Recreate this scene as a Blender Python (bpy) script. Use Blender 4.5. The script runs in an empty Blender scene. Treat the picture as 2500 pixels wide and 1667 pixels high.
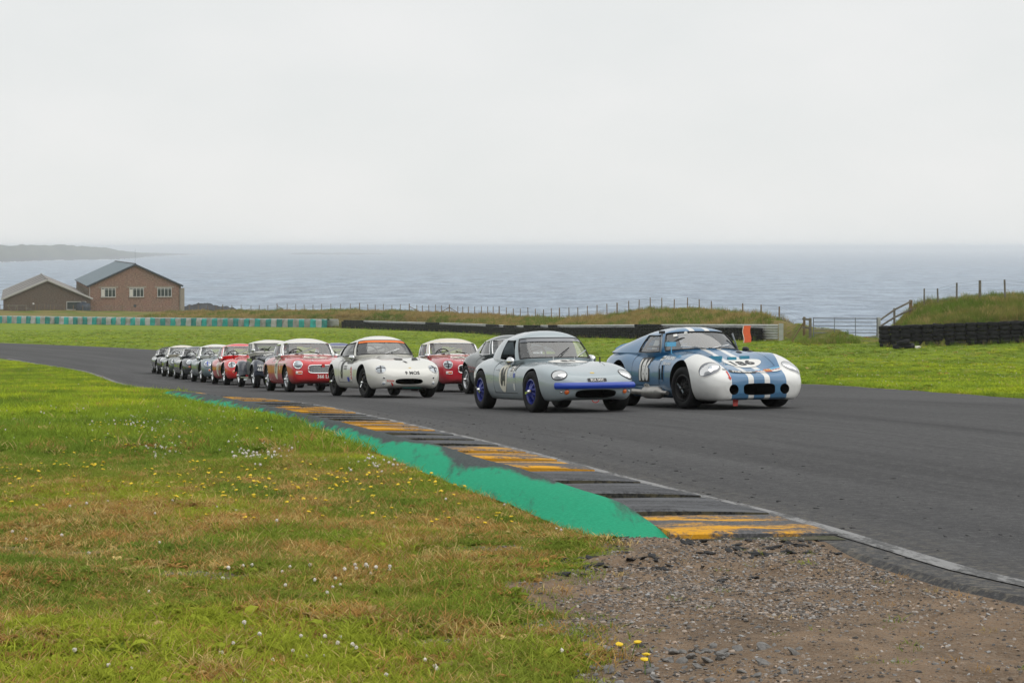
import bpy, bmesh, math, random
import numpy as np
from mathutils import Vector, Matrix
from mathutils.bvhtree import BVHTree

random.seed(7)
rng = np.random.default_rng(11)
scene = bpy.context.scene
COL = scene.collection

# ------------------------------------------------------------------ camera, sky, sun, exposure
EYE = 32.0            # eye height above the sea (z = 0 is the sea)
FPX, CXP, HYP = 4500.0, 1250.0, 603.0   # focal length, centre column and horizon row, in photo pixels
cd = bpy.data.cameras.new("camera")
cam = bpy.data.objects.new("camera", cd)
COL.objects.link(cam)
cam.location = (0, 0, EYE)
cam.rotation_euler = (math.radians(90), 0, 0)
cd.sensor_width = 36.0
cd.lens = FPX / 2500.0 * 36.0
cd.shift_y = -(833.5 - HYP) / 2500.0
cd.clip_start = 0.1
cd.clip_end = 200000.0
scene.camera = cam

world = bpy.data.worlds.new("World")
scene.world = world
world.use_nodes = True
wt = world.node_tree
wt.nodes.clear()
w_out = wt.nodes.new("ShaderNodeOutputWorld")
w_bg = wt.nodes.new("ShaderNodeBackground")
w_sky = wt.nodes.new("ShaderNodeTexSky")
w_sky.sky_type = 'NISHITA'
w_sky.sun_disc = False
SUN_EL, SUN_AZ = math.radians(58), math.radians(105)
w_sky.sun_elevation = SUN_EL
w_sky.sun_rotation = SUN_AZ
w_scl = wt.nodes.new("ShaderNodeVectorMath"); w_scl.operation = 'SCALE'; w_scl.inputs['Scale'].default_value = 0.1
w_tc = wt.nodes.new("ShaderNodeTexCoord")
w_map = wt.nodes.new("ShaderNodeMapping"); w_map.inputs['Scale'].default_value = (1, 1, 2.2)
w_noise = wt.nodes.new("ShaderNodeTexNoise")
w_noise.inputs['Scale'].default_value = 7.0
w_noise.inputs['Detail'].default_value = 4.0
w_ramp = wt.nodes.new("ShaderNodeValToRGB")
w_ramp.color_ramp.elements[0].position = 0.3
w_ramp.color_ramp.elements[0].color = (0.81, 0.83, 0.825, 1)
w_ramp.color_ramp.elements[1].position = 0.7
w_ramp.color_ramp.elements[1].color = (0.87, 0.875, 0.87, 1)
w_mix = wt.nodes.new("ShaderNodeMix"); w_mix.data_type = 'RGBA'
w_mix.inputs[0].default_value = 0.96      # overcast: the cloud deck hides nearly all of the blue
L = wt.links.new
L(w_sky.outputs[0], w_scl.inputs[0])
L(w_tc.outputs['Generated'], w_map.inputs[0])
L(w_map.outputs[0], w_noise.inputs['Vector'])
L(w_noise.outputs[0], w_ramp.inputs[0])
L(w_scl.outputs[0], w_mix.inputs[6])
L(w_ramp.outputs[0], w_mix.inputs[7])
L(w_mix.outputs[2], w_bg.inputs[0])
w_bg.inputs[1].default_value = 1.0
L(w_bg.outputs[0], w_out.inputs[0])

sd = bpy.data.lights.new("sun", 'SUN')
sun = bpy.data.objects.new("sun", sd)
COL.objects.link(sun)
sd.energy = 1.5
sd.angle = math.radians(90)
sd.color = (1.0, 0.97, 0.92)
sdir = Vector((math.sin(SUN_AZ) * math.cos(SUN_EL), math.cos(SUN_AZ) * math.cos(SUN_EL), math.sin(SUN_EL)))
sun.rotation_euler = sdir.to_track_quat('Z', 'Y').to_euler()
sun.location = (0, 0, 80)

scene.view_settings.view_transform = 'Standard'
scene.view_settings.look = 'None'
scene.view_settings.exposure = 0.0
scene.view_settings.gamma = 1.0
scene.cycles.max_bounces = 8
scene.cycles.transparent_max_bounces = 16
scene.cycles.volume_bounces = 2
scene.cycles.use_denoising = True

# ------------------------------------------------------------------ small helpers
def tag(o, label=None, cat=None, group=None, kind=None):
    if label: o['label'] = label
    if cat: o['category'] = cat
    if group: o['group'] = group
    if kind: o['kind'] = kind
    return o

def empty(name, label=None, cat=None, group=None, kind=None, loc=(0, 0, 0)):
    o = bpy.data.objects.new(name, None)
    COL.objects.link(o)
    o.location = loc
    o.empty_display_size = 0.3
    return tag(o, label, cat, group, kind)

def obj(name, verts, faces, mats, parent=None, smooth=True, sharp=38, midx=None, loc=None):
    me = bpy.data.meshes.new(name)
    me.from_pydata([tuple(v) for v in verts], [], [tuple(f) for f in faces])
    return mobj(name, me, mats, parent, smooth, sharp, midx, loc)

def mobj(name, me, mats, parent=None, smooth=True, sharp=38, midx=None, loc=None):
    if mats is not None:
        if not isinstance(mats, (list, tuple)): mats = [mats]
        keep = [p.material_index for p in me.polygons] if len(mats) > 1 and midx is None else midx
        me.materials.clear()
        for m in mats: me.materials.append(m)
        midx = keep
    if midx is not None: me.polygons.foreach_set('material_index', midx)
    if smooth:
        me.polygons.foreach_set('use_smooth', [True] * len(me.polygons))
        if sharp: me.set_sharp_from_angle(angle=math.radians(sharp))
    me.update()
    o = bpy.data.objects.new(name, me)
    COL.objects.link(o)
    if parent: o.parent = parent
    if loc is not None: o.location = loc
    return o

class MB:
    """collects verts and faces of one mesh"""
    def __init__(s): s.v, s.f = [], []
    def add(s, v, f):
        o = len(s.v); s.v += [tuple(p) for p in v]; s.f += [tuple(i + o for i in q) for q in f]; return s
    def box(s, c, d, m=None):
        x, y, z = [k / 2 for k in d]
        v = [Vector((sx * x, sy * y, sz * z)) for sz in (-1, 1) for sy in (-1, 1) for sx in (-1, 1)]
        if m is not None: v = [m @ p for p in v]
        c = Vector(c)
        return s.add([p + c for p in v], [(0, 2, 3, 1), (4, 5, 7, 6), (0, 1, 5, 4), (2, 6, 7, 3), (0, 4, 6, 2), (1, 3, 7, 5)])
    def grid(s, P, closed_u=False, closed_v=False, flip=False):
        nu, nv = len(P), len(P[0])
        f = []
        for i in range(nu if closed_u else nu - 1):
            for j in range(nv if closed_v else nv - 1):
                a, b = i * nv + j, i * nv + (j + 1) % nv
                c, d = ((i + 1) % nu) * nv + (j + 1) % nv, ((i + 1) % nu) * nv + j
                f.append((a, d, c, b) if flip else (a, b, c, d))
        return s.add([p for r in P for p in r], f)
    def tube(s, path, r, n=6, r2=None, up=(0, 0, 1), cap=True):
        """sweep an ellipse r (sideways) x r2 (along up) along a path"""
        path = [Vector(p) for p in path]
        up = Vector(up)
        rows = []
        for i, p in enumerate(path):
            t = (path[min(i + 1, len(path) - 1)] - path[max(i - 1, 0)]).normalized()
            a = t.cross(up)
            if a.length < 1e-3: a = t.cross(Vector((1, 0.3, 0)))
            a.normalize(); b = a.cross(t)
            ri = r[i] if isinstance(r, (list, tuple)) else r
            rb = (r2[i] if isinstance(r2, (list, tuple)) else r2) if r2 else ri
            rows.append([p + a * ri * math.cos(k * 2 * math.pi / n) + b * rb * math.sin(k * 2 * math.pi / n) for k in range(n)])
        o = len(s.v)
        s.grid(rows, closed_v=True)
        if cap:
            s.f.append(tuple(o + k for k in range(n))[::-1])
            s.f.append(tuple(o + (len(rows) - 1) * n + k for k in range(n)))
        return s
    def lathe(s, prof, n=24, c=(0, 0, 0), axis='Y'):
        rows = []
        for (r, h) in prof:
            row = []
            for k in range(n):
                a = 2 * math.pi * k / n
                p = (r * math.cos(a), h, r * math.sin(a)) if axis == 'Y' else ((r * math.cos(a), r * math.sin(a), h) if axis == 'Z' else (h, r * math.cos(a), r * math.sin(a)))
                row.append((p[0] + c[0], p[1] + c[1], p[2] + c[2]))
            rows.append(row)
        return s.grid(rows, closed_v=True, flip=(axis == 'Y'))
    def obj(s, name, mats, parent=None, **k): return obj(name, s.v, s.f, mats, parent, **k)

def pchip(pts):
    """monotone cubic through (x, y) points"""
    pts = sorted(pts)
    x = np.array([p[0] for p in pts], float); y = np.array([p[1] for p in pts], float)
    h = np.diff(x); dl = np.diff(y) / h
    m = np.zeros_like(y)
    m[0], m[-1] = dl[0], dl[-1]
    for i in range(1, len(x) - 1):
        if dl[i - 1] * dl[i] > 0:
            w1, w2 = 2 * h[i] + h[i - 1], h[i] + 2 * h[i - 1]
            m[i] = (w1 + w2) / (w1 / dl[i - 1] + w2 / dl[i])
    def f(q):
        q = np.clip(np.asarray(q, float), x[0], x[-1])
        i = np.clip(np.searchsorted(x, q) - 1, 0, len(x) - 2)
        t = (q - x[i]) / h[i]
        return ((1 + 2 * t) * (1 - t) ** 2 * y[i] + t * (1 - t) ** 2 * h[i] * m[i]
                + t * t * (3 - 2 * t) * y[i + 1] + t * t * (t - 1) * h[i] * m[i + 1])
    return f

def smooth_path(P, per=8, closed=False):
    """cubic through points, chord-length tangents: no overshoot at uneven spacing"""
    P = [np.array(p, float) for p in P]
    n = len(P)
    def g(i): return P[i % n] if closed else P[min(max(i, 0), n - 1)]
    T = []
    for i in range(n):
        a, b, c = g(i - 1), g(i), g(i + 1)
        d1, d2 = np.linalg.norm(b - a), np.linalg.norm(c - b)
        if d1 < 1e-9: T.append((c - b) / max(d2, 1e-9))
        elif d2 < 1e-9: T.append((b - a) / d1)
        else: T.append(((b - a) / d1 * d2 + (c - b) / d2 * d1) / (d1 + d2))
    out = []
    for i in range(n if closed else n - 1):
        a, b = g(i), g(i + 1)
        d = np.linalg.norm(b - a)
        k = per[i] if isinstance(per, (list, tuple)) else per
        for j in range(k):
            t = j / k
            out.append((1 + 2 * t) * (1 - t) ** 2 * a + t * (1 - t) ** 2 * d * T[i] + t * t * (3 - 2 * t) * b + t * t * (t - 1) * d * T[(i + 1) % n])
    if not closed: out.append(P[-1])
    return out

def sstep(x, a, b):
    t = np.clip((np.asarray(x, float) - a) / (b - a), 0, 1)
    return t * t * (3 - 2 * t)

def vnoise(x, y, seed=0):
    x, y = np.asarray(x, float), np.asarray(y, float)
    xi, yi = np.floor(x).astype(np.int64), np.floor(y).astype(np.int64)
    xf, yf = x - xi, y - yi
    def hsh(a, b):
        n = (a * 374761393 + b * 668265263 + seed * 1442695041) & 0xffffffff
        n = ((n ^ (n >> 13)) * 1274126177) & 0xffffffff
        return ((n ^ (n >> 16)) & 0xffff) / 65535.0
    u, v = xf * xf * (3 - 2 * xf), yf * yf * (3 - 2 * yf)
    return (hsh(xi, yi) * (1 - u) + hsh(xi + 1, yi) * u) * (1 - v) + (hsh(xi, yi + 1) * (1 - u) + hsh(xi + 1, yi + 1) * u) * v

def fbm(x, y, seed=0, o=4):
    s, a, t = 0, 1.0, 0
    for k in range(o):
        s = s + a * vnoise(np.asarray(x) * 2 ** k, np.asarray(y) * 2 ** k, seed + k * 17); t += a; a *= 0.5
    return s / t

# ------------------------------------------------------------------ materials
def newmat(name):
    m = bpy.data.materials.new(name); m.use_nodes = True
    nt = m.node_tree; nt.nodes.clear()
    out = nt.nodes.new("ShaderNodeOutputMaterial")
    b = nt.nodes.new("ShaderNodeBsdfPrincipled")
    nt.links.new(b.outputs[0], out.inputs[0])
    return m, nt, b

def setin(nt, sock, v):
    if hasattr(v, 'is_output') or isinstance(v, bpy.types.NodeSocket): nt.links.new(v, sock)
    elif isinstance(v, (tuple, list)) and len(v) == 3 and sock.type == 'RGBA': sock.default_value = (*v, 1)
    else: sock.default_value = v

def mth(nt, op, a, b=0.0, c=None, clamp=False):
    n = nt.nodes.new("ShaderNodeMath"); n.operation = op; n.use_clamp = clamp
    setin(nt, n.inputs[0], a); setin(nt, n.inputs[1], b)
    if c is not None: setin(nt, n.inputs[2], c)
    return n.outputs[0]

def mixc(nt, fac, a, b, blend='MIX'):
    n = nt.nodes.new("ShaderNodeMix"); n.data_type = 'RGBA'; n.blend_type = blend
    setin(nt, n.inputs[0], fac); setin(nt, n.inputs[6], a); setin(nt, n.inputs[7], b)
    return n.outputs[2]

def noise(nt, vec, scale, detail=4, rough=0.55, col=False):
    n = nt.nodes.new("ShaderNodeTexNoise")
    if vec is not None: nt.links.new(vec, n.inputs['Vector'])
    n.inputs['Scale'].default_value = scale; n.inputs['Detail'].default_value = detail; n.inputs['Roughness'].default_value = rough
    return n.outputs[1 if col else 0]

def ramp(nt, fac, stops):
    n = nt.nodes.new("ShaderNodeValToRGB")
    e = n.color_ramp.elements
    while len(e) < len(stops): e.new(0.5)
    for k, (p, c) in enumerate(stops):
        e[k].position = p
        e[k].color = (c, c, c, 1) if isinstance(c, (int, float)) else (*c, 1)
    setin(nt, n.inputs[0], fac)
    return n.outputs[0]

def mapping(nt, vec, scale=(1, 1, 1), rot=(0, 0, 0)):
    n = nt.nodes.new("ShaderNodeMapping"); nt.links.new(vec, n.inputs[0])
    n.inputs['Scale'].default_value = scale; n.inputs['Rotation'].default_value = rot
    return n.outputs[0]

def wpos(nt): return nt.nodes.new("ShaderNodeNewGeometry").outputs['Position']
def opos(nt): return nt.nodes.new("ShaderNodeTexCoord").outputs['Object']
def sepxyz(nt, v):
    n = nt.nodes.new("ShaderNodeSeparateXYZ"); nt.links.new(v, n.inputs[0]); return n.outputs
def attr(nt, name, kind='GEOMETRY'):
    n = nt.nodes.new("ShaderNodeAttribute"); n.attribute_name = name; n.attribute_type = kind; return n
def bump(nt, b, h, strength=0.3, dist=0.02):
    n = nt.nodes.new("ShaderNodeBump"); n.inputs['Strength'].default_value = strength; n.inputs['Distance'].default_value = dist
    nt.links.new(h, n.inputs['Height']); nt.links.new(n.outputs[0], b.inputs['Normal'])

def plain(name, c, rough=0.5, metal=0.0, coat=0.0, var=0.0, vscale=6.0, spec=0.5):
    m, nt, b = newmat(name)
    b.inputs['Roughness'].default_value = rough; b.inputs['Metallic'].default_value = metal
    b.inputs['Coat Weight'].default_value = coat; b.inputs['Coat Roughness'].default_value = 0.04
    b.inputs['Specular IOR Level'].default_value = spec
    if var:
        n = noise(nt, opos(nt), vscale, 5)
        setin(nt, b.inputs['Base Color'], mixc(nt, ramp(nt, n, [(0.3, 0.0), (0.7, 1.0)]), tuple(x * (1 - var) for x in c), tuple(min(1, x * (1 + var)) for x in c)))
    else: setin(nt, b.inputs['Base Color'], c)
    return m

def paint(name, c, rough=0.32):
    """gloss car paint with a thin film of road dust low on the panels"""
    m, nt, b = newmat(name)
    P = opos(nt)
    n = noise(nt, P, 9, 5)
    dust = mth(nt, 'MULTIPLY', ramp(nt, sepxyz(nt, P)[2], [(0.1, 0.5), (0.5, 0.0)]), n)
    setin(nt, b.inputs['Base Color'], mixc(nt, dust, c, (0.16, 0.15, 0.13)))
    setin(nt, b.inputs['Roughness'], mth(nt, 'ADD', rough, mth(nt, 'MULTIPLY', dust, 0.5)))
    b.inputs['Coat Weight'].default_value = 0.9; b.inputs['Coat Roughness'].default_value = 0.03
    return m

def glassmat(name, tint=(0.80, 0.86, 0.87), refl=0.10):
    m, nt, b = newmat(name)
    nt.nodes.remove(b)
    out = [n for n in nt.nodes if n.type == 'OUTPUT_MATERIAL'][0]
    tr = nt.nodes.new("ShaderNodeBsdfTransparent"); tr.inputs[0].default_value = (*tint, 1)
    gl = nt.nodes.new("ShaderNodeBsdfGlossy"); gl.inputs['Roughness'].default_value = 0.03
    lw = nt.nodes.new("ShaderNodeLayerWeight"); lw.inputs[0].default_value = 0.35
    fac = mth(nt, 'ADD', mth(nt, 'MULTIPLY', lw.outputs['Fresnel'], 0.9), refl, clamp=True)
    mx = nt.nodes.new("ShaderNodeMixShader")
    nt.links.new(fac, mx.inputs[0]); nt.links.new(tr.outputs[0], mx.inputs[1]); nt.links.new(gl.outputs[0], mx.inputs[2])
    nt.links.new(mx.outputs[0], out.inputs[0])
    return m

# ------------------------------------------------------------------ the lie of the land
# h = metres below the eye; X = metres to the side, d = metres ahead
_h = pchip([(-60, -2.4), (-10, 0.5), (0, 0.98), (5, 1.15), (9, 1.38), (15, 1.69), (26, 2.35), (35, 2.88), (45, 3.53), (51, 3.90), (56, 4.21),
            (61, 4.50), (68, 4.90), (73, 5.17), (83, 5.74), (92, 6.12), (100, 6.40), (115, 6.75), (130, 7.15),
            (150, 7.75), (215, 10.0), (253, 11.1), (290, 12.0), (330, 12.6), (700, 14)])
_dbar = pchip([(-400, 312), (-86, 292), (-23.5, 253), (-5.7, 215), (6.2, 155), (17.1, 120), (17.9, 118), (18.6, 113), (20.3, 110), (21.0, 101.2), (27.7, 98.5), (150, 80)])
_dfen = pchip([(-400, 335), (-90, 322), (-58, 322), (-44.4, 310), (-14.2, 255), (0, 232), (10.4, 187), (18.6, 176), (19.05, 173), (19.45, 118), (24, 118), (150, 112)])
_hfen = pchip([(-400, 11.1), (-90, 11.1), (-58, 11.4), (-44.4, 10.95), (-14.2, 9.2), (0, 8.9), (10.4, 6.95), (15.6, 5.6), (17.2, 5.05), (17.8, 5.2), (18.6, 5.7), (20.85, 5.7), (21.75, 4.6), (22.85, 3.9), (24.75, 3.6), (30, 3.25), (60, 2.9), (150, 2.9)])
_dcliff = pchip([(-400, 540), (-90, 480), (-64, 440), (-59, 332), (-44.4, 315), (-14.2, 259), (0, 236), (10.4, 191), (18.8, 180), (19.15, 176), (19.55, 117.5), (23.2, 117.8), (24.6, 124), (150, 118)])

def H(X, d, cliff=True):
    X, d = np.broadcast_arrays(np.asarray(X, float), np.asarray(d, float))
    base = _h(d) - 0.013 * np.clip(X, 0, 9) * sstep(d, 14, 24) * (1 - sstep(d, 45, 80)) - 0.045 * np.clip(X, 0, 40) * sstep(d, 50, 100)
    t = d - _dbar(X)
    Xr = X - 0.20 * np.clip(d - 101, 0, 22) * sstep(X, 17, 20.5)
    right = sstep(Xr, 20.3, 21.1)
    k = sstep(t, 0.9, 6.0) * (1 - right) + right * (0.72 * sstep(t, 0.5, 0.95) + 0.28 * sstep(t, 1.0, 14.0))
    g = base * (1 - k) + _hfen(Xr) * k
    g = g + k * sstep(X, 12, 18) * (1 - right) * np.clip(d - 128, 0, 60) * 0.022
    g = g + sstep(-X, 50, 60) * np.clip(d - _dfen(X) - 2, 0, 300) * 0.042
    if cliff:
        c = np.clip(d - _dcliff(X - 1.2 * sstep(d, 146, 172) * sstep(X, 12, 18)), 0, None)
        g = g + c * 0.9 + 0.05 * c * c
        g = np.minimum(g, EYE + 6)
    return g

def Z(X, d): return EYE - H(X, d)

def ground(px, py, dmin=3.0, dmax=320.0):
    """where the ray through a photo pixel meets the ground: (X, d)"""
    kx, ky = (px - CXP) / FPX, (py - HYP) / FPX
    ds = np.geomspace(dmin, dmax, 6000)
    below = ds * ky - H(kx * ds, ds, False)
    i = np.argmax(below > 0)
    if not (below > 0).any(): i = len(ds) - 1
    if i > 0:
        a, b = below[i - 1], below[i]
        dd = ds[i - 1] + (ds[i] - ds[i - 1]) * (-a / (b - a))
    else: dd = ds[0]
    return np.array([kx * dd, dd])

def at_d(px, d): return (px - CXP) / FPX * d

def normal_at(X, d):
    e = 0.6
    return Vector((-(Z(X + e, d) - Z(X - e, d)) / (2 * e), -(Z(X, d + e) - Z(X, d - e)) / (2 * e), 1)).normalized()

def in_poly(x, y, poly):
    x, y = np.asarray(x, float), np.asarray(y, float)
    ins = np.zeros(x.shape, bool)
    n = len(poly)
    for i in range(n):
        x1, y1 = poly[i]; x2, y2 = poly[(i + 1) % n]
        c = (y1 > y) != (y2 > y)
        with np.errstate(divide='ignore', invalid='ignore'):
            ins ^= c & (x < (x2 - x1) * (y - y1) / (y2 - y1 + 1e-12) + x1)
    return ins

def poly_dist(x, y, poly, closed=True):
    x, y = np.asarray(x, float), np.asarray(y, float)
    best = np.full(x.shape, 1e9)
    n = len(poly)
    for i in range(n if closed else n - 1):
        ax, ay = poly[i]; bx, by = poly[(i + 1) % n]
        vx, vy = bx - ax, by - ay
        t = np.clip(((x - ax) * vx + (y - ay) * vy) / (vx * vx + vy * vy + 1e-12), 0, 1)
        best = np.minimum(best, np.hypot(x - ax - t * vx, y - ay - t * vy))
    return best

def by_depth(pix):
    """photo polyline on the ground -> X as a function of d"""
    g = [ground(*p) for p in pix]
    return g

LINE_PX = [(60, 868), (138, 886), (200, 907), (250, 923), (284, 936), (353, 950), (445, 959), (544, 968), (667, 978.5), (797, 997.6),
           (927, 1026), (1031, 1050), (1241, 1101), (1461, 1160), (1648, 1209), (1789, 1242), (1990, 1297), (2140, 1344), (2306, 1396), (2500, 1441)]
KERB_PX = [(330, 951), (437, 964), (544, 982), (678, 1011), (812, 1045), (927, 1078), (984, 1094), (1054, 1109), (1171, 1150), (1260, 1174), (1382, 1223), (1527, 1274), (1620, 1319)]
GREEN_PX = [(345, 957), (430, 973), (533, 998), (678, 1022), (797, 1061), (889, 1099), (1003, 1145), (1100, 1183), (1237, 1237), (1349, 1284), (1452, 1326)]
EDGE_PX = [(2013, 1333), (2140, 1374), (2361, 1438), (2500, 1468)]
FAR_PX = [(1951, 938), (2078, 944.4), (2257, 957), (2410, 968.7), (2500, 975)]

def curve_of_d(pts, extra=()):
    pts = sorted([(float(p[1]), float(p[0])) for p in pts] + list(extra))
    q = [pts[0]]
    for p in pts[1:]:
        if p[0] > q[-1][0] + 0.15: q.append(p)
    return pchip(q)

_line_pts = [ground(*p) for p in LINE_PX]
X_line = curve_of_d([p for p in _line_pts if p[1] < 96], [(104, -27.5), (112, -31.5), (135, -46), (170, -72), (2, 3.55), (-25, 10.0)])
X_kerb = curve_of_d([ground(*p) for p in KERB_PX])
X_green = curve_of_d([ground(*p) for p in GREEN_PX])
_e = [ground(*p) for p in EDGE_PX]
def X_edge(d):
    """left edge of the asphalt"""
    near = curve_of_d(_e, [(2, 3.05), (-25, 9.5)])
    d = np.asarray(d, float)
    w = sstep(d, 8.2, 9.4)
    return (1 - w) * near(d) + w * (X_line(d) - 0.16)
X_far = curve_of_d([ground(*p) for p in FAR_PX], [(64, 4.6), (90, -6.5), (126, -24.5), (147, -41), (175, -68), (20, 13.2), (-25, 23)])
K_NEAR = float(ground(1800, 1326)[1])

# ------------------------------------------------------------------ ground materials
def mat_ground():
    m, nt, b = newmat("turf")
    P = wpos(nt)
    dirt = attr(nt, "dirt").outputs['Fac']
    rough = attr(nt, "bank").outputs['Fac']
    n1 = noise(nt, mapping(nt, P, (0.35, 0.22, 0.0)), 1.0, 5, 0.6)
    n2 = noise(nt, mapping(nt, P, (2.3, 1.3, 0.0)), 1.0, 4, 0.6)
    n3 = noise(nt, P, 28, 4, 0.7)
    lawn = mixc(nt, ramp(nt, n1, [(0.38, 0.0), (0.62, 1.0)]), (0.175, 0.255, 0.020), (0.235, 0.320, 0.028))
    lawn = mixc(nt, ramp(nt, n2, [(0.52, 0.0), (0.72, 0.75)]), lawn, (0.265, 0.245, 0.050))
    lawn = mixc(nt, ramp(nt, n3, [(0.35, 0.55), (0.62, 0.0)]), lawn, (0.070, 0.100, 0.014))
    wild = mixc(nt, ramp(nt, noise(nt, mapping(nt, P, (0.25, 0.25, 0.6)), 1.0, 6, 0.65), [(0.40, 0.0), (0.60, 1.0)]), (0.125, 0.170, 0.025), (0.270, 0.200, 0.080))
    wild = mixc(nt, ramp(nt, n3, [(0.35, 0.6), (0.62, 0.0)]), wild, (0.065, 0.080, 0.020))
    grass = mixc(nt, rough, lawn, wild)
    e1 = noise(nt, P, 5.0, 6, 0.65)
    earth = mixc(nt, ramp(nt, e1, [(0.36, 0.0), (0.64, 1.0)]), (0.215, 0.150, 0.098), (0.370, 0.255, 0.165))
    earth = mixc(nt, ramp(nt, noise(nt, P, 60, 3, 0.7), [(0.48, 0.0), (0.62, 0.8)]), earth, (0.34, 0.27, 0.205))
    earth = mixc(nt, ramp(nt, noise(nt, P, 85, 3, 0.7), [(0.34, 0.6), (0.44, 0.0)]), earth, (0.080, 0.062, 0.046))
    earth = mixc(nt, ramp(nt, noise(nt, P, 1.7, 4, 0.6), [(0.58, 0.0), (0.76, 0.6)]), earth, (0.085, 0.072, 0.060))
    edge = mth(nt, 'ADD', dirt, mth(nt, 'MULTIPLY', mth(nt, 'SUBTRACT', noise(nt, P, 3.2, 5, 0.65), 0.5), 1.1))
    fac = ramp(nt, edge, [(0.42, 0.0), (0.58, 1.0)])
    setin(nt, b.inputs['Base Color'], mixc(nt, fac, grass, earth))
    b.inputs['Roughness'].default_value = 0.95
    b.inputs['Specular IOR Level'].default_value = 0.15
    hgt = mth(nt, 'ADD', noise(nt, P, 55, 4, 0.8), mth(nt, 'MULTIPLY', noise(nt, P, 7, 4, 0.6), 2.0))
    bump(nt, b, hgt, 1.0, 0.03)
    return m

def mat_asphalt():
    m, nt, b = newmat("asphalt")
    P = wpos(nt)
    uv = attr(nt, "lane").outputs['Vector']          # x across the track, y along it, in metres
    fine = noise(nt, P, 70, 3, 0.8)
    mid = noise(nt, mapping(nt, uv, (0.8, 0.05, 1)), 1.0, 5, 0.6)
    streak = noise(nt, mapping(nt, uv, (5.0, 0.12, 1)), 1.0, 4, 0.65)
    c = mixc(nt, ramp(nt, mid, [(0.38, 0.0), (0.62, 1.0)]), (0.053, 0.053, 0.055), (0.082, 0.082, 0.084))
    c = mixc(nt, ramp(nt, streak, [(0.50, 0.0), (0.68, 0.75)]), c, (0.040, 0.040, 0.042))
    mott = noise(nt, P, 16, 4, 0.75)
    c = mixc(nt, ramp(nt, mott, [(0.40, 0.5), (0.50, 0.0)]), c, (0.040, 0.040, 0.042))
    c = mixc(nt, ramp(nt, mott, [(0.54, 0.0), (0.66, 0.5)]), c, (0.135, 0.133, 0.13))
    c = mixc(nt, ramp(nt, fine, [(0.56, 0.0), (0.70, 0.55)]), c, (0.21, 0.20, 0.19))
    c = mixc(nt, ramp(nt, fine, [(0.30, 0.6), (0.44, 0.0)]), c, (0.028, 0.028, 0.03))
    lx = sepxyz(nt, uv)
    wig = mth(nt, 'ADD', lx[0], mth(nt, 'MULTIPLY', noise(nt, mapping(nt, uv, (0.2, 0.15, 1)), 1.0, 3), 1.6))
    for sx in (5.2, 9.4):       # old paving joints
        j = mth(nt, 'LESS_THAN', mth(nt, 'ABSOLUTE', mth(nt, 'SUBTRACT', wig, sx)), 0.018)
        c = mixc(nt, mth(nt, 'MULTIPLY', j, 0.4), c, (0.13, 0.13, 0.13))
    band = ramp(nt, mth(nt, 'ABSOLUTE', mth(nt, 'SUBTRACT', lx[0], mth(nt, 'ADD', 4.4, mth(nt, 'MULTIPLY', noise(nt, mapping(nt, uv, (0.0, 0.03, 1)), 1.0, 2), 3.0)))), [(0.0, 0.55), (0.24, 0.0)])
    c = mixc(nt, mth(nt, 'MULTIPLY', band, ramp(nt, streak, [(0.35, 0.3), (0.6, 1.0)])), c, (0.032, 0.032, 0.034))
    grit = mth(nt, 'MULTIPLY', ramp(nt, mth(nt, 'DIVIDE', lx[0], 10.0), [(0.0, 1.0), (0.07, 0.0)]), ramp(nt, noise(nt, P, 22, 4, 0.7), [(0.48, 0.0), (0.62, 0.8)]))
    c = mixc(nt, grit, c, (0.16, 0.145, 0.12))
    setin(nt, b.inputs['Base Color'], c)
    b.inputs['Roughness'].default_value = 0.9
    b.inputs['Specular IOR Level'].default_value = 0.2
    bump(nt, b, fine, 0.5, 0.008)
    return m

def mat_worn(name, base, worn, amount, scale=(1.3, 6, 3), grit=0.6, rough=0.75):
    """paint worn through to dark rubbered concrete"""
    m, nt, b = newmat(name)
    P = wpos(nt)
    n = noise(nt, mapping(nt, P, scale), 1.0, 7, 0.68)
    f = noise(nt, P, 42, 4, 0.7)
    fac = ramp(nt, mth(nt, 'ADD', n, mth(nt, 'MULTIPLY', mth(nt, 'SUBTRACT', f, 0.5), 0.35)), [(amount - 0.05, 0.0), (amount + 0.05, 1.0)])
    w = mixc(nt, ramp(nt, f, [(0.42, 0.0), (0.62, grit)]), worn, tuple(min(1, x * 2.1 + 0.02) for x in worn))
    setin(nt, b.inputs['Base Color'], mixc(nt, fac, w, base))
    b.inputs['Roughness'].default_value = 0.9
    b.inputs['Specular IOR Level'].default_value = 0.15
    bump(nt, b, mth(nt, 'ADD', f, n), 0.5, 0.02)
    return m

M = {}
M['turf'] = mat_ground()
M['asphalt'] = mat_asphalt()
M['line'] = mat_worn("edge_line_paint", (0.27, 0.27, 0.27), (0.095, 0.095, 0.095), 0.50, (9, 2.2, 9))
M['yellow'] = mat_worn("yellow_kerb_paint", (0.68, 0.34, 0.030), (0.085, 0.085, 0.088), 0.53, (1.6, 3.6, 3))
M['yellow_edge'] = mat_worn("yellow_kerb_riser", (0.62, 0.30, 0.03), (0.10, 0.09, 0.06), 0.40, (3, 6, 6))
M['kgrey'] = mat_worn("rubbered_kerb", (0.125, 0.128, 0.135), (0.055, 0.056, 0.060), 0.5, (1.0, 5.5, 3))
M['kgrey_edge'] = mat_worn("mossy_kerb_riser", (0.10, 0.09, 0.06), (0.03, 0.03, 0.028), 0.5, (9, 9, 9))
M['concrete'] = mat_worn("kerb_bed", (0.10, 0.09, 0.065), (0.05, 0.055, 0.03), 0.5, (6, 6, 6))

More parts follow.
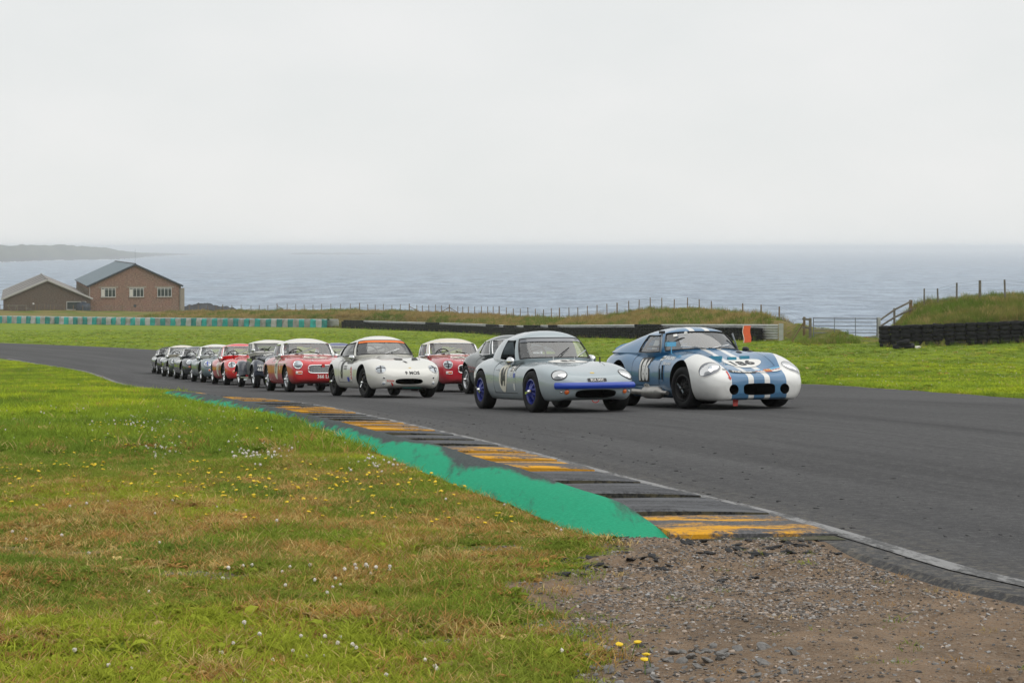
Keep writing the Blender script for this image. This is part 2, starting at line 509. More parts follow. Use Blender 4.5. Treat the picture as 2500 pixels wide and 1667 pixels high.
def mat_green():
    m, nt, b = newmat("green_runoff_paint")
    P = wpos(nt)
    across = attr(nt, "across").outputs['Fac']
    st = noise(nt, mapping(nt, P, (4.0, 0.55, 3), (0, 0, math.radians(-13))), 1.0, 6, 0.6)
    f = noise(nt, P, 50, 3, 0.7)
    k = mth(nt, 'ADD', mth(nt, 'MULTIPLY', across, 0.8), mth(nt, 'ADD', 0.5, mth(nt, 'MULTIPLY', mth(nt, 'SUBTRACT', st, 0.5), 1.5)))
    rub = ramp(nt, k, [(0.74, 1.0), (0.92, 0.0)])
    g = mixc(nt, ramp(nt, f, [(0.4, 0.0), (0.7, 1.0)]), (0.010, 0.270, 0.140), (0.022, 0.345, 0.190))
    scuff = noise(nt, mapping(nt, P, (9.0, 0.9, 3), (0, 0, math.radians(-13))), 1.0, 5, 0.7)
    g = mixc(nt, ramp(nt, scuff, [(0.56, 0.0), (0.70, 0.75)]), g, (0.035, 0.075, 0.062))
    d = mixc(nt, ramp(nt, f, [(0.4, 0.0), (0.65, 1.0)]), (0.040, 0.050, 0.050), (0.085, 0.098, 0.098))
    setin(nt, b.inputs['Base Color'], mixc(nt, rub, g, d))
    b.inputs['Roughness'].default_value = 0.85
    b.inputs['Specular IOR Level'].default_value = 0.12
    bump(nt, b, mth(nt, 'ADD', f, st), 0.3, 0.012)
    return m
M['green'] = mat_green()

# ------------------------------------------------------------------ terrain sheet
DIRT_PX = [(1480, 1316), (2080, 1300), (2260, 1350), (2480, 1415), (2750, 1480), (2850, 1700), (2600, 2400), (1500, 2400), (1330, 1720), (1430, 1600), (1330, 1520), (1190, 1440), (1290, 1390), (1430, 1380)]
def ground2(px, py): return ground(px, py, 1.0)
DIRT = [ground2(*p) for p in DIRT_PX]
PATCH = [(ground2(110, 1345), 0.55), (ground2(400, 1300), 0.4), (ground2(60, 1255), 0.30), (ground2(250, 1190), 0.25), (ground2(1130, 1555), 0.2), (ground2(480, 1410), 0.35),
         (ground2(1050, 1235), 0.25), (ground2(1330, 1360), 0.35), (ground2(1180, 1345), 0.3)]
def dirt_mask(X, d):
    ins = in_poly(X, d, DIRT); dist = poly_dist(X, d, DIRT)
    m = np.where(ins, 0.5 + 0.5 * np.clip(dist / 0.35, 0, 1), 0.5 - 0.5 * np.clip(dist / 0.35, 0, 1))
    for (c, r) in PATCH:
        q = np.hypot((X - c[0]) / 1.5, d - c[1])
        m = np.maximum(m, 0.50 * np.clip(1.35 - q / r, 0, 1))
    verge = d * 0 + 0.0
    dl = X - X_far(d)
    verge = np.where((dl > -0.3) & (d < 170) & (d > -20), 0.75 * np.clip(1 - dl / (0.35 + 0.004 * d), 0, 1), 0)
    return np.maximum(m, verge)

xs_fine = np.arange(-7, 7.01, 0.09)
g = [0.09]
xs_out = [7.0]
while xs_out[-1] < 420: xs_out.append(xs_out[-1] + max(0.1, 0.045 * (xs_out[-1] - 4)))
xs_out = np.array(xs_out[1:])
XS = np.concatenate([-xs_out[::-1], xs_fine, xs_out[xs_out < 160]])
DS = [-45, -20, -10, -5, -2, 0, 1, 2, 2.6, 3.2]
while DS[-1] < 540: DS.append(DS[-1] + min(0.4 if 88 < DS[-1] < 126 else 1.4, max(0.085, 0.021 * (DS[-1] - 6))) if DS[-1] < 340 else DS[-1] + 9)
DS = np.array(DS)
GX, GD = np.meshgrid(XS, DS)
GH = H(GX, GD)
paved_left = np.where((GD > K_NEAR) & (GD < 46), np.minimum(np.where(GD < 42, X_green(GD), 99), X_edge(GD)), X_edge(GD))
inside = np.minimum(GX - paved_left, X_far(GD) - GX)
inside = np.where(GD < 172, inside, -1)
lump = (fbm(GX * 1.1, GD * 1.1, 3, 4) - 0.5) * 0.10 + (fbm(GX * 5, GD * 5, 9, 3) - 0.5) * 0.035
lump = lump * sstep(-inside, 0.05, 0.5) * (GD < 60)
dm = dirt_mask(GX, GD)
lump = lump - 0.008 * sstep(dm, 0.4, 0.7) * (GD < 20)
bankf = sstep(GD - _dbar(GX), -1.5, 1.0)
lump = lump + bankf * (fbm(GX * 0.5, GD * 0.3, 21, 4) - 0.5) * 0.55 * sstep(GD, 60, 90)
kerb_end = np.where(GX < X_edge(GD), sstep(GD - K_NEAR, 0.35, 0.9), 1.0)
GZ = EYE - GH + lump + 0.022 * np.exp(-((GD - K_NEAR) / 0.5) ** 2) * (GX > -0.6) * (GX < 1.6) - 0.10 * kerb_end * sstep(inside, 0.25 + 0.03 * np.abs(GD), 0.5 + 0.06 * np.abs(GD))
nr, nc = GX.shape
idx = np.arange(nr * nc).reshape(nr, nc)
F = np.stack([idx[:-1, :-1], idx[:-1, 1:], idx[1:, 1:], idx[1:, :-1]], -1).reshape(-1, 4)
V = np.stack([GX, GD, GZ], -1).reshape(-1, 3)
me = bpy.data.meshes.new("ground")
me.from_pydata(V.tolist(), [], F.tolist())
me.attributes.new("dirt", 'FLOAT', 'POINT').data.foreach_set('value', dm.ravel().astype(np.float32))
me.attributes.new("bank", 'FLOAT', 'POINT').data.foreach_set('value', bankf.ravel().astype(np.float32))
terrain = mobj("ground", me, M['turf'], sharp=None)
tag(terrain, "green turf verge and worn brown earth falling away to the cliff edge", "ground", kind='structure')

def Zg(X, d):
    """height of the terrain sheet with its lumps"""
    X, d = np.asarray(X, float), np.asarray(d, float)
    i = np.clip(np.searchsorted(DS, d) - 1, 0, nr - 2); j = np.clip(np.searchsorted(XS, X) - 1, 0, nc - 2)
    v = (d - DS[i]) / (DS[i + 1] - DS[i]); u = (X - XS[j]) / (XS[j + 1] - XS[j])
    return (GZ[i, j] * (1 - u) + GZ[i, j + 1] * u) * (1 - v) + (GZ[i + 1, j] * (1 - u) + GZ[i + 1, j + 1] * u) * v

# ------------------------------------------------------------------ race track
ds = np.concatenate([np.arange(-25, 60, 0.6), np.arange(60, 172, 1.2)])
rows, lane = [], []
along = 0
for k, d in enumerate(ds):
    a, c = float(X_edge(d)), float(X_far(d))
    wob = 0.05 * (float(fbm(d * 0.9, 0.3, 5, 3)) - 0.5)
    wob2 = 0.35 * (float(fbm(d * 0.7, 8.3, 6, 3)) - 0.5)
    r = []
    for q in np.linspace(0, 1, 30):
        X = a + wob + (c + wob2 - a - wob) * q
        r.append((X, d, float(Z(X, d)) + 0.014)); lane.append(((c - a) * q, d, 0))
    rows.append([(r[0][0] - 0.07, d, r[0][2] - 0.045)] + r + [(r[-1][0] + 0.07, d, r[-1][2] - 0.045)])
    lane.insert(len(lane) - 30, (0, d, 0)); lane.append(((c - a), d, 0))
mb = MB().grid(rows, flip=False)
track = mb.obj("race_track", M['asphalt'], sharp=30)
track.data.attributes.new("lane", 'FLOAT_VECTOR', 'POINT').data.foreach_set('vector', np.array(lane, np.float32).ravel())
tag(track, "dark grey asphalt race track with tyre marks", "track", kind='structure')

def ribbon(fa, fb, ds, dz, n=2):
    rows = []
    for d in ds:
        a, b2 = float(fa(d)), float(fb(d))
        rows.append([(X, d, float(Z(X, d)) + dz) for X in np.linspace(a, b2, n)])
    return rows
dl = np.concatenate([np.arange(-10, 50, 0.35), np.arange(50, 110, 1.0)])
o = MB().grid(ribbon(lambda d: X_line(d) - 0.005 - 0.012 * vnoise(d * 2.0, 0), lambda d: X_line(d) + 0.085 + 0.012 * vnoise(d * 2.0, 7) + 0.0012 * abs(d), dl, 0.0185)).obj("edge_line", M['line'], sharp=None)
tag(o, "worn white edge line along the near side of the track", "road marking", kind='structure')

# kerb: a bed with saw-toothed blocks on it
kd = np.arange(K_NEAR, 41.5, 0.4)
bed = MB().grid(ribbon(lambda d: X_kerb(min(max(d, K_NEAR), 41.0)) - 0.02, lambda d: X_line(d) - 0.03, kd, 0.017, 4)).obj("kerb", M['concrete'], sharp=None)
tag(bed, "saw toothed trackside kerb of worn yellow and grey blocks", "kerb", kind='structure')
PITCH = 1.06
nblk = int((41.0 - K_NEAR) / PITCH)
def kerb_colour(i):
    if i == 0: return 'y'
    return 'k' if ((i - 1) // 3) % 2 == 0 else 'y'
for i in range(nblk):
    d0 = K_NEAR + i * PITCH; d1 = d0 + PITCH - 0.05
    rows = []
    N = 6
    jit = random.uniform(-0.006, 0.006)
    def pt(d, q, z):
        X0, X1 = float(X_kerb(d)) + 0.02, float(X_line(d)) - 0.035
        X = X0 + (X1 - X0) * q
        dd = d + 0.20 * q
        fall = 1.0 - 0.75 * q ** 2
        return (X, dd, float(Z(X, dd)) + 0.02 + z * fall)
    hi = 0.046 + jit if i else 0.03
    top = []
    for s, z in ((0.0, hi - 0.012), (0.035, hi), (0.35, hi * 0.75), (0.7, hi * 0.42), (1.0, 0.012)):
        top.append([pt(d0 + (d1 - d0) * s, q, z) for q in np.linspace(0, 1, N)])
    low0 = [pt(d0, q, -0.03) for q in np.linspace(0, 1, N)]
    mb = MB().grid([low0] + top)
    nf_front = (N - 1)
    # outer side face
    side = [r[0] for r in top]
    mb.add([low0[0]] + side + [(side[-1][0], side[-1][1], side[-1][2] - 0.05)], [tuple(range(len(side) + 2))[::-1]])
    c = kerb_colour(i)
    mats = [M['yellow'], M['yellow_edge'] if i else M['yellow']] if c == 'y' else [M['kgrey'], M['kgrey_edge']]
    mi = [1] * nf_front + [0] * (4 * (N - 1)) + [1]
    b = mb.obj("kerb_block", mats, bed, sharp=30, midx=mi)

# green painted run-off strip outside the kerb
rows, acr = [], []
for d in np.arange(K_NEAR - 0.02, 39.5, 0.3):
    a, c = float(X_green(min(d, 40))), float(X_kerb(d)) + 0.015
    a += 0.10 * (float(fbm(d * 1.4, 3.3, 31, 3)) - 0.5)
    if c - a < 0.12: a = c - 0.12
    r = []
    for q in np.linspace(0, 1, 9):
        X = a + (c - a) * q
        r.append((X, d, float(Z(X, d)) + 0.012 + 0.085 * math.sin(math.pi * min(1, q * 0.62 + 0.02)) * min(1, (d - K_NEAR) / 1.5 + 0.15))); acr.append(1 - q + 0.50 - 0.55 * float(sstep(d, 9.6, 12.5)) - 0.25 * float(sstep(d, 14, 20)))
    rows.append(r)
o = MB().grid(rows).obj("run_off_strip", M['green'], sharp=None)
o.data.attributes.new("across", 'FLOAT', 'POINT').data.foreach_set('value', np.array(acr, np.float32))
tag(o, "humped strip of bright green painted concrete beside the kerb", "run-off strip", kind='structure')

# ------------------------------------------------------------------ sea, headland, islet, rocks
def mat_sea():
    m, nt, b = newmat("sea_water")
    P = wpos(nt)
    w1 = noise(nt, mapping(nt, P, (0.045, 0.030, 1)), 1.0, 7, 0.68)
    w2 = noise(nt, mapping(nt, P, (0.28, 0.08, 1)), 1.0, 5, 0.68)
    swell = noise(nt, mapping(nt, P, (0.0016, 0.004, 1)), 1.0, 4, 0.5)
    h = mth(nt, 'ADD', w1, mth(nt, 'MULTIPLY', w2, 0.55))
    c = mixc(nt, ramp(nt, h, [(0.66, 0.0), (0.88, 1.0)]), (0.058, 0.110, 0.185), (0.330, 0.420, 0.520))
    c = mixc(nt, ramp(nt, swell, [(0.35, 0.35), (0.65, 0.0)]), c, (0.17, 0.20, 0.25))
    cap = noise(nt, mapping(nt, P, (0.035, 0.14, 1)), 1.0, 3, 0.6)
    fleck = mth(nt, 'MULTIPLY', ramp(nt, cap, [(0.69, 0.0), (0.72, 1.0)]), ramp(nt, w2, [(0.45, 0.0), (0.55, 1.0)]))
    c = mixc(nt, fleck, c, (0.75, 0.78, 0.80))
    setin(nt, b.inputs['Base Color'], c)
    b.inputs['Roughness'].default_value = 0.45
    b.inputs['Specular IOR Level'].default_value = 0.25
    bump(nt, b, h, 1.0, 1.6)
    return m
M['sea'] = mat_sea()
sx = [-60000, -9000, -2500, -600, 0, 600, 2500, 9000, 60000]; sy = [90, 400, 1500, 4000, 9000, 20000, 60000]
o = MB().grid([[(x, y, 0.0) for x in sx] for y in sy]).obj("sea", M['sea'], sharp=None)
tag(o, "choppy grey blue sea with small white caps", "sea", kind='structure')

def mat_land():
    m, nt, b = newmat("far_heath")
    P = wpos(nt)
    n = noise(nt, mapping(nt, P, (0.006, 0.006, 0.02)), 1.0, 6, 0.6)
    z = sepxyz(nt, P)[2]
    c = mixc(nt, ramp(nt, n, [(0.4, 0.0), (0.6, 1.0)]), (0.055, 0.065, 0.040), (0.105, 0.105, 0.065))
    c = mixc(nt, ramp(nt, mth(nt, 'ADD', mth(nt, 'DIVIDE', z, 30.0), mth(nt, 'MULTIPLY', n, 0.2)), [(0.25, 1.0), (0.4, 0.0)]), c, (0.06, 0.06, 0.062))
    surf = mth(nt, 'ADD', mth(nt, 'DIVIDE', z, 8.0), mth(nt, 'MULTIPLY', noise(nt, mapping(nt, P, (0.02, 0.02, 0.1)), 1.0, 4, 0.6), 1.2))
    c = mixc(nt, ramp(nt, surf, [(0.60, 1.0), (0.75, 0.0)]), c, (0.8, 0.82, 0.83))
    setin(nt, b.inputs['Base Color'], c); b.inputs['Roughness'].default_value = 0.95
    return m
M['land'] = mat_land()
def land(name, label, prof, seed):
    """prof: (px, top row, base row); the base row meets the sea and gives the distance"""
    top = pchip([(p[0], p[1]) for p in prof]); basef = pchip([(p[0], p[2]) for p in prof])
    rows = []
    for px in np.linspace(prof[0][0], prof[-1][0], 90):
        d = EYE * FPX / (float(basef(px)) - HYP)
        zt = max(1.5, EYE - (float(top(px)) - HYP) * (d + 90) / FPX) * (1 + 0.10 * (float(fbm(px * 0.07, 1.0, seed, 4)) - 0.5))
        r = []
        for s, z in ((0, -1), (8, 0.18), (25, 0.42), (90, 1.0), (190, 0.9), (330, 0.35), (400, -0.3)):
            dd = d + s + 14 * (float(fbm(px * 0.11, s * 0.02, seed + 3, 3)) - 0.5)
            r.append((at_d(px, dd), dd, z * zt * (1 + 0.2 * (float(fbm(px * 0.2, s * 0.1, seed + 5, 3)) - 0.5)) if z > -1 else -2))
        rows.append(r)
    o = MB().grid(rows).obj(name, M['land'], sharp=None)
    return tag(o, label, "headland" if 'head' in name else "islet", kind='structure')
land("headland", "low hazy headland with surf along its foot beyond the sheds",
     [(-500, 592, 660), (-200, 596, 650), (0, 597.5, 641), (100, 599.5, 637), (165, 599, 635.5), (220, 602, 634.5), (270, 607, 634), (300, 613.5, 633), (330, 616, 631), (380, 617.5, 626), (430, 619, 624), (505, 622.3, 623.2)], 3)
land("islet", "thin dark islet far out on the hazy sea",
     [(706, 619.6, 621.0), (735, 617.3, 621.4), (770, 617.0, 621.6), (800, 618.0, 621.8), (840, 617.4, 621.6), (880, 618.2, 621.4), (925, 619.3, 621.2), (960, 620.2, 620.9)], 8)
M['rock'] = plain("dark_rock", (0.035, 0.038, 0.045), 0.9, var=0.5, vscale=0.4)
rows = []
for k, px in enumerate(np.linspace(434, 612, 50)):
    tt = pchip([(434, 757), (441, 749), (462, 745), (480, 741), (500, 740), (520, 744), (545, 748), (575, 753), (612, 761)])(px)
    r = []
    for s, q in ((0, 1.7), (5, 1.15), (9, 1.0), (16, 1.04), (24, 1.6)):
        d = 425 + s
        zz = EYE - (float(tt) - HYP) * q * d / FPX + 0.9 * (float(fbm(px * 0.13, s * 0.3, 41, 4)) - 0.5)
        r.append((at_d(px, d), d, zz))
    rows.append(r)
rk = MB().grid(rows).obj("sea_rock", M['rock'], sharp=20)
tag(rk, "dark jagged rock outcrop at the shore beside the brick shed", "rock", kind='thing')

# ------------------------------------------------------------------ barriers, fences, gate, sheds
M['rubber'] = plain("old_tyre_rubber", (0.010, 0.0105, 0.0125), 0.8, var=0.35, vscale=3, spec=0.25)
M['galv'] = plain("galvanised_steel", (0.48, 0.49, 0.48), 0.5, 0.35, var=0.18, vscale=2)
M['galv_dull'] = plain("dull_galvanised_gate", (0.22, 0.235, 0.26), 0.5, 0.4, var=0.15)
M['post'] = plain("fence_timber", (0.20, 0.135, 0.070), 0.9, var=0.35, vscale=2.5)
M['post_grey'] = plain("weathered_timber", (0.17, 0.155, 0.125), 0.9, var=0.35, vscale=2.5)
M['wire'] = plain("fence_wire", (0.25, 0.25, 0.26), 0.5, 0.6)
M['teal'] = plain("teal_cover", (0.008, 0.30, 0.27), 0.5, var=0.25, vscale=1.5)
TEALS = [M['teal'], plain("faded_teal_cover", (0.02, 0.34, 0.31), 0.6, var=0.3, vscale=1.1), plain("dirty_teal_cover", (0.012, 0.22, 0.20), 0.6, var=0.35, vscale=1.3)]
GREYS = [plain("pale_grey_cover", (0.42, 0.41, 0.40), 0.6, var=0.2, vscale=1.5), plain("stained_grey_cover", (0.27, 0.26, 0.245), 0.6, var=0.3, vscale=1.2), plain("warm_grey_cover", (0.35, 0.33, 0.31), 0.6, var=0.3, vscale=1.4)]
M['cover_grey'] = plain("grey_cover", (0.36, 0.35, 0.345), 0.6, var=0.22, vscale=1.5)
M['orange'] = plain("orange_board", (0.78, 0.115, 0.025), 0.5, var=0.1)
M['white_paint'] = plain("white_paint", (0.78, 0.77, 0.74), 0.5)

def resample(P, step):
    P = [np.array(p, float) for p in P]
    out, acc = [P[0]], 0.0
    for a, b in zip(P[:-1], P[1:]):
        L_ = np.linalg.norm(b - a); t = step - acc
        while t <= L_:
            out.append(a + (b - a) * t / L_); t += step
        acc = L_ - (t - step)
    return out
WALL = smooth_path([(-23.2, 253), (-14.5, 235), (-5.7, 215), (0.3, 184), (6.2, 155), (11.4, 137), (16.2, 121.2)], 12)

# tyre wall: stacks of four tyres, the nearest three hundred tyres one by one
def tyre_mesh(n=14, R=0.31, w=0.215):
    prof = [(0.19, -0.4), (0.25, -0.5), (0.90, -0.5), (1.0, -0.36), (1.0, 0.36), (0.90, 0.5), (0.55, 0.5)]
    prof = [(0.17, -0.46 * w), (0.24, -0.5 * w), (R * 0.93, -0.47 * w), (R, -0.30 * w), (R, 0.30 * w), (R * 0.93, 0.47 * w), (0.24, 0.5 * w), (0.17, 0.46 * w)]
    mb = MB().lathe(prof, n, axis='Z'); return mb
t_mesh = bpy.data.meshes.new("tyre")
_mb = tyre_mesh()
t_mesh.from_pydata(_mb.v, [], _mb.f)
t_mesh.materials.append(M['rubber'])
t_mesh.polygons.foreach_set('use_smooth', [True] * len(t_mesh.polygons)); t_mesh.set_sharp_from_angle(angle=0.7)
t_low = tyre_mesh(8)

wall = empty("tyre_wall", "long low wall of stacked black tyres along the grass bank", "tyre wall", loc=(16.2, 121.2, float(Z(16.2, 121.2))))
cols = resample(WALL[::-1], 0.60)
mass = MB(); n_single = 0
for ci, c in enumerate(cols):
    zc = float(Z(c[0], c[1]))
    low = 5 if fbm(ci * 0.09, 0.5, 77, 2) > 0.52 else 4
    for r in range(low):
        jx, jy = random.gauss(0, 0.025), random.gauss(0, 0.03)
        p = Vector((c[0] + jx, c[1] + jy, zc + 0.105 + r * 0.222))
        if n_single < 300:
            o = bpy.data.objects.new("tyre", t_mesh); COL.objects.link(o); o.parent = wall
            o.location = p - wall.location
            o.rotation_euler = (random.gauss(0, 0.05), random.gauss(0, 0.05), random.uniform(0, 6))
            o.scale = (1, 1, 1) if random.random() < 0.7 else (0.93, 0.93, 0.95)
            n_single += 1
        else:
            mass.add([Vector(v) + p - wall.location for v in t_low.v], t_low.f)
far = mass.obj("far_tyres", M['rubber'], wall); far['kind'] = 'stuff'

# steel crash barrier behind the tyres
def wbeam(path, z0, n_beams, thick=0.05):
    """double-wave rails: rows across the profile, swept along the path"""
    prof = []
    for k in range(n_beams):
        b0 = z0 + k * 0.335
        prof.append([(0.0, b0), (0.075, b0 + 0.05), (0.075, b0 + 0.09), (0.01, b0 + 0.14), (0.01, b0 + 0.18), (0.075, b0 + 0.23), (0.075, b0 + 0.27), (0.0, b0 + 0.32)])
    return prof
def side_dirs(path):
    out = []
    for i in range(len(path)):
        t = path[min(i + 1, len(path) - 1)] - path[max(i - 1, 0)]
        t = t / np.linalg.norm(t); n = np.array([t[1], -t[0]])
        if n[1] > 0: n = -n       # towards the track
        out.append(n)
    return out
def crash_barrier(name, label, path, offset, z0, nb):
    root = empty(name, label, "crash barrier", loc=(path[-1][0], path[-1][1], float(Z(*path[-1]))))
    sd_ = side_dirs(path)
    line = [path[i] - sd_[i] * offset for i in range(len(path))]
    for prof in wbeam(line, z0, nb):
        rows = []
        for i in range(len(line)):
            zz = float(Z(path[i][0], path[i][1]))
            rows.append([(line[i][0] + sd_[i][0] * q, line[i][1] + sd_[i][1] * q, zz + z) - np.array(root.location) for (q, z) in prof])
        MB().grid(rows).obj("rail", M['galv'], root, sharp=25)
    for i in range(0, len(line), max(1, len(line) // 45)):
        zz = float(Z(path[i][0], path[i][1]))
        p = Vector((line[i][0] - sd_[i][0] * 0.06, line[i][1] - sd_[i][1] * 0.06, zz + 0.5)) - root.location
        MB().box(p, (0.1, 0.1, 1.1)).obj("post", M['galv'], root, smooth=False)
    return root, line, sd_
ext = [np.array(p) for p in WALL] + [np.array((16.85, 119.1))]
cb, line, sd_ = crash_barrier("crash_barrier", "galvanised steel rails running above and behind the black tyre wall", ext, 0.42, 0.10, 3)
# flared end of the rails
e = line[-1]; zz = float(Z(*ext[-1]))
rows = []
for k in range(6):
    rows.append([(e[0] + 0.055 * k, e[1] - 0.05 - 0.03 * k, zz + z) - np.array(cb.location) for z in (0.05, 1.16)])
MB().grid(rows).obj("end_plate", M['galv'], cb, sharp=None)

# teal and grey covered barrier further left
TW = smooth_path([(-150, 318), (-110, 303), (-82, 291), (-52, 272), (-25.5, 254.5)], 20)
cover = empty("covered_barrier", "tyre barrier under alternating teal and grey covers", "barrier", loc=(-25.5, 254.5, float(Z(-25.5, 254.5))))
pts = resample(TW[::-1], 1.02)
for i in range(len(pts) - 1):
    a, b = pts[i], pts[i + 1]
    t = (b - a) / np.linalg.norm(b - a); n = np.array([t[1], -t[0]])
    if n[1] > 0: n = -n
    w = 1.0 if i else 1.6
    rows = []
    tealp = i % 2 == 0
    for u in np.linspace(0.0, 0.985, 7):
        p = a + t * u * 1.02
        z0 = float(Z(p[0], p[1]))
        r = []
        for (q, z) in ((-0.75, 1.02), (-0.35, 1.10), (-0.06, 1.12), (0.0, 1.06), (0.015, 0.7), (0.02, 0.35), (0.06, 0.02)):
            q += 0.12 * (float(vnoise(u * 5 + i * 7.7, z * 3.1, 5)) - 0.5) * (2 if not tealp else 1)
            zz2 = z + 0.14 * (float(vnoise(u * 3 + i * 3.3, 2, 8)) - 0.5) * (z > 0.9)
            r.append(np.array((p[0] + n[0] * q, p[1] + n[1] * q, z0 + zz2)) - np.array(cover.location))
        rows.append(r)
    MB().grid(rows).obj("cover", random.choice(TEALS) if tealp else random.choice(GREYS), cover, sharp=None)
cb2, l2, s2 = crash_barrier("crash_barrier", "pale steel rails behind the teal and grey covered barrier", [np.array(p) for p in TW] + [np.array((-24.4, 254.0))], 0.9, 0.16, 3)

# orange marker board leaning on the tyres
bp = np.array((at_d(1822, 119.2), 119.0)); bz = float(Z(bp[0], bp[1]))
rows = []
for k, v in enumerate(np.linspace(0, 1, 9)):
    xo = 0.035 * math.sin(v * 7) - 0.02
    rows.append([(xo - 0.24 + 0.05 * abs(v - 0.5), 0.20 * v, 0.02 + 1.08 * v), (xo + 0.24, 0.20 * v - 0.02, 0.02 + 1.08 * v), (xo + 0.24, 0.20 * v + 0.02, 0.02 + 1.08 * v), (xo - 0.24 + 0.05 * abs(v - 0.5), 0.20 * v + 0.02, 0.02 + 1.08 * v)])
mk = empty("marker_board", "bright orange marker board with white edge leaning on the tyre wall", "marker board", loc=(bp[0], bp[1] - 0.42, bz))
MB().grid(rows, closed_v=True).obj("panel", M['orange'], mk, sharp=30)
MB().tube([(-0.25 + 0.035 * math.sin(v * 7) - 0.02 + 0.05 * abs(v - 0.5), 0.20 * v, 0.02 + 1.08 * v) for v in np.linspace(0, 1, 9)], 0.022).obj("edge_strip", M['white_paint'], mk)

# tyre wall under the grass bank on the right
TW2 = smooth_path([(20.5, 101.3), (23.2, 100.2), (27.7, 98.6), (34, 95.5), (42, 92)], 8)
wall2 = empty("tyre_wall", "wall of big black tyres holding up the grassy bank beyond the gate", "tyre wall", loc=(20.5, 101.3, float(Z(20.5, 101.0))))
for ci, c in enumerate(resample(TW2, 0.585)):
    zc = float(Z(c[0], c[1] - 0.4))
    for r in range(5):
        o = bpy.data.objects.new("tyre", t_mesh); COL.objects.link(o); o.parent = wall2
        o.location = Vector((c[0] + random.gauss(0, 0.015), c[1] + 0.03 * r + random.gauss(0, 0.025), zc + 0.11 + r * 0.235)) - wall2.location
        o.rotation_euler = (random.gauss(0, 0.06), random.gauss(0, 0.06), random.uniform(0, 6))
        o.scale = (1.06, 1.06, 1.04)
# loose heap of tyres and a white stone at its foot
hx, hd = at_d(2203, 97.6), 97.6
for k, (dx, dy, dz, rx, ry, lab) in enumerate(((-0.16, 0.0, 0.10, 0.05, 0.1, "loose black tyre lying flat at the foot of the tyre wall"), (0.30, -0.05, 0.16, 0.10, -0.18, "loose black tyre tipped over beside another at the tyre wall foot"), (0.02, -0.05, 0.34, -0.15, 0.12, "loose black tyre lying on top of two others by the tyre wall"))):
    o = bpy.data.objects.new("loose_tyre", t_mesh); COL.objects.link(o)
    o.location = (hx + dx, hd + dy, float(Z(hx, hd)) + dz); o.rotation_euler = (rx, ry, k); o.scale = (1.15, 1.1, 1.0)
    tag(o, lab, "tyre", "loose tyres")

def stone_mesh(name, seed, sub=2, squash=0.6):
    r = np.random.default_rng(seed)
    bm = bmesh.new()
    bmesh.ops.create_icosphere(bm, subdivisions=sub, radius=1)
    cuts = [(Vector(r.normal(size=3)).normalized(), r.uniform(0.45, 0.85)) for _ in range(9)]
    for v in bm.verts:
        for (n, k) in cuts:
            q = v.co.dot(n)
            if q > k: v.co -= n * (q - k)
        v.co += Vector(r.normal(size=3)) * 0.02
        v.co.z *= squash
        v.co.x *= 1.25
    me = bpy.data.meshes.new(name); bm.to_mesh(me); bm.free()
    return me
M['white_stone'] = plain("white_stone", (0.68, 0.66, 0.60), 0.9, var=0.12)
wx, wd_ = at_d(2239, 97.2), 97.2
o = mobj("boulder", stone_mesh("boulder", 4), M['white_stone'], sharp=25, loc=(wx, wd_, float(Z(wx, wd_)) + 0.08))
o.scale = (0.16, 0.12, 0.17)
tag(o, "small white painted boulder in the grass beside the loose tyres", "boulder")

# wire fences
def post_mesh(name, parent, p, h, r, mat, lean=(0, 0)):
    mb = MB(); n = 7
    mb.tube([(p[0], p[1], p[2] - 0.3), (p[0] + lean[0] * 0.5, p[1] + lean[1] * 0.5, p[2] + h * 0.5), (p[0] + lean[0], p[1] + lean[1], p[2] + h)], [r * 1.04, r, r * 0.96], n)
    return mb.obj(name, mat, parent, sharp=40)
def fence(label, pts, heights, radii, mats, wires=(0.28, 0.55, 0.82, 0.98), braces=(), mesh=False, r_wire=0.004):
    base = Vector((pts[0][0], pts[0][1], float(Z(*pts[0]))))
    root = empty("wire_fence", label, "fence", loc=base)
    L_ = []
    for i, p in enumerate(pts):
        q = Vector((p[0], p[1], float(Zg(p[0], p[1])))) - base
        L_.append(q)
        post_mesh("post", root, q, heights[i], radii[i], mats[i], (random.gauss(0, 0.015), random.gauss(0, 0.015)))
    for (i, dx, dy) in braces:
        q = L_[i]
        z1 = float(Zg(pts[i][0] + dx, pts[i][1] + dy)) - base.z
        MB().tube([(q.x, q.y, q.z + heights[i] * 0.72), (q.x + dx, q.y + dy, z1 + 0.02)], 0.045).obj("brace", mats[i], root)
    for f in wires:
        MB().tube([(q.x, q.y - 0.05, q.z + heights[i] * f) for i, q in enumerate(L_)], r_wire, 4, cap=False).obj("wire", M['wire'], root)
    if mesh:
        mb = MB()
        for a, b, i in zip(L_[:-1], L_[1:], range(len(L_))):
            n = max(2, int((b - a).length / 0.15))
            for k in range(n):
                q = a.lerp(b, k / n)
                mb.tube([(q.x, q.y - 0.05, q.z), (q.x, q.y - 0.05, q.z + heights[i] * 0.8)], 0.002, 3, cap=False)
        mb.obj("wire_mesh", M['wire'], root, smooth=False)
    return root
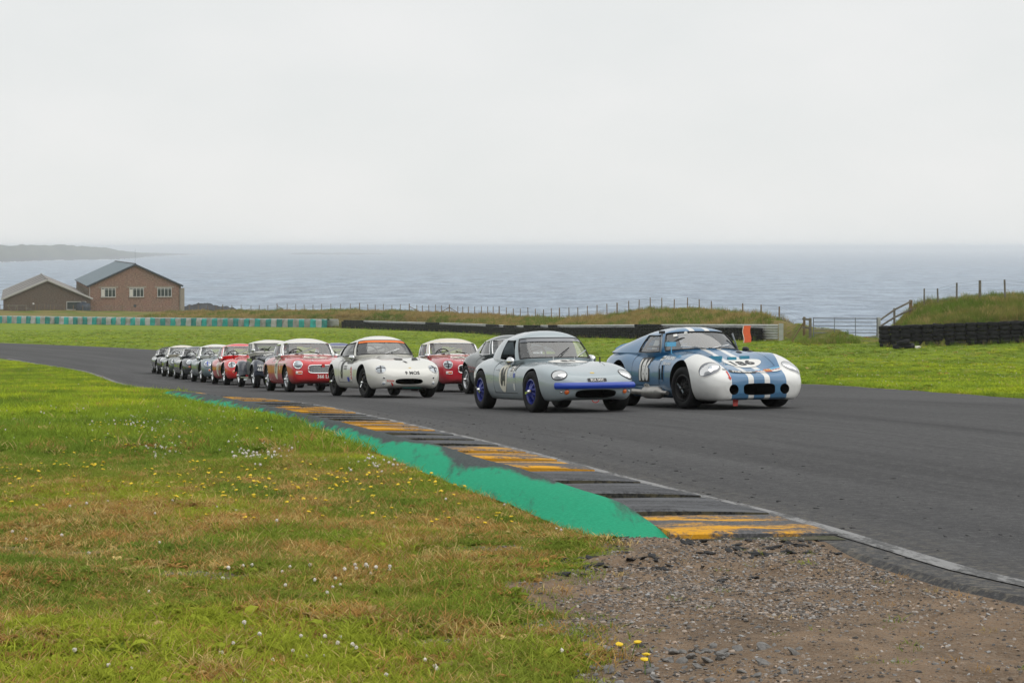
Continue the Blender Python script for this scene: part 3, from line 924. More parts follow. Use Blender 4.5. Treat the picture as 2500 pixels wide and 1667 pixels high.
# posts by photo column; depth from the fence line of the land
def fence_pt(px):
    kx = (px - CXP) / FPX
    ds_ = np.linspace(100, 420, 3000)
    i = np.argmax(ds_ - _dfen(kx * ds_) > 0)
    return (kx * ds_[i], ds_[i])
cols_px = [-60, -30, 0, 20, 41, 63, 87, 95, 109, 123, 132, 157, 179, 202, 227, 250, 272, 298, 322, 347, 373, 398, 418, 440, 462, 484, 507, 527, 544, 566, 589, 613, 633, 654, 676.5, 701, 722, 743, 764, 785, 808, 831, 855, 877.5, 898, 916, 936, 957, 977,
           999, 1018, 1031, 1047, 1063.5, 1078, 1097, 1117.5, 1130, 1143.5, 1159, 1175.5, 1191, 1204, 1219, 1236, 1253.5, 1270.5, 1289, 1307, 1327, 1346.5, 1366, 1389.5, 1411, 1434, 1457.5, 1482, 1506.5, 1535, 1560, 1587.5, 1616, 1645.5, 1678.5, 1707.5, 1737]
fp = [fence_pt(p) for p in cols_px]
hs = [1.0 if p < 430 else (1.32 if p in (544, 676.5, 877.5, 999, 1097, 1219, 1366, 1506.5) else 1.22 + random.gauss(0, 0.03)) for p in cols_px]
rs = [0.07 if h > 1.31 else 0.05 for h in hs]
i1, i2, i3 = cols_px.index(676.5), cols_px.index(999), cols_px.index(1097)
fence("long row of slim timber posts and wire along the clifftop behind the barriers", fp + [(20.1, 172.5)], hs + [1.55], rs + [0.11], [M['post']] * len(fp) + [M['post']],
      braces=((i1, 2.6, -1.0), (i2, 2.2, -1.2), (i3, -1.7, 0.6), (i3, 1.8, -1.0), (len(fp), -1.9, 0.3), (cols_px.index(398), -1.8, -0.5)), r_wire=0.007)
fp2 = [(at_d(1813, 152), 152), (at_d(1858, 139.5), 139.5), (at_d(1902, 129), 129), (at_d(1963, 116.6), 116.6)]
fence("short run of fence posts stepping down the bank end towards the metal gate", fp2, [1.15, 1.1, 1.05, 1.15], [0.06, 0.055, 0.055, 0.085], [M['post']] * 4, braces=((3, -0.75, 0.1),), r_wire=0.005)

# field gate with its posts
GD_ = 115.5
g0, g1 = at_d(1986, GD_), at_d(2141, GD_)
gz = EYE - (824 - HYP) * GD_ / FPX
gate = empty("field_gate", "grey tubular metal field gate closing the gap between the two banks", "gate", loc=(g0, GD_, gz))
GW, GHt = g1 - g0, 1.27
for z in (0.06, 0.30, 0.52, 0.74, 0.98, 1.22):
    MB().tube([(0, 0, z), (GW, 0, z - 0.02)], 0.022 if z not in (0.06, 1.22) else 0.028, 8).obj("bar", M['galv_dull'], gate)
for x in (0.0, 0.33 * GW, 0.66 * GW, GW):
    MB().tube([(x, 0, 0.05), (x, 0, 1.25)], 0.03 if x in (0.0, GW) else 0.024, 8).obj("upright", M['galv_dull'], gate)
mb = MB()
for k in range(48): mb.tube([(GW * (k + 0.5) / 48, 0.025, 0.06), (GW * (k + 0.5) / 48, 0.025, 0.52)], 0.0035, 3, cap=False)
for z in (0.14, 0.22, 0.38, 0.45): mb.tube([(0, 0.025, z), (GW, 0.025, z)], 0.0035, 3, cap=False)
mb.obj("mesh_panel", M['wire'], gate, smooth=False)
MB().box((GW - 0.12, -0.05, 0.72), (0.3, 0.03, 0.04)).obj("latch", M['galv_dull'], gate, smooth=False)
def gatepost(px, d, h, mat, label, w=0.16):
    x = at_d(px, d); z = EYE - (826 - HYP) * GD_ / FPX
    o = MB().box((0, 0, h / 2 - 0.3), (w, w, h + 0.6)).obj("gate_post", mat, smooth=False, loc=(x, d, z))
    bv = o.modifiers.new("bevel", 'BEVEL'); bv.width = 0.015; bv.segments = 2
    tag(o, label, "post", "gate posts")
gatepost(1978, GD_, 1.28, M['post_grey'], "grey timber gate post on the hinge side of the field gate")
gatepost(2146, GD_, 1.32, M['galv'], "pale gate post on the latch side of the field gate", 0.18)
# timber rails either side of the gate
rl = empty("rail_fence", "two timber rails rising from the gate up the grassy bank", "fence", loc=(g1 + 0.15, GD_, gz))
RA = [(0.08, 0, 1.12), (at_d(2184, GD_ + 1) - g1 - 0.15, 1, EYE - (756 - HYP) * (GD_ + 1) / FPX - gz), (at_d(2224, GD_ + 2) - g1 - 0.15, 2, EYE - (736 - HYP) * (GD_ + 2) / FPX - gz)]
RB = [(0.08, 0, 0.72), (RA[1][0], 1, RA[1][2] - 0.48), (RA[2][0], 2, RA[2][2] - 0.5), (at_d(2257, GD_ + 3) - g1 - 0.15, 3, EYE - (749 - HYP) * (GD_ + 3) / FPX - gz)]
RC = [(0.08, 0, 0.25), (at_d(2172, GD_) - g1 - 0.15, 0, 0.62)]
for R_ in (RA, RB, RC):
    for a, b in zip(R_[:-1], R_[1:]): MB().tube([a, b], 0.022, 4, r2=0.065).obj("rail", M['post_grey'], rl, smooth=False)
for (p, h) in ((RA[1], 1.0), (RA[2], 1.25)):
    MB().box((p[0], p[1] + 0.07, p[2] - h / 2 + 0.1), (0.12 if h < 1.2 else 0.2, 0.12, h)).obj("post", M['post_grey'] if h < 1.2 else M['post'], rl, smooth=False)
rl2 = empty("rail_fence", "short timber rails between a brown post and the gate post", "fence", loc=(at_d(1963, GD_), GD_ + 0.8, gz))
wv = at_d(1978, GD_) - at_d(1963, GD_)
for z in (0.55, 1.08): MB().box((wv / 2, -0.4, z + 0.05), (wv + 0.1, 0.04, 0.12), Matrix.Rotation(0.12, 3, 'Y')).obj("rail", M['post_grey'], rl2, smooth=False)
# fence up the right-hand bank
fp3 = [(at_d(px, d), d) for px, d in ((2256, 118.5), (2290, 117), (2335.5, 115), (2392, 112.5), (2454, 110), (2520, 107.5), (2590, 105))]
fence("wire mesh fence climbing the grassy bank above the right hand tyre wall", fp3, [1.15, 1.2, 1.3, 1.35, 1.35, 1.35, 1.35], [0.05, 0.055, 0.06, 0.085, 0.06, 0.06, 0.06], [M['post_grey']] * 7, mesh=True, r_wire=0.004)

# ------------------------------------------------------------------ brick sheds
def mat_brick(name, c1, c2, c3):
    m, nt, b = newmat(name)
    P = opos(nt)
    n = noise(nt, P, 0.55, 6, 0.7); f = noise(nt, mapping(nt, P, (3.5, 3.5, 9)), 1.0, 4, 0.8)
    c = mixc(nt, ramp(nt, n, [(0.38, 0.0), (0.62, 1.0)]), c1, c2)
    c = mixc(nt, ramp(nt, f, [(0.46, 0.0), (0.62, 0.9)]), c, c3)
    c = mixc(nt, ramp(nt, f, [(0.30, 0.9), (0.46, 0.0)]), c, tuple(x * 0.42 for x in c1))
    setin(nt, b.inputs['Base Color'], c); b.inputs['Roughness'].default_value = 0.95
    bump(nt, b, f, 0.6, 0.05)
    return m
M['brick'] = mat_brick("weathered_red_brick", (0.235, 0.120, 0.085), (0.185, 0.120, 0.085), (0.42, 0.29, 0.23))
M['brick2'] = mat_brick("sooty_brown_brick", (0.120, 0.082, 0.064), (0.105, 0.085, 0.068), (0.19, 0.15, 0.125))
def mat_roof(name, c, c2):
    m, nt, b = newmat(name)
    P = opos(nt)
    w = nt.nodes.new("ShaderNodeTexWave"); nt.links.new(P, w.inputs[0]); w.wave_type = 'BANDS'; w.bands_direction = 'Y'; w.inputs['Scale'].default_value = 1.2
    n = noise(nt, P, 0.3, 5, 0.6)
    setin(nt, b.inputs['Base Color'], mixc(nt, n, c, c2)); b.inputs['Roughness'].default_value = 0.6
    bump(nt, b, w.outputs[1], 0.4, 0.05)
    return m
M['roof'] = mat_roof("slate_blue_roof_sheet", (0.105, 0.150, 0.185), (0.140, 0.185, 0.215))
M['roof2'] = mat_roof("old_fibre_cement_roof", (0.16, 0.145, 0.135), (0.25, 0.23, 0.21))
M['fascia'] = plain("dark_fascia", (0.035, 0.045, 0.06), 0.5)
M['fascia2'] = plain("pale_verge", (0.40, 0.39, 0.37), 0.7)
M['lintel'] = plain("concrete_lintel", (0.30, 0.26, 0.21), 0.9, var=0.2)
M['wframe'] = plain("window_frame_paint", (0.55, 0.55, 0.53), 0.5)
M['pane'] = plain("dark_window_glass", (0.045, 0.055, 0.06), 0.08, var=0.3, vscale=0.7)
M['pane_pale'] = plain("boarded_pane", (0.62, 0.60, 0.54), 0.7)

def window(parent, x, z, w, h, nx, nz, pale=(), lintel=True, face=-1, y=0.0):
    """window in a wall in the local XZ plane facing -Y; z is the sill"""
    win = MB().box((x, y - 0.02, z + h / 2), (w, 0.05, h)).obj("window", M['pane'], parent, smooth=False)
    t = 0.09
    fr = MB()
    for (cx_, cz, sx_, sz) in ((x, z + t / 2, w, t), (x, z + h - t / 2, w, t), (x - w / 2 + t / 2, z + h / 2, t, h - 2 * t), (x + w / 2 - t / 2, z + h / 2, t, h - 2 * t)):
        fr.box((cx_, y - 0.05, cz), (sx_, 0.09, sz))
    for k in range(1, nx): fr.box((x - w / 2 + w * k / nx, y - 0.053, z + h / 2), (0.09, 0.07, h - 2 * t))
    if nz: fr.box((x, y - 0.057, z + h * 0.83), (w - 2 * t, 0.07, 0.06))
    fr.obj("frame", M['wframe'], win, smooth=False)
    for k in pale:
        MB().box((x - w / 2 + w * (k + 0.5) / nx, y - 0.048, z + h / 2 - 0.05), (w / nx - 0.12, 0.012, h - 0.35)).obj("pane", M['pane_pale'], win, smooth=False)
    MB().box((x, y - 0.09, z - 0.06), (w + 0.3, 0.22, 0.13)).obj("sill", M['lintel'], win, smooth=False)
    if lintel: MB().box((x, y - 0.025, z + h + 0.13), (w + 0.9, 0.06, 0.26)).obj("lintel", M['lintel'], win, smooth=False)

def shed(name, label, origin, ang, W, Ld, he, hr, brick, roof, fas, off=0.0):
    """gable towards -Y, origin at the near left corner"""
    root = empty(name, label, "shed", loc=origin)
    root.rotation_euler = (0, 0, ang)
    xr = W * (0.5 + off)
    v = [(0, 0, -1.5), (W, 0, -1.5), (W, 0, he), (xr, 0, hr), (0, 0, he)]
    v += [(x, Ld, z) for (x, _, z) in v]
    obj("wall", v, [(0, 1, 2, 3, 4), (9, 8, 7, 6, 5), (0, 4, 9, 5), (1, 6, 7, 2)], brick, root, smooth=False)
    ov = 0.35
    for s in (0, 1):
        ex = -ov if s == 0 else W + ov
        ez = he - ov * (hr - he) / (xr if s == 0 else W - xr)
        rr = []
        for yy in (-0.4, Ld + 0.4):
            rr.append([(ex, yy, ez + 0.03), (xr, yy, hr + 0.03), (xr, yy, hr + 0.16), (ex, yy, ez + 0.16)])
        mb = MB().grid(rr, closed_v=True); mb.f += [(0, 1, 2, 3), (7, 6, 5, 4)]
        mb.obj("roof_slope", roof, root, smooth=False)
        MB().tube([(ex, -0.44, ez + 0.02), (xr, -0.44, hr + 0.02)], 0.05, 4, r2=0.16, up=(0, 0, 1)).obj("fascia", fas, root, smooth=False)
    MB().tube([(xr, -0.4, hr + 0.17), (xr, Ld + 0.4, hr + 0.17)], 0.14, 6).obj("ridge", fas if fas is not M['fascia2'] else roof, root)
    return root
D1 = 330.0
sx0 = at_d(217, D1); gz1 = EYE - (766 - HYP) * D1 / FPX
ang1 = math.radians(15.2)
ppm = FPX / D1
s1 = shed("brick_shed", "tall red brick shed with slate blue roof and three gable windows", (sx0, D1, gz1), ang1, 16.3, 66, 5.0, 8.75, M['brick'], M['roof'], M['fascia'])
for k, (px, pale) in enumerate(((262, (0,)), (327, (0,)), (391.5, ()))):
    xx = (px - 217) / ppm / math.cos(ang1) * (1 + 0.003 * k)
    window(s1, xx, 2.95, 2.55, 1.65, 4, 1, pale)
for k in range(11):
    yy = 2 + k * 5.8
    MB().box((-0.06, yy, 2.2), (0.25, 0.8, 4.4)).obj("pilaster", M['lintel'], s1, smooth=False)
    w_ = MB().box((-0.03, yy + 2.9, 3.0), (0.08, 3.2, 2.0)).obj("side_window", M['pane'], s1, smooth=False)
MB().box((16.45, 0.3, 2.0), (0.9, 0.9, 5.0)).obj("buttress", M['lintel'], s1, smooth=False)
MB().tube([(8.15, 0.3, 8.9), (8.15, 0.3, 11.6)], 0.012, 4).obj("aerial", M['fascia'], s1)
for xx in (0.12, 16.1): MB().tube([(xx, -0.12, 4.9), (xx, -0.12, -0.5)], 0.06, 6).obj("downpipe", M['fascia2'] if xx < 1 else M['fascia'], s1)
MB().lathe([(0.0, -0.06), (0.24, -0.06), (0.27, 0.0), (0.0, 0.02)], 14, c=(8.1, 0, 1.35)).obj("vent", M['fascia'], s1)
D2 = 322.0
s2x = at_d(8, D2); gz2 = EYE - (768 - HYP) * D2 / FPX
s2_ = shed("brick_shed", "low brown brick shed with old grey cement roof left of the tall shed", (s2x, D2, gz2), math.radians(15.2), 14.9, 70, 2.75, 5.95, M['brick2'], M['roof2'], M['fascia2'])
window(s2_, 12.0, 0.75, 2.5, 1.45, 1, 0, (), lintel=False)
window(s2_, 13.75, 0.75, 0.75, 1.45, 1, 1, (), lintel=False)
for yy in (12, 26, 40, 54):
    for s in (0,):
        MB().tube([(-0.35, yy, 2.68 + 0.06), (7.45, yy, 6.13)], 0.06, 4).obj("roof_seam", M['fascia'], s2_, smooth=False)
MB().tube([(5.0, -0.2, 1.6), (5.0, -0.5, 1.75), (5.1, -0.7, 1.9)], [0.05, 0.12, 0.2], 8).obj("floodlight", M['fascia2'], s2_)
M['tank'] = plain("dark_blue_tank", (0.03, 0.042, 0.065), 0.45, var=0.15)
td = 325.0
tk = empty("water_tank", "dark blue round water tank between the two brick sheds", "water tank", loc=(at_d(203, td), td, EYE - (766 - HYP) * td / FPX))
MB().lathe([(0.02, -0.5), (1.25, -0.5), (1.27, 0.5), (1.25, 1.1), (1.27, 1.12), (1.25, 1.65), (1.18, 1.75), (0.4, 1.98), (0.02, 2.0)], 24, axis='Z').obj("shell", M['tank'], tk)
MB().lathe([(0.02, 1.98), (0.3, 1.98), (0.3, 2.12), (0.02, 2.14)], 14, axis='Z').obj("lid", M['tank'], tk)
wf = empty("timber_stile", "pale timber frame with diagonal braces standing in front of the low shed", "stile", loc=(at_d(17, 318), 318, float(Z(at_d(17, 318), 318))))
for a, b in (((0, 0, 1.0), (3.3, 0, 1.0)), ((0, 0, 1.05), (0.9, 0, 0)), ((3.3, 0, 1.1), (3.3, 0, 0)), ((3.4, 0, 0.6), (4.6, 0, 0.1)), ((1.6, 0, 1.1), (1.3, 0, 0)), ((1.6, 0, 1.1), (1.9, 0, 0))):
    MB().tube([a, b], 0.06, 5).obj("rail", M['post_grey'], wf)

# ------------------------------------------------------------------ cars: shared parts
M['rubber_car'] = plain("race_tyre_rubber", (0.0085, 0.0085, 0.0095), 0.72, var=0.25, vscale=12, spec=0.3)
M['black'] = plain("satin_black", (0.012, 0.012, 0.013), 0.5)
M['dark'] = plain("dark_underbody", (0.007, 0.007, 0.008), 0.9, spec=0.2)
M['interior'] = plain("grey_cockpit_trim", (0.05, 0.052, 0.056), 0.8, var=0.2)
M['chrome'] = plain("chrome", (0.78, 0.79, 0.80), 0.08, 1.0)
M['alloy'] = plain("brushed_alloy", (0.55, 0.56, 0.57), 0.3, 0.9)
M['silver_muffler'] = plain("heat_stained_steel", (0.42, 0.40, 0.37), 0.38, 0.7, var=0.2, vscale=5)
M['white_num'] = plain("white_vinyl", (0.80, 0.79, 0.75), 0.45)
M['cream_num'] = plain("cream_vinyl", (0.74, 0.71, 0.60), 0.45)
M['black_num'] = plain("black_vinyl", (0.015, 0.015, 0.016), 0.4)
M['grey_num'] = plain("pale_grey_vinyl", (0.55, 0.56, 0.55), 0.45)
M['red_vinyl'] = plain("red_vinyl", (0.55, 0.03, 0.02), 0.45)
M['blue_vinyl'] = plain("blue_vinyl", (0.02, 0.06, 0.45), 0.45)
M['skyblue_vinyl'] = plain("sky_blue_vinyl", (0.12, 0.42, 0.65), 0.45)
M['gold_vinyl'] = plain("gold_vinyl", (0.75, 0.52, 0.10), 0.45)
M['amber'] = plain("amber_lens", (0.75, 0.14, 0.015), 0.15, coat=0.6)
M['lens'] = plain("headlamp_lens", (0.42, 0.46, 0.50), 0.06, 0.35, coat=1.0)
M['lens_dark'] = plain("headlamp_bowl", (0.11, 0.12, 0.14), 0.10, coat=1.0)
M['glass'] = glassmat("car_glass", (0.88, 0.92, 0.93), 0.15)
M['glass_dark'] = glassmat("smoked_car_glass", (0.40, 0.44, 0.47), 0.12)
M['glass_haze'] = glassmat("dusty_windscreen", (0.62, 0.68, 0.70), 0.22)
M['suit'] = plain("dark_race_suit", (0.022, 0.024, 0.030), 0.9)
M['helmet_w'] = plain("white_helmet", (0.75, 0.75, 0.73), 0.2, coat=0.8)
M['helmet_k'] = plain("black_helmet", (0.015, 0.015, 0.017), 0.2, coat=0.8)
M['tube_grey'] = plain("grey_cage_paint", (0.30, 0.32, 0.34), 0.4)

def wheel_parts(R, W, rim_r, style, col):
    """meshes of one wheel, axle along Y, outer face towards -Y"""
    h = W / 2
    tyre = MB().lathe([(rim_r, -h * 0.80), (rim_r + 0.012, -h * 0.92), ((R + rim_r) / 2, -h * 1.0), (R * 0.93, -h * 0.93), (R * 0.985, -h * 0.80), (R, -h * 0.55), (R, 0), (R, h * 0.55), (R * 0.985, h * 0.8), (R * 0.93, h * 0.93), ((R + rim_r) / 2, h), (rim_r, h * 0.8), (rim_r, -h * 0.80)], 40)
    lip = [(rim_r + 0.004, -h * 0.84), (rim_r - 0.012, -h * 0.88), (rim_r - 0.018, -h * 0.78), (rim_r - 0.03, -h * 0.30), (rim_r - 0.035, h * 0.5)]
    rim = MB().lathe(lip, 36)
    yb = -h * 0.34
    if style in ('spoke8', 'spoke6', 'spoke5'):
        n = {'spoke8': 8, 'spoke6': 6, 'spoke5': 5}[style]
        for k in range(n):
            a = 2 * math.pi * k / n + 0.2
            ca, sa = math.cos(a), math.sin(a)
            pts = []
            for (r, w_, y) in ((0.045, 0.030, yb - 0.045), (rim_r * 0.55, 0.020, yb - 0.03), (rim_r - 0.024, 0.026, yb)):
                pts.append([(ca * r - sa * w_, y, sa * r + ca * w_), (ca * r - sa * w_ * .55, y - 0.018, sa * r + ca * w_ * .55), (ca * r + sa * w_ * .55, y - 0.018, sa * r - ca * w_ * .55), (ca * r + sa * w_, y, sa * r - ca * w_), (ca * r, y + 0.03, sa * r)])
            rim.grid(pts, closed_v=True)
        rim.lathe([(0.0, yb - 0.075), (0.035, yb - 0.075), (0.055, yb - 0.06), (0.065, yb - 0.02), (0.065, yb + 0.03)], 18)
    else:   # wire wheel
        for k in range(36):
            a = 2 * math.pi * k / 36
            a2 = a + (0.35 if k % 2 else -0.35)
            rim.tube([(0.04 * math.cos(a2), yb - 0.06 if k % 3 else yb + 0.02, 0.04 * math.sin(a2)), ((rim_r - 0.022) * math.cos(a), yb + 0.015 if k % 3 else yb - 0.02, (rim_r - 0.022) * math.sin(a))], 0.0045, 4, cap=False)
        rim.lathe([(0.0, yb - 0.07), (0.03, yb - 0.07), (0.042, yb - 0.05), (0.045, yb + 0.05)], 16)
    back = MB().lathe([(0.02, h * 0.1), (rim_r * 0.72, h * 0.1), (rim_r * 0.72, h * 0.3), (0.02, h * 0.3)], 20)
    ys = yb - (0.075 if style == 'wire' else 0.075)
    spin = MB().lathe([(0.0, ys - 0.03), (0.022, ys - 0.026), (0.03, ys), (0.04, ys + 0.03)], 14)
    for s in (1, -1):
        spin.add([(s * 0.015, ys - 0.012, 0.016), (s * 0.105, ys - 0.022, 0.02), (s * 0.105, ys - 0.022, -0.012), (s * 0.015, ys - 0.012, -0.016),
                  (s * 0.015, ys + 0.008, 0.016), (s * 0.105, ys - 0.004, 0.02), (s * 0.105, ys - 0.004, -0.012), (s * 0.015, ys + 0.008, -0.016)],
                 [(0, 1, 2, 3), (7, 6, 5, 4), (0, 4, 5, 1), (1, 5, 6, 2), (2, 6, 7, 3)])
    def to_me(n, mb, m, sh=35):
        me = bpy.data.meshes.new(n); me.from_pydata(mb.v, [], mb.f); me.materials.append(m)
        me.polygons.foreach_set('use_smooth', [True] * len(me.polygons)); me.set_sharp_from_angle(angle=math.radians(sh)); return me
    return [("tyre", to_me("tyre", tyre, M['rubber_car'], 60)), ("rim", to_me("rim", rim, col)), ("brake_disc", to_me("brake_disc", back, M['dark'])), ("hub_spinner", to_me("hub_spinner", spin, M['chrome']))]

def loft(S):
    fs = {k: pchip(S[k]) for k in ('top', 'bot', 'hw', 'zw', 'fen', 'fy')}
    xf, xr = S['top'][0][0], S['top'][-1][0]
    u = np.linspace(0, 1, 84)
    u = 0.5 - 0.5 * np.cos(np.pi * u) * (0.55 + 0.45 * np.abs(np.cos(np.pi * u)))
    u = (u - u[0]) / (u[-1] - u[0])
    xs_ = xf + (xr - xf) * u
    s4, s2 = S.get('s4', 0.955), S.get('s2', 0.955)
    rings = []
    for x in xs_:
        top, bot, hw, zw, fen, fy = (float(fs[k](x)) for k in ('top', 'bot', 'hw', 'zw', 'fen', 'fy'))
        zw = min(max(zw, bot + 0.3 * (min(top, fen) - bot)), bot + 0.75 * (fen - bot))
        K = [(0, bot), (hw * 0.55, bot), (hw * 0.86, bot + 0.008), (hw * s2, bot + 0.34 * (zw - bot)), (hw, zw), (hw * s4, zw + 0.66 * (fen - zw)), (fy * hw, fen), (fy * hw * 0.52, fen + (top - fen) * S.get('dip', 0.62)), (0, top)]
        P = [np.array(p) for p in K]
        P = [np.array((-P[1][0], P[1][1]))] + P + [np.array((-P[-2][0], P[-2][1]))]
        H_ = smooth_path(P, 4)[4:-4]
        half = [(float(p[0]), float(p[1])) for p in H_]
        half[0] = (0.0, half[0][1]); half[-1] = (0.0, half[-1][1])
        ring = [(x, y, z) for (y, z) in half] + [(x, -y, z) for (y, z) in half[-2:0:-1]]
        rings.append(ring)
    mb = MB().grid(rings, closed_v=True)
    n = len(rings[0])
    for ri, off in ((0, 0), (len(rings) - 1, (len(rings) - 1) * n)):
        c = np.mean(np.array(rings[ri]), 0); ci = len(mb.v); mb.v.append(tuple(c))
        for k in range(n):
            a, b = off + k, off + (k + 1) % n
            mb.f.append((ci, b, a) if ri == 0 else (ci, a, b))
    bm = bmesh.new()
    vs = [bm.verts.new(v) for v in mb.v]
    for f in mb.f: bm.faces.new([vs[i] for i in f])
    bmesh.ops.recalc_face_normals(bm, faces=bm.faces)
    me = bpy.data.meshes.new("loft"); bm.to_mesh(me); bm.free()
    return me, fs

def prism_y(cx, cz, r, y0, y1, n=40):
    mb = MB().lathe([(1e-4, y0), (r, y0), (r, y1), (1e-4, y1)], n, c=(cx, 0, cz)); return mb
def super_prism_x(cy, cz, a, b, e, x0, x1, n=36):
    """prism along x with a superellipse section: grilles, intakes"""
    def ring(x, s):
        r = []
        for k in range(n):
            t = 2 * math.pi * (k + 0.5) / n
            c_, s_ = math.cos(t), math.sin(t)
            r.append((x, cy + math.copysign(abs(c_) ** (2 / e), c_) * a * s, cz + math.copysign(abs(s_) ** (2 / e), s_) * b * s))
        return r
    mb = MB().grid([ring(x0, 0.93), ring(x1, 1.0)], closed_v=True)
    mb.f += [tuple(range(n))[::-1], tuple(range(n, 2 * n))]
    return mb

def clean_me(mb):
    bm = bmesh.new()
    vs = [bm.verts.new(v) for v in mb.v]
    for f in mb.f:
        try: bm.faces.new([vs[i] for i in f])
        except ValueError: pass
    bmesh.ops.remove_doubles(bm, verts=bm.verts, dist=2e-4)
    bmesh.ops.dissolve_degenerate(bm, edges=bm.edges, dist=1e-5)
    bmesh.ops.recalc_face_normals(bm, faces=bm.faces)
    me = bpy.data.meshes.new("cut"); bm.to_mesh(me); bm.free()
    return me

def cut(me, cutters, body_mats, cut_mat):
    a = bpy.data.objects.new("a", me); COL.objects.link(a)
    me.materials.clear()
    for m in body_mats: me.materials.append(m)
    tmp = []
    for mb in cutters:
        cm = clean_me(mb); cm.materials.append(cut_mat)
        b = bpy.data.objects.new("b", cm); COL.objects.link(b); tmp.append(b)
        md = a.modifiers.new("c", 'BOOLEAN'); md.operation = 'DIFFERENCE'; md.solver = 'EXACT'; md.object = b
        md.material_mode = 'TRANSFER'
    bpy.context.view_layer.update()
    dg = bpy.context.evaluated_depsgraph_get()
    r = bpy.data.meshes.new_from_object(a.evaluated_get(dg))
    if len(r.polygons) < 100:
        for md in a.modifiers: md.use_self = True
        bpy.context.view_layer.update()
        r = bpy.data.meshes.new_from_object(a.evaluated_get(bpy.context.evaluated_depsgraph_get()))
    for b in tmp + [a]: bpy.data.objects.remove(b)
    return r

def split_panel(bm, planes, pre):
    """cut the outline of a panel into the body; returns its faces"""
    for (co, no) in planes:
        fs = [f for f in bm.faces if pre(f)]
        geom = list({v for f in fs for v in f.verts}) + list({e for f in fs for e in f.edges}) + fs
        bmesh.ops.bisect_plane(bm, geom=geom, dist=1e-5, plane_co=co, plane_no=no)
    return [f for f in bm.faces if pre(f) and all((f.calc_center_median() - Vector(co)).dot(Vector(no)) > 0 for (co, no) in planes)]

def faces_to_mesh(fs, name, gap=0.0075, lift=0.0):
    vm, V_, F_, mi = {}, [], [], []
    for f in fs:
        q = []
        for v in f.verts:
            if v.index not in vm: vm[v.index] = len(V_); V_.append(v.co.copy())
            q.append(vm[v.index])
        F_.append(q); mi.append(f.material_index)
    c = sum(V_, Vector()) / len(V_)
    lo = Vector([min(v[k] for v in V_) for k in range(3)]); hi = Vector([max(v[k] for v in V_) for k in range(3)])
    sc = [max(0.9, 1 - 2 * gap / max(hi[k] - lo[k], 0.2)) for k in range(3)]
    mid = (lo + hi) / 2
    thin = min(range(3), key=lambda k: hi[k] - lo[k])
    V2 = []
    for v in V_:
        w = [mid[k] + (v[k] - mid[k]) * (sc[k] if k != thin else 1) for k in range(3)]
        V2.append(w)
    me = bpy.data.meshes.new(name); me.from_pydata(V2, [], F_)
    me.polygons.foreach_set('material_index', mi)
    return me

_text_cache = {}
def text_mesh(s, bold=0.02, shear=0.0):
    key = (s, bold, shear)
    if key in _text_cache: return _text_cache[key]
    cu = bpy.data.curves.new("t", 'FONT'); cu.body = s; cu.align_x = 'CENTER'; cu.align_y = 'CENTER'
    cu.offset = bold; cu.resolution_u = 3; cu.shear = shear; cu.space_character = 1.0 + bold * 2
    o = bpy.data.objects.new("t", cu); COL.objects.link(o)
    bpy.context.view_layer.update()
    me = bpy.data.meshes.new_from_object(o.evaluated_get(bpy.context.evaluated_depsgraph_get()))
    bpy.data.objects.remove(o); bpy.data.curves.remove(cu)
    bm = bmesh.new(); bm.from_mesh(me)
    bmesh.ops.remove_doubles(bm, verts=bm.verts, dist=1e-4)
    bmesh.ops.triangulate(bm, faces=bm.faces)
    for _ in range(3):
        long = [e for e in bm.edges if e.calc_length() > 0.16]
        if not long: break
        bmesh.ops.subdivide_edges(bm, edges=long, cuts=1)
        bmesh.ops.triangulate(bm, faces=[f for f in bm.faces if len(f.verts) > 3])
    v = np.array([p.co[:2] for p in bm.verts]); f = [[q.index for q in fc.verts] for fc in bm.faces]
    bm.free()
    lo, hi = v.min(0), v.max(0)
    v = (v - (lo + hi) / 2) / (hi[1] - lo[1])      # unit height, centred
    _text_cache[key] = (v, f, (hi[0] - lo[0]) / (hi[1] - lo[1]))
    return _text_cache[key]

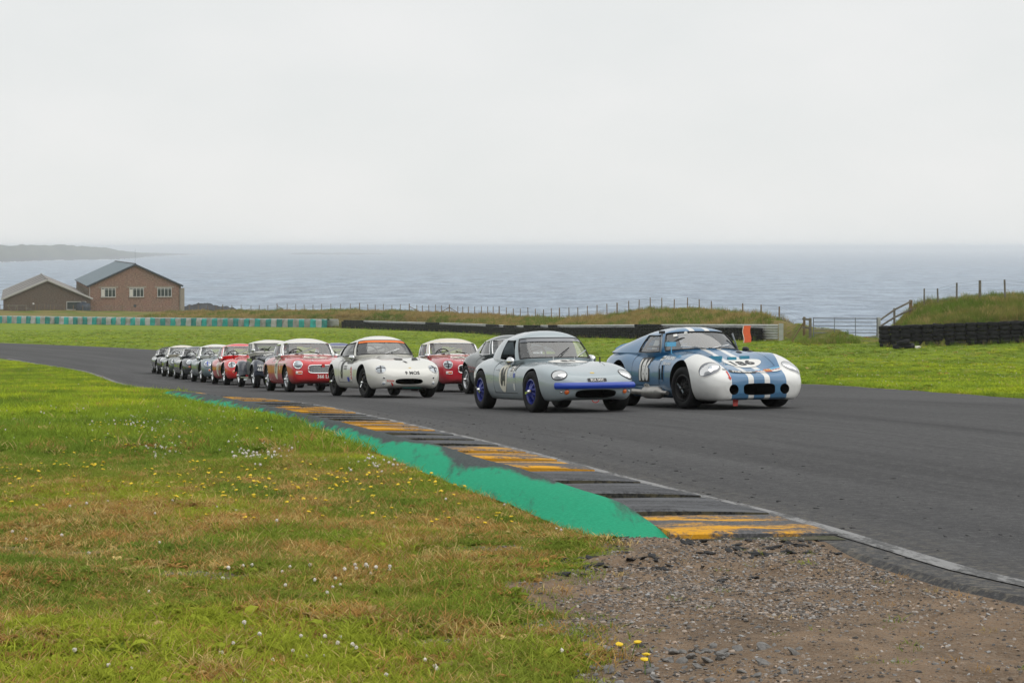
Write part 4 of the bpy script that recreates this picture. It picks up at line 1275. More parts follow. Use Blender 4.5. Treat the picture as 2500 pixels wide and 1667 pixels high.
class Car:
    def __init__(s, S):
        s.S = S
        s.root = empty("race_car", S['label'], "car", "race cars on the track")
        s.paint = S['paint']
        me, s.fs = loft(S)
        bm = bmesh.new(); bm.from_mesh(me); s.bvh = BVHTree.FromBMesh(bm); bm.free()
        cutters = []
        wb, R = S['wb'], S['R']
        Rr = S.get('Rr', R)
        for (x, tr, r, ra, w_) in ((0, S['trf'], R, S['arch'], S['W']), (-wb, S['trr'], Rr, S.get('arch_r', S['arch']), S.get('Wr', S['W']))):
            for sg in (1, -1):
                y0, y1 = tr / 2 - w_ / 2 - 0.08, 1.3
                cutters.append(prism_y(x, r + S.get('arch_dz', 0.0), ra, min(sg * y0, sg * y1), max(sg * y0, sg * y1)))
        ck = S.get('cockpit')
        if ck:
            cutters.append(MB().box(((ck[0] + ck[1]) / 2, 0, ck[3] + 0.5), (abs(ck[0] - ck[1]), 2 * ck[2], 1.0)))
        for q in S.get('mouths', ()): cutters.append(super_prism_x(*q))
        body = cut(me, cutters, [s.paint], M['dark'])
        bm = bmesh.new(); bm.from_mesh(body)
        bm.normal_update()
        mats = [s.paint, M['dark']]
        for f in bm.faces:       # inside faces of arches, cockpit and intakes are dark
            loc, no, i_, dist = s.bvh.find_nearest(f.calc_center_median())
            f.material_index = 1 if dist is None or dist > 0.006 else 0
        panels = []
        for (name, planes, pre) in S.get('panels', ()):
            bm.faces.ensure_lookup_table()
            fs = split_panel(bm, planes, lambda f, pre=pre: f.material_index == 0 and pre(f))
            bm.verts.index_update()
            if len(fs) > 3:
                panels.append((name, faces_to_mesh(fs, name)))
                bmesh.ops.delete(bm, geom=fs, context='FACES')
            bm.normal_update()
        bm.to_mesh(body); bm.free()
        s.body = mobj("body", body, mats, s.root, sharp=32)
        s.doors = []
        for (name, pm) in panels:
            o = mobj(name, pm, mats, s.root, sharp=32)
            if name == 'door': s.doors.append(o)
        s.wheels()
        if 'gh' in S: s.greenhouse(S['gh'])
        if ck: s.cockpit(ck)

    def part(s, name, mb, mat, parent=None, **k): return mb.obj(name, mat, parent or s.root, **k)

    def wheels(s):
        S = s.S
        sets = [wheel_parts(S['R'], S['W'], S['rim'], S['style'], S['rimcol'])]
        sets.append(wheel_parts(S.get('Rr', S['R']), S.get('Wr', S['W']), S['rim'], S['style'], S['rimcol']) if ('Rr' in S or 'Wr' in S) else sets[0])
        for (x, tr, parts, rr, st) in ((0, S['trf'], sets[0], S['R'], S.get('steer', 0.0)), (-S['wb'], S['trr'], sets[1], S.get('Rr', S['R']), 0.0)):
            for sg in (-1, 1):
                w = empty("wheel", loc=(x, sg * tr / 2, rr)); w.parent = s.root
                w.rotation_euler = (0, 0, (0 if sg < 0 else math.pi) + st)
                for (n, me) in parts:
                    o = bpy.data.objects.new(n, me); COL.objects.link(o); o.parent = w
                    o.rotation_euler = (0, random.uniform(0, 6.28), 0) if n != 'tyre' else (0, 0, 0)

    def greenhouse(s, G):
        names = ['F0', 'FA', 'AP', 'BP', 'RW', 'R0']
        def full(k):
            h = [np.array(G[n][k], float) for n in names]
            return h + [p * np.array((1, -1, 1)) for p in h[4:0:-1]]
        per = [9, 2, 8, 4, 6, 6, 4, 8, 2, 9]
        base = smooth_path(full(0), per, closed=True); top = smooth_path(full(1), per, closed=True)
        seg = [k for k, p in enumerate(per) for _ in range(p)]
        vv = [0, G.get('vb', 0.05), 0.25, 0.5, 0.75, G.get('vt', 0.93), 1.0]
        n = len(base)
        cx_ = (G['F0'][0][0] + G['R0'][0][0]) / 2
        rows = []
        for v in vv:
            r = []
            for b, t in zip(base, top):
                p = b * (1 - v) + t * v
                out = np.array((p[0] - cx_, p[1] * 2.2, 0.0)); out /= max(1e-6, np.linalg.norm(out))
                r.append(p + out * G.get('bulge', 0.022) * 4 * v * (1 - v))
            rows.append(r)
        s.gh_rows, s.gh_vv, s.gh_seg = rows, vv, seg
        xa, xb = G['F0'][1][0] - 0.30, G['R0'][1][0] + 0.30
        if xa < xb: xa = xb = (xa + xb) / 2
        zc = pchip([(G['F0'][1][0], G['F0'][1][2]), (xa, G['F0'][1][2] + G['dome']), ((xa + xb) / 2 - 1e-3, G.get('zmid', (G['F0'][1][2] + G['R0'][1][2]) / 2 + G['dome'] * 1.15)), (xb - 2e-3, G['R0'][1][2] + G['dome']), (G['R0'][1][0], G['R0'][1][2])])
        rings = [rows[-1]]
        for t in (0.06, 0.16, 0.3, 0.48, 0.68, 0.86, 1.0):
            r = []
            for p in rows[-1]:
                tx = min(max(p[0], xb), xa)
                q = p * (1 - t) + np.array((tx, 0, p[2])) * t
                e = 1 - (1 - t) ** 2.4
                q[2] = p[2] + (float(zc(tx)) - p[2]) * e
                r.append(q)
            rings.append(r)
        glass = {'windscreen': [0, 9], 'side_window_l': [2], 'side_window_r': [7], 'rear_window': [4, 5]}
        if G.get('quarter'): glass['quarter_l'] = [3]; glass['quarter_r'] = [6]
        segs_glass = {k for v in glass.values() for k in v}
        roof = MB()
        skirt = [p + np.array((0, 0, -0.07)) + np.array(((cx_ - p[0]) * 0.05, -p[1] * 0.06, 0)) for p in rows[0]]
        ring_all = rows + rings[1:]
        flat = [p for r in ring_all for p in r]
        F_ = []
        nrow = len(rows)
        for i in range(len(ring_all) - 1):
            for j in range(n):
                if 1 <= i < nrow - 2 and seg[j] in segs_glass: continue
                a, b = i * n + j, i * n + (j + 1) % n
                F_.append((a, b, b + n, a + n))
        roof.add(flat, F_)
        roof.grid([skirt, rows[0]], closed_v=True)
        ro = s.part("hardtop", roof, G.get('mat', s.paint), sharp=50)
        for nm, sg in glass.items():
            mb = MB(); cells = []
            js = [j for j in range(n) if seg[j] in sg]
            V_, F2, ix = [], [], {}
            def vid(i, j):
                key = (i, j % n)
                if key not in ix:
                    ix[key] = len(V_)
                    p = rows[i][j % n]; out = np.array((p[0] - cx_, p[1] * 2, 0)); out /= max(1e-6, np.linalg.norm(out))
                    V_.append(p - out * 0.008)
                return ix[key]
            for i in range(1, nrow - 2):
                for j in js: F2.append((vid(i, j), vid(i, j + 1), vid(i + 1, j + 1), vid(i + 1, j)))
            mb.add(V_, F2)
            nm2 = nm.rsplit('_', 1)[0] if nm[-2:] in ('_l', '_r') else nm
            if nm2 == 'quarter': nm2 = 'quarter_window'
            if nm2 == 'side_window' and G.get('open_side'): continue
            gl = s.part(nm2, mb, G.get('glass_w' if nm == 'windscreen' else 'glass', M['glass']), sharp=None)
            # trim round the pane
            js2 = sorted(js)
            if nm in ('windscreen', 'rear_window'):
                js2 = [j for j in js if seg[j] == sg[-1]] + [j for j in js if seg[j] == sg[0]] if nm == 'windscreen' else js2
            js2 = js2 + [(js2[-1] + 1) % n]
            loop = [rows[1][j] for j in js2] + [rows[i][js2[-1]] for i in range(2, nrow - 2)] + [rows[nrow - 2][j] for j in js2[::-1]] + [rows[i][js2[0]] for i in range(nrow - 3, 0, -1)]
            lp = []
            for p in loop:
                out = np.array((p[0] - cx_, p[1] * 2, 0)); out /= max(1e-6, np.linalg.norm(out)); lp.append(p + out * 0.004)
            s.part("window_trim", MB().tube(lp, G.get('trim_r', 0.010), 5, cap=False), G.get('trim', M['black']))
        s.ws_n = n
        return ro

    def ws(s, u, v, off=0.02):
        """point on the windscreen, u -1..1 (car's right to left), v 0..1"""
        n = s.ws_n
        j = int(round(u * 9)) % n
        vi = np.interp(v, s.gh_vv, range(len(s.gh_vv)))
        i0 = int(min(vi, len(s.gh_vv) - 2)); t = vi - i0
        p = s.gh_rows[i0][j] * (1 - t) + s.gh_rows[i0 + 1][j] * t
        return Vector((p[0] + off, p[1], p[2] + off * 0.6))

    def wiper(s, u0, u1, v1, col=None):
        a, b = s.ws(u0, 0.0, 0.03), s.ws(u1, v1, 0.025)
        mb = MB().tube([a, a.lerp(b, 0.5) + Vector((0.012, 0, 0.01)), a.lerp(b, 0.62)], 0.006, 5)
        mb.tube([a.lerp(b, 0.35), b], 0.004, 4, r2=0.011)
        s.part("wiper", mb, col or M['black'])

    def sun_strip(s, v0, v1, mat):
        rows = []
        for v in (v0, (v0 + v1) / 2, v1): rows.append([s.ws(u, v, 0.004) for u in np.linspace(-0.97, 0.97, 19)])
        s.part("sun_strip", MB().grid(rows), mat, sharp=None)

    def cockpit(s, ck):
        S = s.S
        x0, x1, hw, zf = ck
        sx_ = x1 + 0.50
        for sg in (-1, 1):
            mb = MB()
            rows = []
            for (z, w_, dx) in ((zf + 0.02, 0.20, 0.10), (zf + 0.18, 0.23, 0.02), (zf + 0.38, 0.22, -0.06), (zf + 0.52, 0.17, -0.11), (zf + 0.60, 0.09, -0.13)):
                rows.append([(sx_ + dx, sg * hw * 0.55 - w_, z), (sx_ + dx + 0.07, sg * hw * 0.55 - w_ * 0.9, z), (sx_ + dx + 0.03, sg * hw * 0.55, z), (sx_ + dx + 0.07, sg * hw * 0.55 + w_ * 0.9, z), (sx_ + dx, sg * hw * 0.55 + w_, z), (sx_ + dx - 0.09, sg * hw * 0.55, z)])
            mb.grid(rows, closed_v=True)
            mb.box((sx_ + 0.30, sg * hw * 0.55, zf + 0.10), (0.5, 0.42, 0.14))
            s.part("seat", mb, M['interior'], sharp=50)
        yd = -hw * 0.55
        s.yd, s.sx, s.zf = yd, sx_, zf
        belt = float(s.fs['top']((x0 + x1) / 2))
        sw = MB()
        c = Vector((sx_ + 0.55, yd, belt + 0.0)); ax = Vector((0.88, 0, -0.45)).normalized(); e1 = Vector((0, 1, 0)); e2 = ax.cross(e1)
        ring = [c + e1 * 0.18 * math.cos(k * math.pi / 12) + e2 * 0.18 * math.sin(k * math.pi / 12) for k in range(25)]
        sw.tube(ring, 0.014, 6, cap=False)
        for k in (0, 8, 16): sw.tube([c, ring[k]], 0.012, 4)
        sw.tube([c, c + ax * 0.3], 0.02, 6)
        s.part("steering_wheel", sw, M['black'])
        if 'gh' in S:
            G = S['gh']
            zt = G['BP'][1][2] + G['dome'] * 0.4 - 0.03
            yt, yb_ = G['BP'][1][1] - 0.09, min(hw - 0.03, G['BP'][0][1] - 0.05)
            xh = x1 + 0.16
            hoop = [(xh, -yb_, zf), (xh, -yb_, belt), (xh + 0.01, -yt - 0.03, zt - 0.10), (xh + 0.01, -yt + 0.08, zt), (xh + 0.01, yt - 0.08, zt), (xh + 0.01, yt + 0.03, zt - 0.10), (xh, yb_, belt), (xh, yb_, zf)]
            cg = MB().tube(smooth_path(hoop, 5), 0.02, 7)
            cg.tube([(xh, -yb_, belt - 0.1), (xh, yt - 0.02, zt - 0.04)], 0.02, 6)
            cg.tube([(xh, -yb_ + 0.05, belt + 0.04), (xh, yb_ - 0.05, belt + 0.04)], 0.018, 6)
            s.part("roll_cage", cg, S.get('cage', M['tube_grey']))

    def hit(s, p, n, far=1.2):
        p, n = Vector(p), Vector(n).normalized()
        loc, no, i, d = s.bvh.ray_cast(p + n * far, -n, far * 2)
        if loc is None:
            loc, no, i, d = s.bvh.find_nearest(p)
        if no.dot(n) < 0: no = -no
        return loc, no

    def patch(s, name, c, u, v, n, a, b, mat, parent=None, e=2.0, dome=0.0, lift=0.003, rings=5, seg=28, ring=None, rot=0.0, edge=None):
        """a disc or rounded panel laid on the body surface; dome swells its middle"""
        c, u, v, n = Vector(c), Vector(u).normalized(), Vector(v).normalized(), Vector(n).normalized()
        mb = MB(); rows = []
        outer = []
        for k in range(rings + 1):
            q = k / rings
            r = []
            for j in range(seg):
                t = 2 * math.pi * j / seg
                ca, sa = math.cos(t), math.sin(t)
                x = math.copysign(abs(ca) ** (2 / e), ca) * a * q; y = math.copysign(abs(sa) ** (2 / e), sa) * b * q
                xr, yr = x * math.cos(rot) - y * math.sin(rot), x * math.sin(rot) + y * math.cos(rot)
                loc, no = s.hit(c + u * xr + v * yr, n)
                loc = loc + no * (lift + dome * (1 - q * q))
                r.append(loc)
            rows.append(r)
            if k == rings: outer = r
        mb.grid(rows[1:], closed_v=True)
        ci = len(mb.v); mb.v.append(tuple(sum(rows[1], Vector()) / seg))
        mb.f += [(ci, (j + 1) % seg, j) for j in range(seg)]
        o = s.part(name, mb, mat, parent, sharp=None)
        if ring:
            s.part(edge or "bezel", MB().tube([p for p in outer] + [outer[0]], ring[0], 6, cap=False), ring[1], o)
        return o, outer

    def text(s, name, txt, c, u, v, n, h, mat, bold=0.03, wscale=1.0, lift=0.005, parent=None, shear=0.0, rot=0.0):
        V_, F_, asp = text_mesh(txt, bold, shear)
        c, u, v, n = Vector(c), Vector(u).normalized(), Vector(v).normalized(), Vector(n).normalized()
        out = []
        for (x, y) in V_:
            X, Y = x * h * wscale, y * h
            X, Y = X * math.cos(rot) - Y * math.sin(rot), X * math.sin(rot) + Y * math.cos(rot)
            loc, no = s.hit(c + u * X + v * Y, n)
            out.append(loc + no * lift)
        mb = MB().add(out, F_)
        return s.part(name, mb, mat, parent, smooth=False)

    def bar(s, name, z, ys, r, r2, mat, off=0.02, zs=None, n=10):
        """a bar wrapped round the nose at height z"""
        P = []
        for k, y in enumerate(ys):
            loc, no = s.hit((0.3, y, zs[k] if zs else z), (1, 0, 0), 2.0)
            no = Vector((no.x, no.y, 0)).normalized()
            P.append(loc + no * off)
        return s.part(name, MB().tube(P, r, n, r2=r2), mat)

    def seam(s, pts, n, mat=None, r=0.004, name="panel_seam"):
        P = []
        for p in smooth_path(pts, 8):
            loc, no = s.hit(p, n); P.append(loc + no * 0.0005)
        s.part(name, MB().tube(P, r, 4), mat or M['black'])

    def mirror(s, x, y, z, mat, name="wing_mirror", r=0.055, L_=0.13):
        base, no = s.hit((x, y, 1.0), (0, 0, 1))
        top = Vector((x, y, base.z + z))
        mb = MB().tube([base, top], 0.009, 5)
        mb.lathe([(0.0, L_), (r * 0.55, L_ * 0.85), (r * 0.9, L_ * 0.5), (r, 0.0), (r * 0.9, -0.01), (0.0, -0.012)], 16, c=(top.x - 0.03, top.y, top.z + r * 0.5), axis='X')
        s.part(name, mb, mat)

    def place(s, px, d, heading, side=-1):
        """px, d: where the car's front wheel on that side stands; heading: degrees right of straight at the eye"""
        X = at_d(px, d)
        nrm = normal_at(X, d)
        f = Vector((math.sin(math.radians(heading)), -math.cos(math.radians(heading)), 0))
        f = (f - nrm * f.dot(nrm)).normalized()
        l = nrm.cross(f)
        contact = Vector((X, d, float(Z(X, d)) + 0.014))
        org = contact - l * (side * s.S['trf'] / 2)
        m = Matrix((f, l, nrm)).transposed().to_4x4(); m.translation = org
        s.root.matrix_world = m
        s.m = m
        return s

SIDE = dict(u=(1, 0, 0), v=(0, 0, 1), n=(0, -1, 0))
NOSE = dict(u=(0, 1, 0), v=(0, 0, 1), n=(1, 0, 0))
BON = dict(u=(0, 1, 0), v=(-1, 0, 0), n=(0, 0, 1))

def door_panels(x0, x1, z0, z1=None):
    out = []
    for sg in (-1, 1):
        pl = [((x0, 0, 0), (-1, 0, 0)), ((x1, 0, 0), (1, 0, 0)), ((0, 0, z0), (0, 0, 1))]
        if z1: pl.append(((0, 0, z1), (0, 0, -1)))
        out.append(('door', pl, lambda f, sg=sg: f.normal.y * sg > 0.3 and f.calc_center_median().y * sg > 0.2))
    return out
def bonnet_panel(x0, x1, w0, w1):
    """x0 front, x1 rear; half widths there"""
    k = (w0 - w1) / (x0 - x1)
    pl = [((x0, 0, 0), (-1, 0, 0)), ((x1, 0, 0), (1, 0, 0)), ((x0, w0, 0), (k, -1, 0)), ((x0, -w0, 0), (k, 1, 0))]
    return [('bonnet', pl, lambda f: f.normal.z > 0.45)]

# ------------------------------------------------------------------ drivers
def driver_mesh():
    J = {'pelvis': (0, 0, 0.10, 0.13), 'belly': (-0.08, 0, 0.26, 0.125), 'chest': (-0.17, 0, 0.44, 0.145), 'neck': (-0.20, 0, 0.58, 0.06), 'head': (-0.19, 0, 0.70, 0.085), 'crown': (-0.19, 0, 0.78, 0.06),
         'shl': (-0.16, 0.17, 0.50, 0.065), 'ell': (0.06, 0.24, 0.33, 0.05), 'wrl': (0.27, 0.15, 0.42, 0.035), 'hal': (0.34, 0.13, 0.45, 0.035),
         'shr': (-0.16, -0.17, 0.50, 0.065), 'elr': (0.06, -0.24, 0.33, 0.05), 'wrr': (0.27, -0.15, 0.42, 0.035), 'har': (0.34, -0.13, 0.45, 0.035),
         'hil': (0.05, 0.10, 0.10, 0.09), 'knl': (0.45, 0.13, 0.26, 0.065), 'anl': (0.80, 0.10, 0.06, 0.045), 'tol': (0.86, 0.10, 0.14, 0.04),
         'hir': (0.05, -0.10, 0.10, 0.09), 'knr': (0.45, -0.13, 0.26, 0.065), 'anr': (0.80, -0.10, 0.06, 0.045), 'tor': (0.86, -0.10, 0.14, 0.04)}
    E = [('pelvis', 'belly'), ('belly', 'chest'), ('chest', 'neck'), ('neck', 'head'), ('head', 'crown'), ('chest', 'shl'), ('shl', 'ell'), ('ell', 'wrl'), ('wrl', 'hal'), ('chest', 'shr'), ('shr', 'elr'), ('elr', 'wrr'), ('wrr', 'har'),
         ('pelvis', 'hil'), ('hil', 'knl'), ('knl', 'anl'), ('anl', 'tol'), ('pelvis', 'hir'), ('hir', 'knr'), ('knr', 'anr'), ('anr', 'tor')]
    for sd2, sg in (('l', 1), ('r', -1)):        # five fingers closed round the wheel rim
        h = J['ha' + sd2]
        for k in range(4):
            y = h[1] + sg * (0.018 - 0.002 * k)
            z = h[2] + 0.03 - 0.02 * k
            J[f'f{k}{sd2}'] = (h[0] + 0.045, y + sg * 0.012, z, 0.009); J[f'g{k}{sd2}'] = (h[0] + 0.055, y - sg * 0.022, z, 0.008)
            E += [('ha' + sd2, f'f{k}{sd2}'), (f'f{k}{sd2}', f'g{k}{sd2}')]
        J['th' + sd2] = (h[0] + 0.02, h[1] - sg * 0.03, h[2] + 0.035, 0.01); E.append(('ha' + sd2, 'th' + sd2))
    names = list(J); ix = {n: i for i, n in enumerate(names)}
    me = bpy.data.meshes.new("d"); me.from_pydata([J[n][:3] for n in names], [(ix[a], ix[b]) for a, b in E], [])
    o = bpy.data.objects.new("d", me); COL.objects.link(o)
    sk = o.modifiers.new("s", 'SKIN')
    for i, n in enumerate(names):
        sv = me.skin_vertices[0].data[i]; sv.radius = (J[n][3], J[n][3]); sv.use_root = (n == 'pelvis')
    sb = o.modifiers.new("b", 'SUBSURF'); sb.levels = 1; sb.render_levels = 1
    bpy.context.view_layer.update()
    r = bpy.data.meshes.new_from_object(o.evaluated_get(bpy.context.evaluated_depsgraph_get()))
    bpy.data.objects.remove(o)
    r.polygons.foreach_set('use_smooth', [True] * len(r.polygons))
    return r
D_MESH = driver_mesh()
def lathe_part(prof, axis='Z', n=20, c=(0, 0, 0)): return MB().lathe(prof, n, c=c, axis=axis)
def add_driver(car, label, helmet, dz=0.0, dx=0.0):
    me = D_MESH.copy(); me.materials.clear(); me.materials.append(M['suit'])
    o = bpy.data.objects.new("person", me); COL.objects.link(o)
    tag(o, label, "person", "drivers in their cars")
    o.matrix_world = car.m @ Matrix.Translation((car.sx + 0.22 + dx, car.yd, car.zf + 0.06 + dz))
    hm = MB().lathe([(0.075, -0.10), (0.115, -0.09), (0.128, -0.02), (0.13, 0.04), (0.118, 0.09), (0.085, 0.13), (0.04, 0.15), (0.001, 0.155)], 22, c=(-0.185, 0, 0.715), axis='Z')
    hm.obj("helmet", helmet, o)
    rows = []
    for z in (-0.035, 0.0, 0.04):
        rows.append([(-0.185 + 0.134 * math.cos(a), 0.134 * math.sin(a), 0.715 + z) for a in np.linspace(-1.1, 1.1, 11)])
    MB().grid(rows).obj("visor", M['lens_dark'], o)

# ------------------------------------------------------------------ the cars
def tri_paint(name, base, fn):
    """two-colour livery: fn(nt, x, y, z, |y|) -> list of (mask, colour)"""
    m, nt, b = newmat(name)
    P = opos(nt); x, y, z = sepxyz(nt, P)
    ay = mth(nt, 'ABSOLUTE', y)
    c = base
    for (mask, col) in fn(nt, x, y, z, ay): c = mixc(nt, mask, c, col)
    n = noise(nt, P, 9, 5)
    dust = mth(nt, 'MULTIPLY', ramp(nt, z, [(0.1, 0.45), (0.5, 0.0)]), n)
    setin(nt, b.inputs['Base Color'], mixc(nt, dust, c, (0.16, 0.15, 0.13)))
    b.inputs['Roughness'].default_value = 0.32; b.inputs['Coat Weight'].default_value = 0.9; b.inputs['Coat Roughness'].default_value = 0.03
    return m

def headlight(car, y, z, r, mat=None, bez=None, cross=None, e=2.0, n=(1, 0, 0), dome=0.03, rb=None, rot=0.0, ring_r=0.012, x=0.5):
    for sg in (-1, 1):
        nn = Vector((n[0], n[1] * sg, n[2])).normalized()
        uu = Vector((0, 0, 1)).cross(nn).normalized(); vv_ = nn.cross(uu)
        o, outer = car.patch("headlight", (x, sg * y, z), uu, vv_, nn, r, rb or r, mat or M['lens'], e=e, dome=dome, ring=(ring_r, bez or M['chrome']), rot=rot * sg)
        if cross:
            mb = MB()
            for ax in (uu, vv_):
                path = []
                for t in np.linspace(-1, 1, 9):
                    loc, no = car.hit(Vector((x, sg * y, z)) + ax * t * r, nn)
                    path.append(loc + no * (0.007 + dome * (1 - t * t)))
                other = vv_ if ax is uu else uu
                rows = [[p + other * w_ for w_ in (-0.012, 0.012)] for p in path]
                mb.grid(rows)
            car.part("tape_cross", mb, cross, o, sharp=None)

def roundel(car, c, ax, a, b, num, h, fg, bg, wscale=0.8, bold=0.05, dome=0.0):
    o, _ = car.patch("roundel", c, a=a, b=b, mat=bg, lift=0.004, rings=7, **ax)
    car.text("race_number", num, c, h=h, mat=fg, bold=bold, wscale=wscale, lift=0.007, parent=o, **ax)

def plate(car, c, w, h, txt, ax=NOSE, fg=None, bg=None, th=None, e=14):
    o, _ = car.patch("number_plate", c, a=w / 2, b=h / 2, mat=bg or M['black_num'], e=e, lift=0.006, rings=4, seg=40, **ax)
    V_, F_, asp = text_mesh(txt, 0.03)
    hh = th or h * 0.7
    car.text("plate_lettering", txt, c, h=hh, mat=fg or M['white_num'], bold=0.03, wscale=min(1.0, w * 0.92 / (asp * hh)), lift=0.009, parent=o, **ax)

def small_print(car, name, c, w, h, lines, mat, ax=SIDE, parent=None, lift=.008):
    """lettering too small to read in the photograph: rows of short word-long strokes"""
    u, v = Vector(ax['u']), Vector(ax['v'])
    r = random.Random(int(w * 1e4) + lines)
    mb = MB()
    for k in range(lines):
        y = h * (0.5 - (k + 0.5) / lines)
        x = -w / 2
        while x < w / 2 - 0.01:
            L_ = min(r.uniform(0.18, 0.4) * w, w / 2 - x)
            rows = []
            for t in np.linspace(0, 1, 4):
                rr = []
                for s_ in (-1, 1):
                    loc, no = car.hit(Vector(c) + u * (x + L_ * t) + v * (y + s_ * h / lines * 0.27), ax['n']); rr.append(loc + no * lift)
                rows.append(rr)
            mb.grid(rows)
            x += L_ + 0.012
    return car.part(name, mb, mat, parent, smooth=False)

def indicator(car, y, z, r, mat, ring=None, name="indicator"):
    for sg in (-1, 1):
        car.patch(name, (0.4, sg * y, z), (0, 1, 0), (0, 0, 1), (1, 0, 0), r, r, mat, dome=0.02, ring=ring or (0.004, M['chrome']), rings=3, seg=14)

# ---- silver-grey coupe, number 84
P84 = paint("silver_grey_paint", (0.335, 0.395, 0.425), 0.26)
M['bumper_blue'] = plain("royal_blue_bumper", (0.010, 0.055, 0.42), 0.3, coat=0.5)
M['rim_blue'] = plain("royal_blue_rim", (0.008, 0.020, 0.22), 0.35, coat=0.3)
elan = dict(label="silver grey coupe with blue front bumper and wheels, roundel 84", paint=P84,
    top=[(.76, .43), (.74, .47), (.68, .515), (.5, .58), (.2, .645), (-.2, .70), (-.62, .748), (-1.0, .755), (-2.0, .78), (-2.4, .78), (-2.75, .71), (-2.9, .60), (-2.93, .56)][:],
    bot=[(.76, .36), (.73, .28), (.66, .21), (.5, .175), (0, .165), (-2.2, .17), (-2.6, .22), (-2.85, .32), (-2.93, .42)],
    hw=[(.76, .32), (.745, .43), (.70, .535), (.62, .60), (.48, .65), (.25, .69), (0, .705), (-.6, .70), (-1.1, .695), (-1.7, .71), (-2.2, .705), (-2.6, .64), (-2.82, .54), (-2.93, .40)],
    zw=[(.76, .40), (.4, .44), (0, .46), (-2.2, .46), (-2.93, .5)],
    fen=[(.76, .42), (.74, .46), (.66, .525), (.5, .59), (.25, .655), (0, .685), (-.4, .695), (-.8, .69), (-1.3, .71), (-1.8, .755), (-2.2, .755), (-2.6, .69), (-2.85, .60), (-2.93, .53)],
    fy=[(.76, .70), (.4, .73), (0, .74), (-2.93, .76)], dip=0.6,
    wb=2.13, trf=1.215, trr=1.235, R=0.292, W=0.205, rim=0.175, style='spoke8', rimcol=M['rim_blue'], arch=0.318, arch_dz=0.01, steer=0.05,
    cockpit=(-.86, -1.98, .50, .20), mouths=[(0, .262, .315, .062, 3.4, 0.3, 1.2)],
    panels=door_panels(-.60, -1.52, .255, .705) + bonnet_panel(.26, -.56, .34, .52),
    gh=dict(F0=[(-.60, 0, .753), (-.96, 0, 1.075)], FA=[(-.80, .545, .738), (-1.06, .455, 1.055)], AP=[(-.87, .595, .728), (-1.11, .485, 1.045)], BP=[(-1.46, .62, .74), (-1.40, .50, 1.045)],
            RW=[(-2.05, .49, .78), (-1.82, .41, 1.03)], R0=[(-2.14, 0, .79), (-1.92, 0, 1.04)], dome=.092, open_side=True, trim=M['black'], glass_w=M['glass'], vt=0.95), cage=M['tube_grey'])
c = Car(elan)
c.place(1310, 26.05, 20.2)
c.sun_strip(0.78, 0.935, M['lens_dark'])
c.bar("front_bumper", .378, list(np.linspace(-.575, .575, 25)), .042, .046, M['bumper_blue'], off=0.012)
headlight(c, .468, .472, .105, M['lens_dark'], M['black'], n=(0.87, 0.24, 0.42), rb=.098, dome=.014, ring_r=0.007)
for sg in (-1, 1):      # lamp inside the faired cover
    c.patch("lamp_reflector", (.5, sg * .460, .470), (0, 1, 0), (0, 0, 1), (0.87, 0.24 * sg, .42), .075, .075, M['lens'], dome=.010, lift=.006, rings=4, seg=18)
    c.patch("lamp_cover", (.5, sg * .466, .472), (0, 1, 0), (0, 0, 1), (0.87, 0.24 * sg, .42), .10, .094, M['glass'], dome=.010, lift=.008, rings=5, seg=24)
indicator(c, .435, .292, .034, M['amber'])
indicator(c, .505, .297, .016, M['chrome'], name="side_lamp")
roundel(c, (-1.13, -.7, .495), SIDE, .165, .225, "84", .27, M['black_num'], M['cream_num'], wscale=.52, bold=.08)
roundel(c, (-.30, 0, 0), BON, .30, .17, "84", .16, M['black_num'], M['white_num'], wscale=1.0)
plate(c, (.7, .01, .452), .285, .046, "BUA 343C")
c.patch("nose_badge", (.6, 0, .553), (0, 1, 0), (-.6, 0, .8), (.6, 0, .8), .035, .022, M['gold_vinyl'], rings=3, seg=14)
c.text("sponsor_lettering", "BALTIC", (-.80, -.7, .52), h=.052, mat=M['white_num'], wscale=.75, **SIDE)
o_, _ = c.patch("sponsor_sticker", (-.79, -.7, .60), a=.07, b=.045, mat=M['white_num'], e=10, **SIDE)
c.text("sponsor_lettering", "LEC", (-.79, -.7, .60), h=.055, mat=M['black_num'], wscale=.7, lift=.008, parent=o_, **SIDE)
small_print(c, "driver_names", (-.78, -.7, .675), .14, .05, 2, M['black_num'])
c.patch("sponsor_sticker", (-.66, -.7, .625), a=.028, b=.042, mat=M['grey_num'], ring=(.004, M['black_num']), edge="sticker_edge", **SIDE)
c.patch("sponsor_sticker", (-.665, -.7, .515), a=.03, b=.034, mat=M['blue_vinyl'], e=4, **SIDE)
c.patch("sponsor_sticker", (-.665, -.7, .35), a=.02, b=.045, mat=M['grey_num'], ring=(.003, M['white_num']), edge="sticker_edge", **SIDE)
c.part("door_handle", MB().tube([c.hit((-1.38, -.7, .60), (0, -1, 0))[0] + Vector((0, -.025, 0)), c.hit((-1.27, -.7, .605), (0, -1, 0))[0] + Vector((0, -.03, 0))], .009, 6), M['chrome'], c.doors[0])
c.mirror(-.96, -.63, .045, M['chrome'], r=.065); c.mirror(-.86, .60, .05, M['chrome'], r=.065)
c.wiper(-.10, -.52 + .9, .45, M['black']); c.wiper(.45, .88, .35, M['alloy'])
for y_ in (-.14, .19): c.part("bonnet_pin", MB().tube([c.hit((-.52, y_, 1), (0, 0, 1))[0], c.hit((-.52, y_, 1), (0, 0, 1))[0] + Vector((0, 0, .05))], .006, 5), M['chrome'])
c.part("aerial_stub", MB().tube([(-.30, .50, .70), (-.30, .50, .77)], .012, 6), M['black'])
